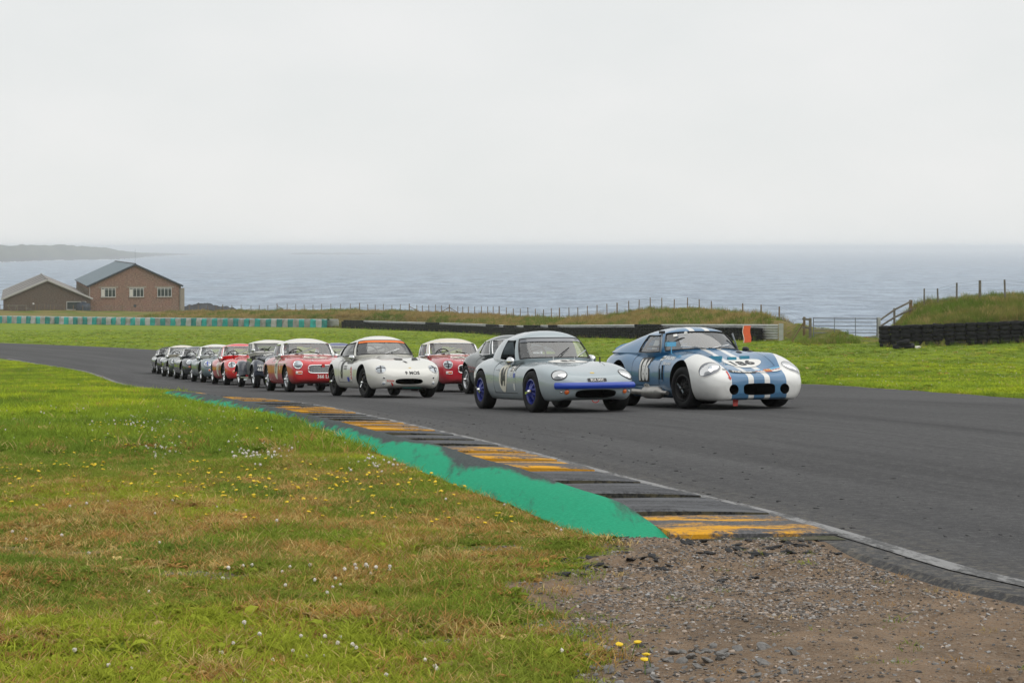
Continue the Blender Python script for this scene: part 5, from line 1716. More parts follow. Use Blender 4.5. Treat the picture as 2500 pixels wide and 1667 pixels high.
c.part("tow_eye", MB().tube([(.66, .02 + .05 * math.cos(t), .175 + .035 * math.sin(t)) for t in np.linspace(math.pi, 2 * math.pi, 9)], .006, 5), M['red_vinyl'])
add_driver(c, "driver in black suit and helmet inside the silver grey coupe 84", M['helmet_k'])

# ---- blue and white racing coupe, number 186
def livery186(nt, x, y, z, ay):
    stripe = mth(nt, 'MULTIPLY', mth(nt, 'GREATER_THAN', ay, .085), mth(nt, 'LESS_THAN', ay, .170))
    fx = mth(nt, 'ADD', x, mth(nt, 'MULTIPLY', mth(nt, 'SUBTRACT', z, .60), -0.55))           # edge leans back over the wheel arch
    inner = mth(nt, 'ADD', .43, mth(nt, 'MULTIPLY', mth(nt, 'MAXIMUM', mth(nt, 'SUBTRACT', .72, x), 0.0), 0.30))
    nose = mth(nt, 'MULTIPLY', mth(nt, 'GREATER_THAN', fx, .02), mth(nt, 'GREATER_THAN', ay, inner))
    return [(stripe, (.74, .74, .72)), (nose, (.74, .74, .72))]
M['teal_blue'] = plain('teal_blue_lip', (0.03, 0.22, 0.33), 0.4)
P186 = tri_paint("blue_and_white_livery", (0.028, 0.150, 0.310), livery186)
day = dict(label="blue and white racing coupe number 186 with twin stripes", paint=P186,
    top=[(.90, .42), (.885, .46), (.83, .49), (.65, .54), (.35, .615), (0, .70), (-.35, .79), (-.7, .865), (-1.1, .875), (-2.0, .87), (-2.6, .88), (-3.0, .875), (-3.16, .86), (-3.19, .84)],
    bot=[(.90, .23), (.88, .165), (.80, .135), (.5, .135), (0, .15), (-2.2, .165), (-2.7, .22), (-3.19, .34)],
    hw=[(.90, .52), (.88, .62), (.82, .70), (.70, .765), (.5, .81), (.2, .84), (0, .845), (-.5, .815), (-1.1, .79), (-1.7, .82), (-2.2, .85), (-2.7, .82), (-3.05, .74), (-3.19, .68)],
    zw=[(.90, .36), (.5, .44), (0, .48), (-1.2, .46), (-2.2, .52), (-3.19, .58)],
    fen=[(.90, .40), (.875, .45), (.78, .53), (.6, .645), (.35, .745), (.1, .795), (-.2, .805), (-.7, .80), (-1.2, .79), (-1.7, .82), (-2.2, .875), (-2.7, .865), (-3.1, .80), (-3.19, .78)],
    fy=[(.90, .70), (.5, .70), (0, .72), (-1.2, .78), (-2.2, .74), (-3.19, .7)], dip=0.72, s4=.95,
    wb=2.29, trf=1.39, trr=1.37, R=0.305, Rr=0.318, W=0.23, Wr=0.27, rim=0.195, style='wire', rimcol=M['black'], arch=0.375, arch_r=0.37, arch_dz=0.03, steer=0.14,
    cockpit=(-1.0, -2.1, .56, .22), mouths=[(0, .285, .255, .085, 4.2, 0.35, 1.3), (-.40, .285, .075, .075, 2, 0.35, 1.3), (.40, .285, .075, .075, 2, 0.35, 1.3)],
    panels=door_panels(-.84, -1.78, .33, .80) + bonnet_panel(.60, -.62, .40, .56),
    gh=dict(F0=[(-.64, 0, .86), (-1.07, 0, 1.155)], FA=[(-.98, .605, .83), (-1.24, .465, 1.125)], AP=[(-1.06, .66, .82), (-1.31, .495, 1.11)], BP=[(-1.74, .715, .82), (-1.74, .51, 1.105)],
            RW=[(-2.95, .63, .85), (-2.4, .44, 1.025)], R0=[(-3.12, 0, .87), (-2.55, 0, 1.045)], dome=.05, zmid=1.20, trim=M['black'], glass_w=M['glass_haze'], quarter=False, vt=0.92), cage=M['tube_grey'])
c = Car(day)
c.place(1681, 26.75, 19.3)
headlight(c, .585, .485, .165, M['lens_dark'], M['white_num'], n=(0.80, 0.38, 0.50), rb=.140, dome=.010, ring_r=0.005, rot=-0.55)
for sg in (-1, 1):
    c.patch("lamp_reflector", (.5, sg * .575, .485), (0, 1, 0), (0, 0, 1), (0.80, 0.38 * sg, .50), .078, .078, M['lens'], dome=.012, lift=.006, rings=4, seg=20)
    c.patch("lamp_cover", (.5, sg * .585, .485), (0, 1, 0), (0, 0, 1), (0.80, 0.38 * sg, .50), .155, .115, M['glass'], dome=.008, lift=.008, rings=5, seg=26, rot=-.4 * sg)
bx_, _ = c.patch("number_panel", (-1.36, -.8, .565), a=.185, b=.185, mat=M['black_num'], e=12, seg=44, **SIDE)
c.text("race_number", "186", (-1.36, -.8, .565), h=.335, mat=M['white_num'], bold=.07, wscale=.52, lift=.009, parent=bx_, **SIDE)
c.patch("number_panel_top", (-1.36, -.8, .775), a=.13, b=.018, mat=M['white_num'], e=6, **SIDE)
roundel(c, (.24, .06, 0), BON, .285, .235, "186", .25, M['black_num'], M['white_num'], wscale=.78)
plate(c, (.74, -.19, .52), .42, .085, "PKB 803F", ax=dict(u=(0, 1, 0), v=(-.85, 0, .5), n=(.5, 0, .85)))
tax = dict(u=(0, 1, 0), v=(-.85, 0, .5), n=(.5, 0, .85))
pl_, _ = c.patch("rally_plaque", (.70, .235, .53), a=.20, b=.062, mat=M['white_num'], e=3.2, lift=.007, **tax)
c.patch("plaque_arc", (.665, .235, .545), a=.20, b=.022, mat=M['skyblue_vinyl'], e=3, lift=.010, parent=pl_, **tax)
c.patch("plaque_square", (.70, .235, .53), a=.055, b=.052, mat=M['red_vinyl'], e=10, lift=.011, parent=pl_, **tax)
c.text("plaque_number", "186", (.70, .235, .53), h=.06, mat=M['gold_vinyl'], lift=.015, parent=pl_, **tax)
small_print(c, "plaque_lettering", (.705, .10, .53), .13, .03, 1, M['red_vinyl'], tax, pl_, .013)
small_print(c, "plaque_lettering", (.705, .365, .53), .12, .03, 1, M['red_vinyl'], tax, pl_, .013)
c.text("sponsor_lettering", "SIMON-DUPEYRON", (-.52, -.8, .735), h=.048, mat=M['white_num'], wscale=.72, shear=.25, rot=-.03, **SIDE)
c.text("sponsor_lettering", "ECURIE Ford FRANCE", (-.52, -.8, .655), h=.038, mat=M['white_num'], wscale=.66, rot=-.02, **SIDE)
o_, _ = c.patch("sponsor_sticker", (-.83, -.8, .735), a=.062, b=.034, mat=M['white_num'], e=8, **SIDE)
small_print(c, "sponsor_lettering", (-.83, -.8, .735), .09, .045, 1, M['black_num'], SIDE, o_, .009)
o_, _ = c.patch("sill_badge", (-1.30, -.8, .325), a=.10, b=.034, mat=M['white_num'], **SIDE)
c.text("sponsor_lettering", "BALTIC", (-1.30, -.8, .335), h=.036, mat=M['black_num'], lift=.009, parent=o_, wscale=.8, **SIDE)
c.patch("side_vent", (-.66, -.8, .52), a=.042, b=.115, mat=M['dark'], e=10, ring=(.006, P186), edge="vent_surround", **SIDE)
c.part("bonnet_strap", MB().tube([c.hit((-.775, -.8, .58), (0, -1, 0))[0], c.hit((-.775, -.8, .42), (0, -1, 0))[0] + Vector((0, -.01, 0))], .010, 5), M['black'])
c.seam([(-.80, -.8, .32), (-.81, -.8, .55), (-.80, -.8, .80)], (0, -1, 0))
for sg in (-1, 1):
    mf = MB().lathe([(0.0, -1.42), (.03, -1.42), (.035, -1.36), (.085, -1.30), (.092, -1.26), (.092, -.82), (.085, -.78), (.04, -.70), (.03, -.68), (.03, -.50), (0, -.5)], 20, c=(0, sg * .80, .225), axis='X')
    mf.tube([(-1.40, sg * .80, .225), (-1.62, sg * .83, .23), (-1.75, sg * .86, .235)], .045, 10)
    c.part("side_exhaust", mf, M['silver_muffler'])
# bonnet outlet lip: three teal blocks
for (y0, y1) in ((-.34, -.15), (-.05, .08), (.15, .29)):
    p0, _ = c.hit((-.02, (y0 + y1) / 2, 1), (0, 0, 1))
    c.part("bonnet_vent", MB().box((.0, (y0 + y1) / 2, p0.z + .012), (.05, y1 - y0, .05)), M['teal_blue'], smooth=False)
ts, _ = c.patch("tow_arrow", (.7, -.45, .50), (0, 1, 0), (0, 0, 1), (1, 0, 0), .012, .045, M['red_vinyl'], e=10, rings=3, seg=16)
c.part("arrow_head", MB().add([c.hit((.7, -.45 + dy, .44 + dz), (1, 0, 0))[0] + Vector((.006, 0, 0)) for dy, dz in ((-.028, .02), (.028, .02), (0, -.025))], [(0, 1, 2)]), M['red_vinyl'], ts)
c.text("tow_lettering", "TOW", (.7, -.46, .565), h=.022, mat=M['black_num'], **NOSE)
c.part("tow_strap", MB().add([(.72, -.33, .17), (.72, -.24, .17), (.74, -.27, .05), (.74, -.34, .05), (.71, -.33, .17), (.71, -.24, .17), (.73, -.27, .05), (.73, -.34, .05)], [(0, 1, 2, 3), (7, 6, 5, 4), (0, 4, 5, 1), (1, 5, 6, 2), (2, 6, 7, 3), (3, 7, 4, 0)]), M['red_vinyl'], smooth=False)
for sg in (-1, 1):      # upright wind deflectors beside the screen
    a = Vector((-1.03, sg * (.665 if sg < 0 else .63), .82))
    c.part("wind_deflector", MB().tube([a, a + Vector((-.035, -sg * .03, .14)), a + Vector((-.07, -sg * .06, .28))], .028, 4, r2=.007, up=(0, 1, 0)), M['tube_grey'], sharp=None)
c.part("camera_box", MB().box((-1.10, -.605, 1.125), (.07, .07, .045)), M['black'], smooth=False)
b0, _ = c.hit((-.78, -.60, 1), (0, 0, 1))
mm = MB().tube([b0, b0 + Vector((0, 0, .11))], .008, 6); mm.box(b0 + Vector((-.02, 0, .14)), (.06, .15, .065))
o_ = c.part("wing_mirror", mm, M['skyblue_vinyl'], smooth=False)
c.mirror(-.80, .64, .05, M['black'], r=.042)
for y_ in (.34, .52):
    c.patch("bonnet_scoop", (-.42, y_, 1), (1, 0, 0), (0, 1, 0), (0, 0, 1), .075, .045, M['black'], dome=.018, rings=4, seg=18)
c.wiper(-.05, .55, .18, M['alloy']); c.wiper(-.1, -.65, .15, M['alloy'])
q = [c.ws(u, v, .006) for u, v in ((-.80, .70), (-.66, .72), (-.66, .84), (-.80, .82))]
c.part("scrutineer_sticker", MB().add(q, [(0, 1, 2, 3)]), M['white_num'], smooth=False)
cc = c.ws(-.50, .84, .008)
c.part("scrutineer_disc", MB().add([cc + Vector((0.0, .03 * math.cos(t), .03 * math.sin(t))) for t in np.linspace(0, 2 * math.pi, 16, endpoint=False)], [tuple(range(16))]), M['white_num'], smooth=False)
c.part("tail_spoiler", MB().grid([[(-3.05 - .11 * t, y_, .875 + .12 * t ** 1.5 - (.03 + .07 * t) * (y_ / .52) ** 4) for y_ in np.linspace(-.52, .52, 19)] for t in np.linspace(0, 1, 4)]), P186, sharp=None)
c.part("roof_light", MB().lathe([(0.001, .0), (.04, 0), (.035, .02), (.001, .03)], 12, c=(-1.25, .25, 1.14), axis='Z'), M['chrome'])
add_driver(c, "driver in white helmet inside the blue and white coupe 186", M['helmet_w'], dz=-.02)

# ---- white coupe, number 8
P8 = paint("ivory_white_paint", (0.70, 0.69, 0.645), 0.30)
elite = dict(label="ivory white coupe with orange screen strip and black number 8", paint=P8,
    top=[(.76, .42), (.745, .465), (.69, .52), (.55, .595), (.3, .68), (0, .74), (-.4, .80), (-.68, .835), (-1.1, .84), (-2.2, .84), (-2.6, .80), (-2.9, .68), (-3.0, .58), (-3.02, .55)],
    bot=[(.76, .32), (.74, .26), (.67, .215), (.5, .185), (0, .175), (-2.2, .18), (-2.7, .24), (-3.02, .42)],
    hw=[(.76, .34), (.745, .46), (.70, .56), (.62, .63), (.48, .685), (.25, .73), (0, .745), (-.6, .735), (-1.2, .725), (-1.8, .74), (-2.24, .74), (-2.7, .67), (-2.95, .55), (-3.02, .46)],
    zw=[(.76, .38), (.4, .46), (0, .48), (-2.2, .48), (-3.02, .5)],
    fen=[(.76, .415), (.745, .455), (.68, .53), (.55, .605), (.3, .70), (.05, .745), (-.3, .755), (-.8, .745), (-1.3, .745), (-1.8, .785), (-2.24, .785), (-2.7, .70), (-3.02, .52)],
    fy=[(.76, .68), (.4, .72), (0, .73), (-3.02, .74)], dip=0.6,
    wb=2.24, trf=1.205, trr=1.215, R=0.29, W=0.175, rim=0.185, style='spoke8', rimcol=M['black'], arch=0.335, arch_dz=0.02, steer=0.10,
    cockpit=(-.95, -2.1, .52, .22), mouths=[(0, .315, .28, .056, 3.0, 0.3, 1.2)],
    panels=door_panels(-.72, -1.66, .28, .76) + bonnet_panel(.24, -.60, .38, .56),
    gh=dict(F0=[(-.66, 0, .83), (-1.04, 0, 1.135)], FA=[(-.90, .565, .805), (-1.16, .445, 1.105)], AP=[(-.97, .61, .795), (-1.22, .475, 1.09)], BP=[(-1.98, .60, .80), (-1.80, .475, 1.05)],
            RW=[(-2.5, .46, .83), (-2.15, .37, 1.02)], R0=[(-2.62, 0, .84), (-2.25, 0, 1.04)], dome=.065, trim=M['black'], bulge=.03, vt=0.93))
c = Car(elite)
c.place(897, 35.4, 20.4)
M['orange_strip'] = plain("orange_sun_strip", (0.85, 0.20, 0.04), 0.5)
c.sun_strip(0.79, 0.935, M['orange_strip'])
headlight(c, .50, .505, .092, M['lens'], M['alloy'], cross=M['black_num'], n=(0.93, 0.16, 0.33), dome=.022, ring_r=.009)
indicator(c, .49, .28, .033, M['lens'], ring=(.006, M['white_num']), name="side_lamp")
indicator(c, .49, .385, .016, M['black'], name="indicator")
c.patch("mouth_rim", (.7, 0, .325), (0, 1, 0), (0, 0, 1), (1, 0, 0), .24, .04, M['dark'], lift=-.12, rings=2)
c.text("race_number", "8", (.03, .0, 0), h=.21, mat=M['black_num'], bold=.06, wscale=1.25, rot=-.15, **BON)
c.text("race_number", "1", (.29, .06, 0), h=.13, mat=M['black_num'], bold=.06, wscale=1.4, rot=.25, **BON)
c.text("number_plate", "9 MOS", (.6, .07, .475), h=.062, mat=M['black_num'], bold=.03, wscale=1.2, **NOSE)
c.patch("nose_badge", (.6, .06, .56), (0, 1, 0), (-.6, 0, .8), (.6, 0, .8), .03, .014, M['gold_vinyl'], rings=3, seg=14)
c.part("bonnet_scoop", MB().add([c.hit(p, (0, 0, 1))[0] + Vector((0, 0, q)) for p, q in (((.20, .22, 1), .004), ((.20, .36, 1), .004), ((.07, .34, 1), .03), ((.07, .26, 1), .03))], [(0, 1, 2, 3)]), M['black'], smooth=False)
c.text("tow_lettering", "TOW", (.7, -.37, .325), h=.035, mat=M['red_vinyl'], wscale=1.3, **NOSE)
c.patch("tow_arrow", (.7, -.33, .265), (0, 1, 0), (0, 0, 1), (1, 0, 0), .014, .038, M['red_vinyl'], e=6, rot=.6, rings=3, seg=14)
c.text("race_number", "8", (-1.42, -.74, .53), h=.36, mat=M['black_num'], bold=.05, wscale=.55, **SIDE)
small_print(c, "sponsor_lettering", (-.92, -.74, .69), .46, .10, 2, M['black_num'])
small_print(c, "driver_names", (-1.18, -.74, .575), .20, .09, 3, M['black_num'])
o_, _ = c.patch("shield_sticker", (-.70, -.74, .46), a=.065, b=.13, mat=M['red_vinyl'], e=3, ring=(.006, M['white_num']), edge="shield_border", **SIDE)
small_print(c, "shield_lettering", (-.70, -.74, .46), .08, .16, 3, M['white_num'], SIDE, o_, .010)
c.patch("sponsor_sticker", (-.96, -.74, .345), a=.075, b=.042, mat=M['blue_vinyl'], e=8, **SIDE)
c.part("door_handle", MB().tube([c.hit((-1.56, -.74, .70), (0, -1, 0))[0] + Vector((0, -.02, 0)), c.hit((-1.48, -.74, .705), (0, -1, 0))[0] + Vector((0, -.028, 0))], .009, 6), M['chrome'], c.doors[0])
c.mirror(-.92, -.66, .05, M['chrome'], r=.06, L_=.17)
c.wiper(-.15, .45, .32, M['alloy'])
c.part("sump_guard", MB().box((.45, .10, .17), (.4, .42, .04)), M['dark'], smooth=False)
c.part("front_valance_plate", MB().box((.60, .10, .195), (.02, .36, .045)), M['teal'], smooth=False)
add_driver(c, "driver in black helmet inside the ivory white coupe number 8", M['helmet_k'], dz=-.02)

# ---- red roadsters with pale hardtops
def mg(label, paintm, roofm, num, reg, px, d, hd, cross=False):
    S = dict(label=label, paint=paintm,
        top=[(.78, .53), (.775, .62), (.755, .685), (.68, .715), (.4, .765), (0, .81), (-.4, .845), (-.72, .87), (-1.1, .865), (-2.1, .855), (-2.7, .82), (-2.98, .76), (-3.06, .66), (-3.07, .6)],
        bot=[(.78, .42), (.77, .33), (.74, .275), (.6, .225), (0, .19), (-2.2, .19), (-2.7, .25), (-3.07, .42)],
        hw=[(.78, .54), (.77, .63), (.74, .68), (.66, .715), (.4, .745), (0, .76), (-.8, .755), (-1.4, .755), (-2.2, .76), (-2.7, .73), (-2.98, .68), (-3.07, .62)],
        zw=[(.78, .48), (.4, .52), (0, .54), (-2.2, .56), (-3.07, .55)],
        fen=[(.78, .54), (.775, .62), (.745, .69), (.66, .74), (.4, .785), (0, .80), (-.5, .80), (-1.2, .795), (-2.0, .81), (-2.5, .79), (-2.95, .72), (-3.07, .6)],
        fy=[(.78, .80), (.4, .82), (0, .84), (-3.07, .86)], dip=0.55, s4=.97, s2=.965,
        wb=2.31, trf=1.26, trr=1.26, R=0.30, W=0.185, rim=0.185, style='spoke8', rimcol=M['alloy'], arch=0.345, arch_dz=0.02, steer=0.05,
        cockpit=(-.88, -1.95, .54, .24), mouths=[(0, .54, .345, .088, 5.0, 0.5, 1.2)],
        panels=door_panels(-.55, -1.56, .26, .80) + bonnet_panel(.70, -.60, .42, .56),
        gh=dict(F0=[(-.76, 0, .87), (-1.06, 0, 1.19)], FA=[(-.90, .60, .85), (-1.14, .54, 1.165)], AP=[(-.96, .65, .84), (-1.19, .575, 1.155)], BP=[(-1.70, .665, .84), (-1.68, .595, 1.14)],
                RW=[(-2.12, .54, .85), (-1.98, .49, 1.09)], R0=[(-2.20, 0, .86), (-2.08, 0, 1.13)], dome=.095, mat=roofm, trim=M['chrome'], trim_r=.014, glass_w=M['glass'], vt=0.93))
    c = Car(S)
    c.place(px, d, hd)
    headlight(c, .58, .612, .093, M['lens'], M['chrome'] if not cross else M['alloy'], cross=M['black_num'] if cross else None, n=(1, .05, .12), dome=.045, ring_r=.014)
    gr = MB()
    for k in range(40):
        y = -.335 + .67 * k / 39
        hh = .080 if abs(y) < .30 else .080 - (abs(y) - .30) * 1.2
        gr.box((.735 - .05 * abs(y) ** 2, y, .54), (.012, .0055, 2 * hh))
    c.part("grille_bars", gr, M['chrome'], smooth=False)
    c.patch("grille_surround", (.6, 0, .54), (0, 1, 0), (0, 0, 1), (1, 0, 0), .35, .092, M['dark'], e=5, lift=-.06, rings=2, seg=48)
    P_ = []
    for t in np.linspace(0, 2 * math.pi, 49):
        ca, sa = math.cos(t), math.sin(t)
        loc, no = c.hit((.6, math.copysign(abs(ca) ** .4, ca) * .352, .54 + math.copysign(abs(sa) ** .4, sa) * .094), (1, 0, 0)); P_.append(loc)
    c.part("grille_frame", MB().tube(P_, .013, 6, cap=False), M['chrome'])
    loc, _ = c.hit((.6, 0, .63), (1, 0, 0))
    c.part("grille_badge", MB().box(loc + Vector((.01, 0, -.01)), (.03, .065, .075)), M['red_vinyl'], smooth=False)
    for y_ in (-.24, .24):
        loc, _ = c.hit((.69, y_, 1), (0, 0, 1))
        c.part("bonnet_catch", MB().lathe([(0.0, .035), (.018, .03), (.022, .012), (.014, 0.0)], 10, c=tuple(loc), axis='Z'), M['chrome'])
    for sg in (-1, 1):
        o, _ = c.patch("side_lamp", (.6, sg * .545, .455), (0, 1, 0), (0, 0, 1), (1, .15 * sg, 0), .075, .028, M['amber'], e=8, dome=.015, ring=(.007, M['chrome']), rings=3, seg=24)
        c.patch("lamp_half", (.6, sg * .59, .455), (0, 1, 0), (0, 0, 1), (1, .15 * sg, 0), .026, .02, M['white_num'], e=8, dome=.012, lift=.010, parent=o, rings=2, seg=14)
    ry = .06 if num == '37' else -.13
    c.text("number_plate", reg, (.6, ry, .37), h=.088, mat=M['white_num'], bold=.035, wscale=.92, **NOSE)
    roundel(c, (-.05, 0, 0), BON, .30, .23, num, .22, M['black_num'], M['cream_num'], wscale=1.0)
    roundel(c, (-1.0, -.75, .545), SIDE, .185, .25, num, .25, M['black_num'], M['cream_num'], wscale=.55)
    c.patch("sponsor_sticker", (-.55, -.75, .60), a=.035, b=.08, mat=M['cream_num'], e=2.5, **SIDE)
    c.part("door_handle", MB().tube([c.hit((-1.45, -.75, .73), (0, -1, 0))[0] + Vector((0, -.02, 0)), c.hit((-1.34, -.75, .735), (0, -1, 0))[0] + Vector((0, -.025, 0))], .009, 6), M['chrome'], c.doors[0])
    c.part("body_moulding", MB().tube([c.hit((x_, -.75, .665 + .01 * x_), (0, -1, 0))[0] for x_ in np.linspace(.28, -1.85, 20)], .006, 5), M['chrome'])
    c.mirror(-.84, -.68, .06, M['chrome'], r=.06); c.mirror(-.84, .68, .06, M['chrome'], r=.06)
    c.wiper(-.25, -.75 + .0, .10, M['black']); c.wiper(.55, .02, .25, M['black'])
    c.part("rear_view_mirror", MB().box(c.ws(0.0, .78, -.06), (.02, .16, .05)), M['black'], smooth=False)
    return c
PRED = paint("signal_red_paint", (0.60, 0.012, 0.018), 0.28)
PRED2 = paint("tartan_red_paint", (0.50, 0.010, 0.028), 0.28)
MW = paint("old_white_hardtop", (0.70, 0.68, 0.62), 0.35)
MC = paint("cream_hardtop", (0.68, 0.62, 0.50), 0.35)
c = mg("red roadster with white hardtop, roundel 37 and plate 366 LOP", PRED, MW, "37", "366 LOP", 707, 43.5, 18.5)
add_driver(c, "driver in black helmet inside the red roadster 37", M['helmet_k'])
c = mg("red roadster with cream hardtop, roundel 25 and taped headlights", PRED2, MC, "25", "GPX", 1070, 43.4, 17.0, cross=True)
add_driver(c, "driver in white helmet inside the red roadster 25", M['helmet_w'])

# ---- dark grey fastback half hidden behind the silver coupe
PGR = paint("dark_grey_green_paint", (0.060, 0.078, 0.080), 0.26)
tvr = dict(label="dark grey fastback coupe half hidden behind the silver coupe 84", paint=PGR,
    top=[(.75, .45), (.7, .57), (.5, .66), (.2, .74), (-.2, .80), (-.7, .865), (-1.1, .87), (-2.0, .86), (-2.5, .82), (-2.8, .72), (-2.9, .6)],
    bot=[(.75, .36), (.7, .25), (.5, .2), (0, .18), (-2.0, .18), (-2.5, .24), (-2.9, .42)],
    hw=[(.75, .40), (.7, .56), (.5, .68), (.2, .74), (0, .76), (-.7, .74), (-1.2, .73), (-1.8, .79), (-2.1, .81), (-2.5, .74), (-2.8, .58), (-2.9, .48)],
    zw=[(.75, .42), (0, .48), (-2.1, .54), (-2.9, .54)],
    fen=[(.75, .46), (.6, .64), (.3, .75), (0, .78), (-.6, .775), (-1.2, .77), (-1.7, .86), (-2.1, .895), (-2.5, .81), (-2.8, .68), (-2.9, .58)],
    fy=[(.75, .7), (0, .74), (-2.1, .72), (-2.9, .7)],
    wb=2.17, trf=1.32, trr=1.36, R=0.315, W=0.19, rim=0.205, style='wire', rimcol=M['alloy'], arch=0.365, arch_dz=0.02,
    cockpit=(-.95, -2.0, .50, .22), mouths=[(0, .36, .28, .07, 3, 0.3, 1.2)], panels=door_panels(-.70, -1.5, .28, .79),
    gh=dict(F0=[(-.72, 0, .87), (-1.08, 0, 1.20)], FA=[(-.90, .55, .85), (-1.16, .46, 1.17)], AP=[(-.96, .60, .84), (-1.21, .49, 1.16)], BP=[(-1.68, .60, .86), (-1.58, .48, 1.15)],
            RW=[(-2.55, .36, .86), (-2.0, .36, 1.08)], R0=[(-2.62, 0, .86), (-2.1, 0, 1.10)], dome=.075, trim=M['chrome'], glass=M['glass_haze']))
c = Car(tvr)
c.place(1224, 38.3, 18.5)
headlight(c, .52, .58, .09, M['lens'], M['chrome'], n=(1, .1, .25), dome=.03)
V_, F_, asp = text_mesh("52", .05)
c.part("race_number", MB().add([(-1.50 + x_ * .13, -(.615 - (1.0 + y_ * .13 - .85) * .36), 1.03 + y_ * .13) for x_, y_ in V_], F_), M['black_num'], smooth=False)
c.part("door_handle", MB().tube([c.hit((-1.42, -.74, .77), (0, -1, 0))[0] + Vector((0, -.02, 0)), c.hit((-1.32, -.74, .775), (0, -1, 0))[0] + Vector((0, -.025, 0))], .010, 6), M['chrome'], c.doors[0])
add_driver(c, "driver in white helmet inside the dark grey fastback", M['helmet_w'])

# ---- big-grille sports cars further back
def healey(label, paintm, roofm, px, d, hd, num=None, lens='cross', cross_mat=None, reg=None):
    S = dict(label=label, paint=paintm,
        top=[(.76, .46), (.74, .55), (.66, .635), (.45, .70), (.1, .775), (-.4, .845), (-.85, .89), (-1.2, .885), (-2.2, .87), (-2.7, .79), (-3.1, .64), (-3.2, .56)],
        bot=[(.76, .37), (.73, .28), (.6, .215), (0, .19), (-2.2, .19), (-2.7, .25), (-3.2, .42)],
        hw=[(.76, .42), (.735, .54), (.66, .635), (.45, .71), (.15, .755), (-.3, .76), (-.9, .74), (-1.5, .735), (-2.1, .765), (-2.6, .73), (-3.0, .60), (-3.2, .46)],
        zw=[(.76, .42), (0, .50), (-2.2, .52), (-3.2, .5)],
        fen=[(.76, .47), (.73, .56), (.6, .665), (.35, .745), (.05, .785), (-.4, .785), (-.9, .755), (-1.4, .735), (-1.9, .785), (-2.3, .795), (-2.8, .69), (-3.2, .52)],
        fy=[(.76, .74), (0, .76), (-3.2, .76)], dip=.6,
        wb=2.34, trf=1.25, trr=1.27, R=0.318, W=0.185, rim=0.20, style='wire', rimcol=M['chrome'], arch=0.365, arch_dz=.02,
        cockpit=(-1.0, -2.0, .52, .24), mouths=[(0, .49, .27, .085, 3.0, 0.4, 1.2)], panels=door_panels(-.75, -1.6, .28, .75) + bonnet_panel(.5, -.7, .38, .5),
        gh=dict(F0=[(-.86, 0, .89), (-1.12, 0, 1.20)], FA=[(-1.0, .59, .86), (-1.2, .50, 1.18)], AP=[(-1.06, .64, .84), (-1.25, .53, 1.17)], BP=[(-1.72, .64, .82), (-1.66, .54, 1.16)],
                RW=[(-2.15, .52, .85), (-2.02, .46, 1.12)], R0=[(-2.25, 0, .87), (-2.12, 0, 1.14)], dome=.075, mat=roofm, trim=M['chrome'], trim_r=.014, vt=.94))
    c = Car(S)
    c.place(px, d, hd)
    headlight(c, .545, .60, .10, M['lens'], M['chrome'], cross=cross_mat, n=(1, .12, .2), dome=.035, ring_r=.014)
    indicator(c, .52, .415, .032, M['amber'] if reg != 'w' else M['lens'], ring=(.006, M['chrome']))
    gr = MB()
    for k in range(26):
        y = -.26 + .52 * k / 25
        gr.box((.66, y, .49), (.012, .006, .16 * math.sqrt(max(.1, 1 - (y / .27) ** 2))))
    c.part("grille_bars", gr, M['chrome'], smooth=False)
    c.patch("side_vent", (-.50, -.75, .50), a=.05, b=.09, mat=M['dark'], e=3, **SIDE)
    if num: roundel(c, (-1.12, -.75, .50), SIDE, .19, .24, num, .24, M['black_num'], M['cream_num'], wscale=.55)
    c.mirror(-.92, -.66, .07, M['chrome'], r=.065); c.mirror(-.92, .66, .07, M['chrome'], r=.065)
    c.wiper(-.2, -.75, .15, M['black']); c.wiper(.5, .0, .2, M['black'])
    return c
PHR = paint("bright_red_paint", (0.70, 0.012, 0.012), 0.26)
PIB = paint("ice_blue_grey_paint", (0.13, 0.185, 0.215), 0.28)
PBG = paint("british_racing_green_paint", (0.022, 0.045, 0.030), 0.24)
PNB = paint("navy_black_paint", (0.014, 0.020, 0.030), 0.24)
PDB = paint("dark_blue_hardtop", (0.012, 0.03, 0.16), 0.35)
PSG = paint("steel_grey_paint", (0.12, 0.13, 0.14), 0.3)
c = healey("bright red sports car with red hardtop and black cross on each headlight", PHR, PHR, 553, 56.3, 17.5, num="6", cross_mat=M['black_num'])
add_driver(c, "driver in white helmet inside the all red sports car", M['helmet_w'])
c = healey("ice blue grey sports car with white hardtop and blue taped headlights", PIB, MW, 496, 61.6, 17.0, num=None, cross_mat=M['blue_vinyl'])
c = healey("dark green sports car with cream hardtop near the tail of the line", PBG, MC, 416, 74.0, 16.5, num=None, cross_mat=M['black_num'])
c = healey("steel grey sports car with navy hardtop behind the ivory white coupe", PSG, PDB, 795, 53.5, 17.0)

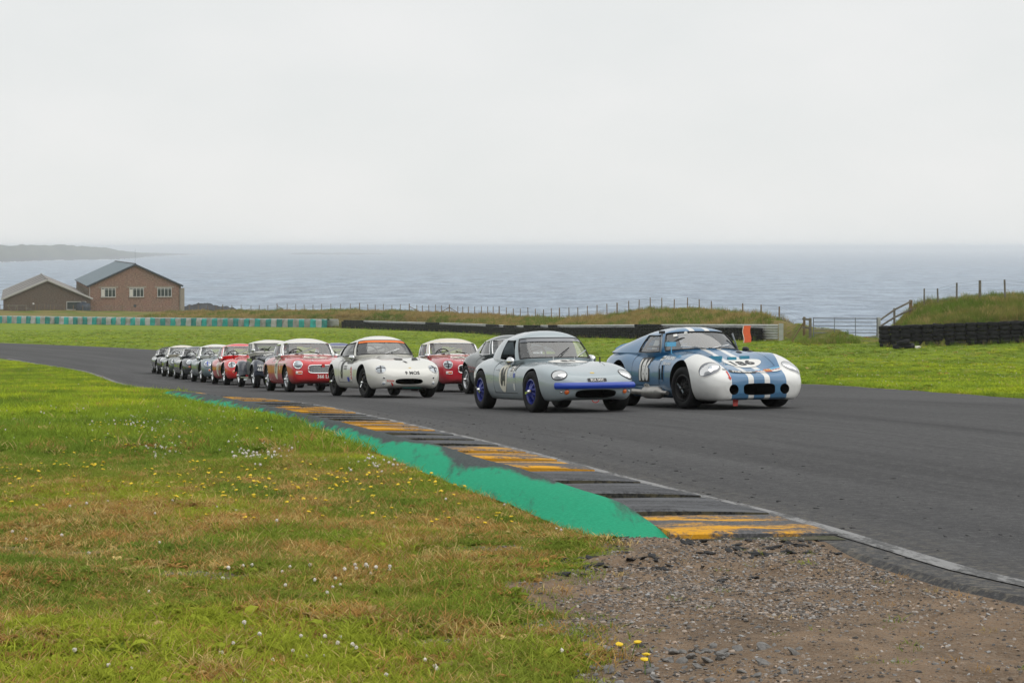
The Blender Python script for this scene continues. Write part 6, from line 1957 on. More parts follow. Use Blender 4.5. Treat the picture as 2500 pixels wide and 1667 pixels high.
# ---- long-nosed cars with faired lamps
def etype(label, paintm, px, d, hd, roofm, bumper=True):
    S = dict(label=label, paint=paintm,
        top=[(.92, .47), (.9, .54), (.8, .60), (.5, .675), (.1, .745), (-.4, .81), (-.9, .87), (-1.3, .87), (-2.3, .85), (-2.9, .74), (-3.3, .60), (-3.38, .55)],
        bot=[(.92, .40), (.88, .32), (.75, .25), (.4, .2), (0, .19), (-2.3, .19), (-2.9, .28), (-3.38, .45)],
        hw=[(.92, .30), (.89, .43), (.8, .55), (.6, .66), (.3, .75), (0, .79), (-.6, .79), (-1.2, .79), (-2.0, .80), (-2.5, .77), (-3.0, .62), (-3.38, .4)],
        zw=[(.92, .43), (0, .50), (-2.3, .52), (-3.38, .5)],
        fen=[(.92, .46), (.88, .54), (.75, .635), (.5, .71), (.1, .765), (-.4, .775), (-1.2, .77), (-2.0, .80), (-2.5, .78), (-3.0, .68), (-3.38, .52)],
        fy=[(.92, .74), (0, .74), (-3.38, .76)], dip=.7,
        wb=2.44, trf=1.28, trr=1.29, R=0.32, W=0.20, rim=0.20, style='wire', rimcol=M['alloy'], arch=0.36, arch_dz=.02,
        cockpit=(-1.08, -2.05, .52, .24), mouths=[(0, .465, .25, .06, 2.6, 0.4, 1.3)], panels=door_panels(-.95, -1.75, .28, .76),
        gh=dict(F0=[(-.88, 0, .87), (-1.22, 0, 1.15)], FA=[(-1.1, .58, .845), (-1.33, .47, 1.12)], AP=[(-1.16, .62, .84), (-1.38, .50, 1.11)], BP=[(-1.9, .62, .84), (-1.8, .50, 1.10)],
                RW=[(-2.3, .48, .84), (-2.15, .42, 1.05)], R0=[(-2.4, 0, .85), (-2.25, 0, 1.08)], dome=.07, mat=roofm, trim=M['chrome'], trim_r=.012))
    c = Car(S)
    c.place(px, d, hd)
    headlight(c, .50, .60, .112, M['lens'], M['chrome'], n=(1, .12, .35), dome=.02, ring_r=.016)
    if bumper: c.bar("front_bumper", .42, list(np.linspace(-.5, .5, 17)), .022, .030, M['chrome'], off=.02)
    for sg in (-1, 1): c.patch("indicator", (.6, sg * .46, .475), (0, 1, 0), (0, 0, 1), (1, .3 * sg, 0), .075, .022, M['amber'], e=4, dome=.02, rings=3, seg=16)
    c.mirror(-1.0, -.66, .07, M['chrome'], r=.06); c.mirror(-1.0, .66, .07, M['chrome'], r=.06)
    c.wiper(-.2, -.6, .2, M['alloy']); c.wiper(.5, .05, .2, M['alloy'])
    return c
c = etype("near black long nosed sports car with chrome front bumper and round lamps", PNB, 450, 68.0, 16.5, PNB)
c = etype("black low sports car at the very tail of the line", paint("gloss_black_paint", (0.010, 0.012, 0.018), 0.22), 388, 83.5, 16.0, M['black'], bumper=False)

# ---- vintage roadster with separate wings
PMG = paint("dark_olive_green_paint", (0.032, 0.042, 0.022), 0.3)
PMB = paint("midnight_blue_paint", (0.020, 0.028, 0.050), 0.25)
mo = dict(label="vintage dark green roadster with separate wings, white top and plate NNJ 465", paint=PMB,
    top=[(.42, .72), (.41, .84), (.36, .885), (.1, .92), (-.4, .955), (-.75, .97), (-1.0, .94), (-1.9, .90), (-2.4, .86), (-2.75, .72), (-2.85, .6)],
    bot=[(.42, .44), (.4, .36), (.3, .33), (-2.2, .33), (-2.6, .38), (-2.85, .5)],
    hw=[(.42, .16), (.41, .22), (.3, .27), (0, .32), (-.5, .42), (-.8, .49), (-1.2, .53), (-2.0, .53), (-2.4, .48), (-2.75, .40), (-2.85, .3)],
    zw=[(.42, .62), (-.5, .66), (-2.85, .62)],
    fen=[(.42, .70), (.4, .80), (.3, .84), (-.4, .90), (-.8, .91), (-1.1, .87), (-2.0, .84), (-2.5, .80), (-2.85, .58)],
    fy=[(.42, .75), (-.5, .78), (-2.85, .85)], s4=.985, s2=.985, dip=.5,
    wb=2.44, trf=1.22, trr=1.24, R=0.325, W=0.17, rim=0.205, style='wire', rimcol=M['chrome'], arch=0.34,
    cockpit=(-.95, -1.95, .44, .4),
    gh=dict(F0=[(-.84, 0, .97), (-.98, 0, 1.25)], FA=[(-.86, .52, .95), (-1.0, .505, 1.24)], AP=[(-.92, .545, .94), (-1.06, .525, 1.235)], BP=[(-1.72, .54, .90), (-1.70, .52, 1.22)],
            RW=[(-2.05, .46, .89), (-1.95, .45, 1.18)], R0=[(-2.12, 0, .90), (-2.03, 0, 1.20)], dome=.07, mat=MW, trim=M['white_num'], trim_r=.018, glass_w=M['glass_dark'], bulge=.008))
c = Car(mo)
c.place(625, 50.2, 17.5)
for sg in (-1, 1):
    # front wing: arches over the wheel and runs back into the running board
    prof = [(.36, .33), (.375, .48), (.33, .62), (.20, .715), (.02, .74), (-.18, .70), (-.36, .58), (-.55, .44), (-.80, .33), (-1.1, .285), (-1.5, .28)]
    rows = []
    for (x_, z_) in smooth_path(prof, 4):
        wi = .21 if x_ > -.5 else .15
        wo = .73 if x_ > -.4 else .70
        mid = .03 if x_ > -.5 else 0.0
        rows.append([(x_, sg * (.38 if x_ > -.2 else .45), z_ - .10 if x_ > -.5 else z_ - .01), (x_ + .01, sg * .44, z_ - .02), (x_ + .01, sg * .58, z_ + mid), (x_, sg * .68, z_ + mid * .7), (x_ - .01, sg * wo, z_ - .05), (x_ - .01, sg * (wo + .005), z_ - .09)])
    c.part("front_wing", MB().grid(rows, flip=sg > 0), PMB, sharp=None)
    prof = [(-2.02, .33), (-2.06, .50), (-2.18, .65), (-2.40, .73), (-2.62, .70), (-2.80, .58), (-2.90, .42)]
    rows = []
    for (x_, z_) in smooth_path(prof, 4):
        rows.append([(x_, sg * .44, z_ - .02), (x_, sg * .58, z_ + .02), (x_, sg * .70, z_), (x_ - .005, sg * .745, z_ - .06), (x_ - .005, sg * .75, z_ - .10)])
    c.part("rear_wing", MB().grid(rows, flip=sg > 0), PMB, sharp=None)
    c.part("running_board", MB().box((-1.30, sg * .60, .275), (1.3, .24, .025)), M['alloy'], smooth=False)
    c.part("side_panel", MB().grid([[(x_, sg * (float(c.fs['hw'](x_)) + .012), z_) for z_ in (.36, .6, .80)] for x_ in np.linspace(-.72, -2.0, 10)], flip=sg < 0), PMG, sharp=None)
    hl = MB().lathe([(0.001, .10), (.05, .095), (.085, .06), (.10, 0.0), (.09, -.08), (.05, -.15), (.001, -.17)], 20, c=(.30, sg * .32, .72), axis='X')
    o_ = c.part("headlight", hl, M['chrome'])
    c.part("lens", MB().lathe([(0.001, .108), (.05, .103), (.083, .065)], 18, c=(.30, sg * .32, .72), axis='X'), M['lens'], o_)
    lv = MB()
    for x_ in np.linspace(.12, -.62, 15): lv.box((x_, sg * (float(c.fs['hw'](x_)) + .002), .72), (.018, .014, .13))
    c.part("bonnet_louvres", lv, M['dark'], smooth=False)
gr = MB()
for k in range(14): gr.box((.425, -.15 + .3 * k / 13, .63), (.02, .010, .40))
c.part("radiator_grille", gr, M['chrome'], smooth=False)
# number on the bonnet flank, plate letters on the near wing
c.text("race_number", "59", (-.28, -.30, 1), (0.92, .0, 0), (0, 1, 0), (0, -.55, .85), .26, M['white_num'], bold=.05, wscale=1.0)
for k, (t_, zz) in enumerate((("NNJ", .60), ("465", .505))):
    V_, F_, asp = text_mesh(t_, .04)
    c.part("number_plate", MB().add([(.392 + .012 * (.62 - zz) * 4, -.56 + x_ * .085, zz + y_ * .085) for x_, y_ in V_], F_), M['white_num'], smooth=False)
c.mirror(-.90, -.53, .12, M['chrome'], r=.06)
c.part("stone_guard", MB().box((-.72, -.56, .62), (.03, .10, .5)), M['black'], smooth=False)
c.wiper(-.4, -.1, .5, M['black'])
add_driver(c, "driver in white helmet inside the vintage roadster with wings", M['helmet_k'], dz=-.24)

# ------------------------------------------------------------------ vegetation and loose stones
def mat_blade(name, trans=0.35):
    m, nt, b = newmat(name)
    nt.nodes.remove(b)
    out = [n for n in nt.nodes if n.type == 'OUTPUT_MATERIAL'][0]
    col = attr(nt, "col", 'INSTANCER').outputs['Color']
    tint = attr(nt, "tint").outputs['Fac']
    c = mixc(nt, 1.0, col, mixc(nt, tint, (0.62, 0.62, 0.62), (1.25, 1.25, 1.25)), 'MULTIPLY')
    d = nt.nodes.new("ShaderNodeBsdfDiffuse"); t = nt.nodes.new("ShaderNodeBsdfTranslucent")
    nt.links.new(c, d.inputs[0]); nt.links.new(c, t.inputs[0])
    mx = nt.nodes.new("ShaderNodeMixShader"); mx.inputs[0].default_value = trans
    nt.links.new(d.outputs[0], mx.inputs[1]); nt.links.new(t.outputs[0], mx.inputs[2]); nt.links.new(mx.outputs[0], out.inputs[0])
    return m
M['blade'] = mat_blade("grass_blade")
M['petal'] = plain("clover_petal", (0.64, 0.59, 0.53), 0.9, var=0.3, vscale=160)
M['petal_y'] = plain("yellow_petal", (0.80, 0.55, 0.02), 0.7)
M['stem'] = plain("flower_stem", (0.09, 0.14, 0.03), 0.8)
m_, nt_, b_ = newmat("gravel_stone")
setin(nt_, b_.inputs['Base Color'], attr(nt_, "col", 'INSTANCER').outputs['Color'])
b_.inputs['Roughness'].default_value = 0.85
M['gravel'] = m_
M['stone'] = plain("grey_stone", (0.155, 0.148, 0.140), 0.85, var=0.35, vscale=2.0)

SRC = {}
def source(kind, meshes):
    """a hidden library of source shapes for a scattered mass"""
    col = bpy.data.collections.new(kind)
    for i, me in enumerate(meshes):
        col.objects.link(bpy.data.objects.new(f"{kind}_{i:02d}", me))
    SRC[kind] = col
    return col

def tuft(seed, n, h, spread, width, lean, flat=0.0):
    r = np.random.default_rng(seed)
    V_, F_, T_ = [], [], []
    for k in range(n):
        a = r.uniform(0, 2 * math.pi); q = spread * math.sqrt(r.uniform(0, 1))
        bx0, by0 = q * math.cos(a), q * math.sin(a)
        hh = h * r.uniform(0.45, 1.15); w = width * r.uniform(0.7, 1.3)
        d = r.uniform(0, 2 * math.pi); ln = lean * hh * r.uniform(0.2, 1.3)
        dx, dy = math.cos(d), math.sin(d); f = r.uniform(0, math.pi); wx, wy = math.cos(f) * w, math.sin(f) * w
        t = r.uniform(0, 1)
        o = len(V_)
        for (s, ws) in ((0, 0.7), (0.4, 1.0), (0.75, 0.7)):
            cx_, cy_, cz = bx0 + dx * ln * s * s, by0 + dy * ln * s * s, hh * (s - flat * s * s)
            V_ += [(cx_ - wx * ws, cy_ - wy * ws, cz), (cx_ + wx * ws, cy_ + wy * ws, cz)]
        V_.append((bx0 + dx * ln, by0 + dy * ln, hh * (1 - flat)))
        F_ += [(o, o + 1, o + 3, o + 2), (o + 2, o + 3, o + 5, o + 4), (o + 4, o + 5, o + 6)]
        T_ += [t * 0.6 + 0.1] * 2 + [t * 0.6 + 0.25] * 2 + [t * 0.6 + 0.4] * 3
    me = bpy.data.meshes.new("tuft"); me.from_pydata(V_, [], F_)
    me.attributes.new("tint", 'FLOAT', 'POINT').data.foreach_set('value', np.array(T_, np.float32))
    me.materials.append(M['blade'])
    return me
def leafy(seed, n, r0):
    """low rosette of broad leaves: clover, plantain, dock"""
    r = np.random.default_rng(seed)
    V_, F_, T_ = [], [], []
    for k in range(n):
        a = r.uniform(0, 2 * math.pi); L_ = r0 * r.uniform(0.5, 1.1); w = L_ * r.uniform(0.22, 0.36); z = r.uniform(0.006, 0.03)
        t = r.uniform(0.0, 0.7)
        o = len(V_)
        for (s, ws, zz) in ((0.1, 0.2, 0.0), (0.45, 1.0, 1.0), (0.8, 0.8, 1.2), (1.05, 0.1, 0.8)):
            c_ = (math.cos(a) * L_ * s, math.sin(a) * L_ * s); nx, ny = -math.sin(a) * w * ws, math.cos(a) * w * ws
            V_ += [(c_[0] - nx, c_[1] - ny, z * zz + 0.004), (c_[0], c_[1], z * zz * 0.8), (c_[0] + nx, c_[1] + ny, z * zz + 0.004)]
        for i in range(3):
            for j in range(2): F_.append((o + i * 3 + j, o + i * 3 + j + 1, o + i * 3 + j + 4, o + i * 3 + j + 3))
        T_ += [t] * 12
    me = bpy.data.meshes.new("leafy"); me.from_pydata(V_, [], F_)
    me.attributes.new("tint", 'FLOAT', 'POINT').data.foreach_set('value', np.array(T_, np.float32))
    me.materials.append(M['blade'])
    return me
def flower(seed, petal, head=0.011, h=0.07, flat=False):
    r = np.random.default_rng(seed)
    bm = bmesh.new()
    lx, ly = r.normal() * 0.012, r.normal() * 0.012
    bmesh.ops.create_icosphere(bm, subdivisions=2, radius=head, matrix=Matrix.Translation((lx, ly, h)))
    for v in bm.verts:
        v.co += Vector(r.normal(size=3)) * head * 0.10
        if flat: v.co.z = h + (v.co.z - h) * 0.4
    nh = len(bm.faces)
    mb = MB().tube([(0, 0, 0), (lx * 0.4, ly * 0.4, h * 0.55), (lx, ly, h)], 0.0016, 3, cap=False)
    vs = [bm.verts.new(v) for v in mb.v]
    for f in mb.f: bm.faces.new([vs[i] for i in f]).material_index = 1
    me = bpy.data.meshes.new("flower"); bm.to_mesh(me); bm.free()
    me.materials.append(petal); me.materials.append(M['stem'])
    return me

def scatter(name, label, cat, src, P, rot, scl, idx, col):
    me = bpy.data.meshes.new(name)
    n = len(P)
    me.vertices.add(n)
    me.vertices.foreach_set('co', np.asarray(P, np.float32).ravel())
    me.attributes.new("rot", 'FLOAT_VECTOR', 'POINT').data.foreach_set('vector', np.asarray(rot, np.float32).ravel())
    me.attributes.new("scl", 'FLOAT_VECTOR', 'POINT').data.foreach_set('vector', np.asarray(scl, np.float32).ravel())
    me.attributes.new("idx", 'INT', 'POINT').data.foreach_set('value', np.asarray(idx, np.int32))
    me.attributes.new("col", 'FLOAT_COLOR', 'POINT').data.foreach_set('color', np.concatenate([np.asarray(col), np.ones((n, 1))], 1).astype(np.float32).ravel())
    o = bpy.data.objects.new(name, me); COL.objects.link(o)
    ng = bpy.data.node_groups.new(name, 'GeometryNodeTree')
    ng.interface.new_socket("Geometry", in_out='INPUT', socket_type='NodeSocketGeometry')
    ng.interface.new_socket("Geometry", in_out='OUTPUT', socket_type='NodeSocketGeometry')
    N = ng.nodes.new
    gi, go = N("NodeGroupInput"), N("NodeGroupOutput")
    ci = N("GeometryNodeCollectionInfo"); ci.inputs[0].default_value = src; ci.inputs[1].default_value = True; ci.inputs[2].default_value = True
    ip = N("GeometryNodeInstanceOnPoints"); ip.inputs['Pick Instance'].default_value = True
    def na(nm, ty):
        a = N("GeometryNodeInputNamedAttribute"); a.data_type = ty; a.inputs[0].default_value = nm; return a.outputs[0]
    K = ng.links.new
    K(gi.outputs[0], ip.inputs['Points']); K(ci.outputs[0], ip.inputs['Instance'])
    K(na("idx", 'INT'), ip.inputs['Instance Index']); K(na("rot", 'FLOAT_VECTOR'), ip.inputs['Rotation']); K(na("scl", 'FLOAT_VECTOR'), ip.inputs['Scale'])
    K(ip.outputs[0], go.inputs[0])
    md = o.modifiers.new("scatter", 'NODES'); md.node_group = ng
    return tag(o, label, cat, kind='stuff')

def sample(n, d0, d1, xl, xr, power=2.0):
    """points spread over the ground strip, thinning out with distance"""
    u = rng.uniform(0, 1, n)
    k = 2 - power
    d = (d0 ** k + (d1 ** k - d0 ** k) * u) ** (1 / k) if abs(k) > 1e-6 else d0 * (d1 / d0) ** u
    x = rng.uniform(0, 1, n)
    return xl(d) + (xr(d) - xl(d)) * x, d

def left_paved(d):
    e = np.where((d > K_NEAR) & (d < 39.5), np.minimum(X_green(np.clip(d, K_NEAR, 40)), X_edge(d)), X_edge(d))
    return e

G_TUFT = source("grass_tuft", [tuft(i, 16, 0.055 if i < 5 else 0.085, 0.05, 0.0016, 0.7) for i in range(8)] + [leafy(40 + i, 9, 0.05) for i in range(4)])
def turf_colour(X, d):
    n = len(X)
    a = fbm(X * 0.9 + 3, d * 0.55, 51, 4); b = fbm(X * 3.6, d * 2.6, 57, 4); c = fbm(X * 0.35, d * 0.3, 61, 3)
    nf = sstep(15 - d, -3, 4)[:, None]
    base = np.array((0.205, 0.290, 0.034)) * (1 - nf) + np.array((0.180, 0.225, 0.042)) * nf
    dark, lime = np.array((0.120, 0.190, 0.036)), np.array((0.325, 0.400, 0.034)) * (1 - nf) + np.array((0.270, 0.315, 0.042)) * nf
    straw = np.where(rng.uniform(0, 1, (n, 1)) < 0.6, np.array((0.350, 0.215, 0.080)), np.array((0.420, 0.330, 0.150)))
    w1 = sstep(a, 0.45, 0.62)[:, None]; w2 = sstep(b, 0.50, 0.66)[:, None]; w3 = (1 - sstep(c, 0.38, 0.55))[:, None]
    col = base * (1 - w1) + lime * w1
    col = col * (1 - 0.65 * w3) + dark * 0.65 * w3
    nearf = sstep(14 - d, -8, 5)[:, None]
    dry = np.clip(w2 * (0.14 + 0.76 * nearf), 0, 1)
    # a broad dry belt crosses the verge
    belt = np.exp(-((d - 9.3 - 0.25 * X) / 2.2) ** 2)[:, None] * sstep(fbm(X * 2.6, d * 2.6, 67, 4), 0.40, 0.58)[:, None]
    dry = np.clip(dry * 0.7 + 0.55 * belt + 0.16 * nf, 0, 0.85)
    pick = (rng.uniform(0, 1, (n, 1)) < dry)
    col = np.where(pick, straw * rng.uniform(0.75, 1.25, (n, 1)), col)
    return col * np.array((1.16, 1.12, 1.0)) * rng.uniform(0.88, 1.4, (n, 1))

def grass_zone(name, label, n, d0, d1, xl, xr, power, smin, smax, hs=1.0, dirt_keep=0.06, far=False):
    X, d = sample(n, d0, d1, xl, xr, power)
    dmk = dirt_mask(X, d) + (fbm(X * 3.2, d * 3.2, 71, 3) - 0.5) * 0.7
    keep = rng.uniform(0, 1, n) < np.maximum(dirt_keep, 1 - sstep(dmk, 0.22, 0.78))
    inner = (X > left_paved(d) - 0.01) & (X < X_far(d) + 0.1) & (d < 170)
    keep &= ~inner
    X, d, dmk = X[keep], d[keep], dmk[keep]
    n = len(X)
    idx = np.where(rng.uniform(0, 1, n) < 0.80, rng.integers(0, 8, n), rng.integers(8, 12, n))
    s = rng.uniform(smin, smax, n) * (0.75 + 0.6 * fbm(X * 1.5, d * 1.5, 81, 3))
    idx = np.where(dmk > 0.5, idx % 5, idx)
    s = np.where(dmk > 0.5, s * 0.7, s)
    scl = np.stack([s, s, s * hs * rng.uniform(0.6, 1.15, n)], 1)
    rot = np.stack([rng.normal(0, 0.08, n), rng.normal(0, 0.08, n), rng.uniform(0, 6.28, n)], 1)
    P = np.stack([X, d, Zg(X, d) - 0.004], 1)
    return scatter(name, label, "grass", G_TUFT, P, rot, scl, idx, turf_colour(X, d))
vl = lambda d: -0.30 * d - 1.6
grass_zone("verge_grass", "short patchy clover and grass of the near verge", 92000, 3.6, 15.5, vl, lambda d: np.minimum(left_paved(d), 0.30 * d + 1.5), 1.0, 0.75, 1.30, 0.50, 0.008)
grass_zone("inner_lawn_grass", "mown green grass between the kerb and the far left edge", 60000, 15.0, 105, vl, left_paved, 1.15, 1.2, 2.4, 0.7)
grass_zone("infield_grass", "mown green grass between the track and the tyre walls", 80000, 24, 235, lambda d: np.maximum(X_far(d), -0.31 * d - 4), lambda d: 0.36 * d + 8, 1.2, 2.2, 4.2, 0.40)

# long seeding grass on the banks
B_TUFT = source("bank_tuft", [tuft(100 + i, 22, 0.42, 0.22, 0.007, 0.55) for i in range(5)] + [tuft(120 + i, 16, 0.62, 0.16, 0.005, 0.35) for i in range(3)])
def bank_zone(name, label, n, xa, xb, t0, t1, k, brown=1.0):
    X = rng.uniform(xa, xb, n); t = t0 + (t1 - t0) * rng.uniform(0, 1, n) ** 1.2
    d = _dbar(X) + t * np.clip(_dfen(X) + 3.0 - _dbar(X), 2, 60)
    ok = (d < _dcliff(X) - 0.3)
    gap = (X > 17.4) & (X - 0.20 * np.clip(d - 101, 0, 22) < 20.6) & (d > 104) & (d < 126)
    ok &= ~gap
    X, d = X[ok], d[ok]; n = len(X)
    a = fbm(X * 0.33, d * 0.22, 91, 4)
    w = sstep(a, 0.42, 0.60)[:, None] * brown
    col = np.array((0.135, 0.200, 0.030)) * (1 - w) + np.array((0.340, 0.250, 0.095)) * w
    pick = rng.uniform(0, 1, (n, 1)) < 0.25 * brown
    col = np.where(pick, np.array((0.40, 0.30, 0.13)), col) * rng.uniform(0.7, 1.3, (n, 1))
    s = rng.uniform(0.6, 1.25, n) * k * (0.7 + 0.7 * fbm(X * 0.6, d * 0.4, 95, 3))
    P = np.stack([X, d, Zg(X, d) - 0.02], 1)
    return scatter(name, label, "grass", B_TUFT, P, np.stack([rng.normal(0, 0.12, n), rng.normal(0, 0.12, n), rng.uniform(0, 6.28, n)], 1), np.stack([s * 1.3, s * 1.3, s], 1), rng.integers(0, 8, n), col)
bank_zone("bank_grass", "rough brown and green seeding grass on the bank behind the tyre wall", 26000, -60, 21, 0.02, 1.0, 0.85)
bank_zone("bank_grass", "rough green grass covering the bank above the right hand tyre wall", 9000, 20.8, 42, 0.03, 1.0, 0.80, 0.45)
# weeds along the foot of the barriers, the posts and the gate
pts_ = [(c_[0] + rng.normal(0, 0.25), c_[1] - 0.35 - abs(rng.normal(0, 0.18))) for c_ in resample(WALL, 0.16)] + [(c_[0] + rng.normal(0, 0.25), c_[1] - 0.45 - abs(rng.normal(0, 0.2))) for c_ in resample(TW2, 0.10)]
pts_ += [(c_[0] + rng.normal(0, 0.25), c_[1] + 0.42 + abs(rng.normal(0, 0.25))) for c_ in resample(TW2, 0.03)]
pts_ += [(rng.uniform(17.4, 20.8), rng.uniform(109, 114.5)) for _ in range(420)]
Q = np.array(pts_); n = len(Q)
s = rng.uniform(0.30, 0.85, n)
wcol = np.where(rng.uniform(0, 1, (n, 1)) < 0.35, np.array((0.30, 0.25, 0.09)), np.array((0.15, 0.23, 0.03))) * rng.uniform(0.7, 1.3, (n, 1))
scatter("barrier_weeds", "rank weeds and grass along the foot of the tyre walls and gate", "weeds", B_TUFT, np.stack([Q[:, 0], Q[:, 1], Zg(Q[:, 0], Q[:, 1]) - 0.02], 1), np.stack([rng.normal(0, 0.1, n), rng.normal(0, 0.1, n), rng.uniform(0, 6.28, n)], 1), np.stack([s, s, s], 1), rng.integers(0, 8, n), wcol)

# clover heads and yellow flowers, massed
F_W = source("clover_head", [flower(i, M['petal'], 0.0085, 0.026 + 0.007 * i) for i in range(4)])
F_Y = source("yellow_flower", [flower(10 + i, M['petal_y'], 0.0095, 0.030 + 0.009 * i, True) for i in range(3)])
def drift(name, label, src, k, n, d0, d1, xl, xr, thr, seed, s0, s1, power=1.2):
    X, d = sample(n, d0, d1, xl, xr, power)
    f = fbm(X * 0.55, d * 0.33, seed, 3)
    ok = (rng.uniform(0, 1, n) < sstep(f, thr, thr + 0.14)) & (dirt_mask(X, d) < 0.45)
    ok &= ~((X > left_paved(d) - 0.02) & (X < X_far(d) + 0.15) & (d < 170))
    X, d = X[ok], d[ok]; n = len(X)
    s = rng.uniform(s0, s1, n) * (1 + 0.012 * d)
    return scatter(name, label, "flowers", src, np.stack([X, d, Zg(X, d) - 0.003], 1), np.stack([rng.normal(0, 0.2, n), rng.normal(0, 0.2, n), rng.uniform(0, 6.28, n)], 1), np.stack([s, s, s], 1), rng.integers(0, k, n), np.ones((n, 3)))
def clusters(name, label, src, k, spots, s0, s1):
    Q = []
    for (px, py, wx, wy, m) in spots:
        for _ in range(m):
            g_ = ground2(random.gauss(px, wx), random.gauss(py, wy)); Q.append(g_)
    Q = np.array(Q)
    ok = (Q[:, 0] < left_paved(Q[:, 1]) - 0.05)
    X, d = Q[ok, 0], Q[ok, 1]; n = len(X)
    s = rng.uniform(s0, s1, n) * (1 + 0.010 * d)
    return scatter(name, label, "flowers", src, np.stack([X, d, Zg(X, d) - 0.003], 1), np.stack([rng.normal(0, 0.2, n), rng.normal(0, 0.2, n), rng.uniform(0, 6.28, n)], 1), np.stack([s, s, s], 1), rng.integers(0, k, n), np.ones((n, 3)))
clusters("clover_flowers", "drifts of small white clover heads in the inner lawn", F_W, 4, [(330, 1042, 130, 16, 230), (600, 1010, 150, 14, 200), (630, 1112, 42, 16, 110), (385, 1102, 30, 8, 34), (150, 1010, 120, 20, 120), (560, 970, 130, 14, 120), (700, 1050, 120, 25, 90), (250, 1000, 200, 40, 160), (950, 1140, 60, 10, 40)], 0.65, 1.1)
drift("clover_flowers", "scattered white clover heads across the near verge", F_W, 4, 190, 4.2, 12.5, vl, lambda d: np.minimum(left_paved(d), 1.2), 0.46, 207, 0.55, 0.85)
drift("yellow_flowers", "specks of small yellow flowers in the verge", F_Y, 3, 5000, 9.0, 60, vl, left_paved, 0.53, 211, 0.7, 1.15)
drift("yellow_flowers", "specks of yellow flowers in the grass beyond the track", F_Y, 3, 3800, 36, 115, lambda d: np.maximum(X_far(d), -0.30 * d), lambda d: 0.30 * d + 3, 0.50, 217, 0.7, 1.1)
drift("clover_flowers", "specks of white clover in the grass beyond the track", F_W, 4, 1500, 36, 100, lambda d: np.maximum(X_far(d), -0.30 * d), lambda d: 0.30 * d + 3, 0.46, 223, 0.6, 1.0)

# single flowers that stand out in the foreground
def single(px, py, src, k, name, label, cat, group, s):
    p = ground2(px, py)
    o = src.objects[k].copy(); o.name = name; COL.objects.link(o)
    o.location = (p[0], p[1], float(Zg(p[0], p[1])) - 0.002); o.scale = (s, s, s); o.rotation_euler = (random.gauss(0, .1), random.gauss(0, .1), random.uniform(0, 6))
    tag(o, label, cat, group)
for (px, py) in ((590, 1402), (612, 1398), (688, 1415), (560, 1410), (705, 1402), (820, 1420), (840, 1412), (855, 1405), (868, 1398), (880, 1400), (893, 1408), (830, 1432), (812, 1440), (800, 1450), (905, 1396), (920, 1402), (940, 1402), (950, 1398), (755, 1436), (768, 1425), (700, 1440), (545, 1425), (795, 1392), (760, 1396)):
    single(px, py, F_W, random.randrange(4), "clover_flower", "white clover head in the loose cluster midway across the near verge", "flower", "clover cluster in the near verge", random.uniform(.6, .9))
for (px, py) in ((740, 1587), (800, 1582), (813, 1565), (850, 1592), (735, 1565), (725, 1600), (758, 1600), (790, 1600), (835, 1556), (555, 1590), (633, 1565), (260, 1640), (322, 1642), (905, 1655), (940, 1660), (600, 1665), (750, 1645)):
    single(px, py, F_W, random.randrange(4), "clover_flower", "white clover head in the green grass at the near edge of the verge", "flower", "clover at the near edge", random.uniform(.5, .75))
for (px, py, lab) in ((1523, 1583, "yellow flower with closed bud in the gravel, tallest of four"), (1542, 1590, "yellow flower beside the tallest one in the gravel"), (1575, 1625, "yellow flower low among the grey stones"), (1590, 1612, "yellow flower just above the lowest one among the stones")):
    single(px, py, F_Y, random.randrange(3), "yellow_flower", lab, "flower", "yellow flowers in the gravel", 1.25)

# gravel and stones on the bare earth
G_ST = source("gravel_piece", [stone_mesh("gravel", 300 + i, 1, 0.6) for i in range(6)])
for o in G_ST.objects: o.data.materials.append(M['gravel'])
def pebbles(name, label, n, d0, d1, smin, smax, power, thr=0.5, mult=1.0):
    X, d = sample(n, d0, d1, lambda d: -0.30 * d - 1 + 0.25 * d, lambda d: 0.32 * d + 1.0, power)
    m = dirt_mask(X, d) + (fbm(X * 3.2, d * 3.2, 71, 3) - 0.5) * 0.5
    ok = (m > thr) & (X < X_edge(d) - 0.05) & (rng.uniform(0, 1, n) < 0.15 + 0.85 * sstep(fbm(X * 1.3, d * 1.1, 301, 3), 0.30, 0.62))
    X, d = X[ok], d[ok]; n = len(X)
    s = smin * (smax / smin) ** (rng.uniform(0, 1, n) ** 2.2)
    g = 0.05 + 0.30 * rng.uniform(0, 1, (n, 1)) ** 1.6; warm = rng.uniform(1.0, 1.32, (n, 1))
    col = np.concatenate([g * warm, g, g / warm], 1)
    return scatter(name, label, "gravel", G_ST, np.stack([X, d, Zg(X, d) + s * 0.15], 1), rng.uniform(-0.4, 0.4, (n, 3)) + np.array((0, 0, 1)) * rng.uniform(0, 6, (n, 1)), np.stack([s * rng.uniform(0.8, 1.4, n), s, s * 0.9], 1), rng.integers(0, 6, n), col)
pebbles("gravel", "fine grey and brown gravel strewn over the bare earth", 190000, 3.6, 9.6, 0.0020, 0.0105, 1.0)
st_meshes = [stone_mesh("stone", 400 + i, 2, 0.55) for i in range(6)]
for me in st_meshes:
    me.materials.append(M['stone']); me.polygons.foreach_set('use_smooth', [True] * len(me.polygons)); me.set_sharp_from_angle(angle=0.45)
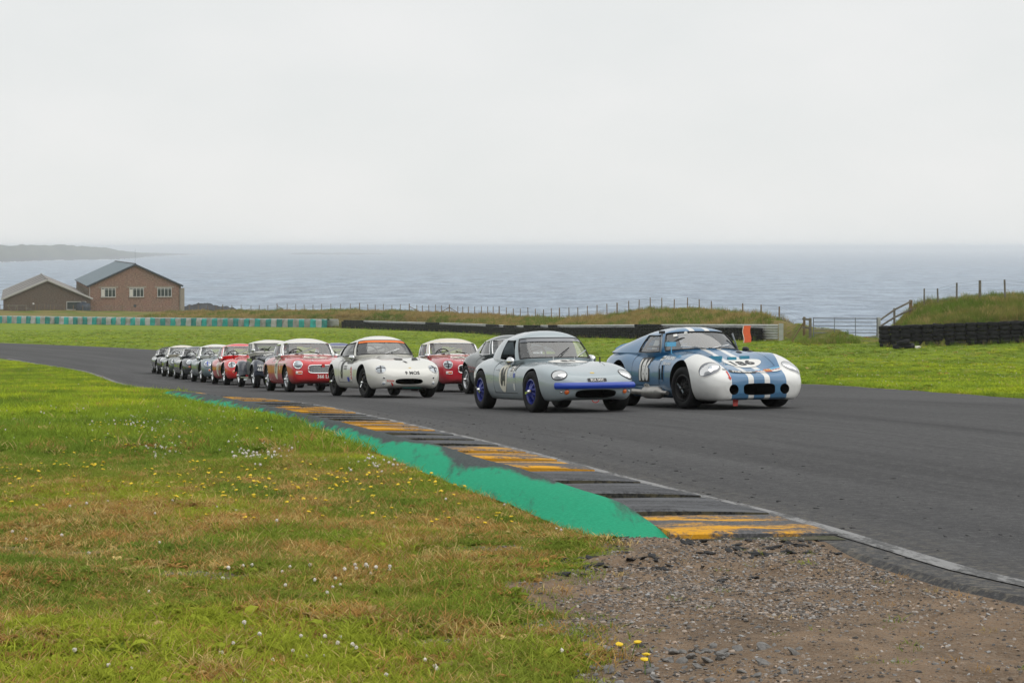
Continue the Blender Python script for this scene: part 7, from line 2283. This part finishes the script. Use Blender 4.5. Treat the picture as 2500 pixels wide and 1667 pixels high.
for k in range(120):
    px = random.gauss(1640, 150); py = random.uniform(1560, 1668)
    if px < 1380 or px > 2150: continue
    p = ground2(px, py); s = 0.006 + 0.013 * random.random() ** 1.7
    o = bpy.data.objects.new("stone", st_meshes[k % 6]); COL.objects.link(o)
    o.location = (p[0], p[1], float(Zg(p[0], p[1])) + s * 0.2); o.scale = (s * random.uniform(.9, 1.4), s, s); o.rotation_euler = (random.gauss(0, .3), random.gauss(0, .3), random.uniform(0, 6))
    tag(o, "grey stone in the loose pile between the grass and the bare earth", "stone", "stones at the verge edge")
M['crumb'] = plain("rubber_crumb", (0.012, 0.012, 0.013), 0.8)
CR = source("rubber_piece", [stone_mesh("crumb", 500 + i, 1, 0.35) for i in range(3)])
for o in CR.objects: o.data.materials.append(M['crumb'])
n = 420
d = rng.uniform(7.5, 26, n); X = X_line(d) + np.abs(rng.normal(0, 0.9, n)) - 0.25
s = 0.003 + 0.011 * rng.uniform(0, 1, n) ** 3
scatter("rubber_crumbs", "black crumbs of tyre rubber strewn beside the racing line", "rubber crumbs", CR, np.stack([X, d, Z(X, d) + 0.016], 1), np.stack([rng.normal(0, .1, n), rng.normal(0, .1, n), rng.uniform(0, 6, n)], 1), np.stack([s * 1.8, s, s], 1), rng.integers(0, 3, n), np.ones((n, 3)))
X, d = sample(900, 7.2, 9.4, lambda d: 0.0 * d - 0.4, lambda d: 0.0 * d + 1.4, 1.0)
ok = (dirt_mask(X, d) > 0.45) & (fbm(X * 2.2, d * 2.2, 333, 3) > 0.5) & (X < X_edge(d))
X, d = X[ok], d[ok]; n = len(X); s = 0.005 + 0.022 * rng.uniform(0, 1, n) ** 3
scatter("rubber_crumbs", "heap of black rubber crumbs on the earth at the kerb end", "rubber crumbs", CR, np.stack([X, d, Zg(X, d) + 0.004], 1), np.stack([rng.normal(0, .2, n), rng.normal(0, .2, n), rng.uniform(0, 6, n)], 1), np.stack([s * 1.8, s, s], 1), rng.integers(0, 3, n), np.ones((n, 3)))

# ------------------------------------------------------------------ haze: sea air round the whole scene
hz, hnt, hb = newmat("sea_haze")
hnt.nodes.remove(hb)
pv = hnt.nodes.new("ShaderNodeVolumePrincipled")
pv.inputs['Color'].default_value = (0.985, 0.995, 1.0, 1)
pv.inputs['Density'].default_value = 2.1e-4
pv.inputs['Anisotropy'].default_value = 0.5
hnt.links.new(pv.outputs[0], [n for n in hnt.nodes if n.type == 'OUTPUT_MATERIAL'][0].inputs['Volume'])
hv = [(x, y, z) for z in (-9, EYE + 8) for y in (-400, 61000) for x in (-61000, 61000)]
o = obj("haze", hv, [(0, 2, 3, 1), (4, 5, 7, 6), (0, 1, 5, 4), (2, 6, 7, 3), (0, 4, 6, 2), (1, 3, 7, 5)], hz, smooth=False)
tag(o, "pale sea haze lying over the water and shore", "haze", kind='stuff')
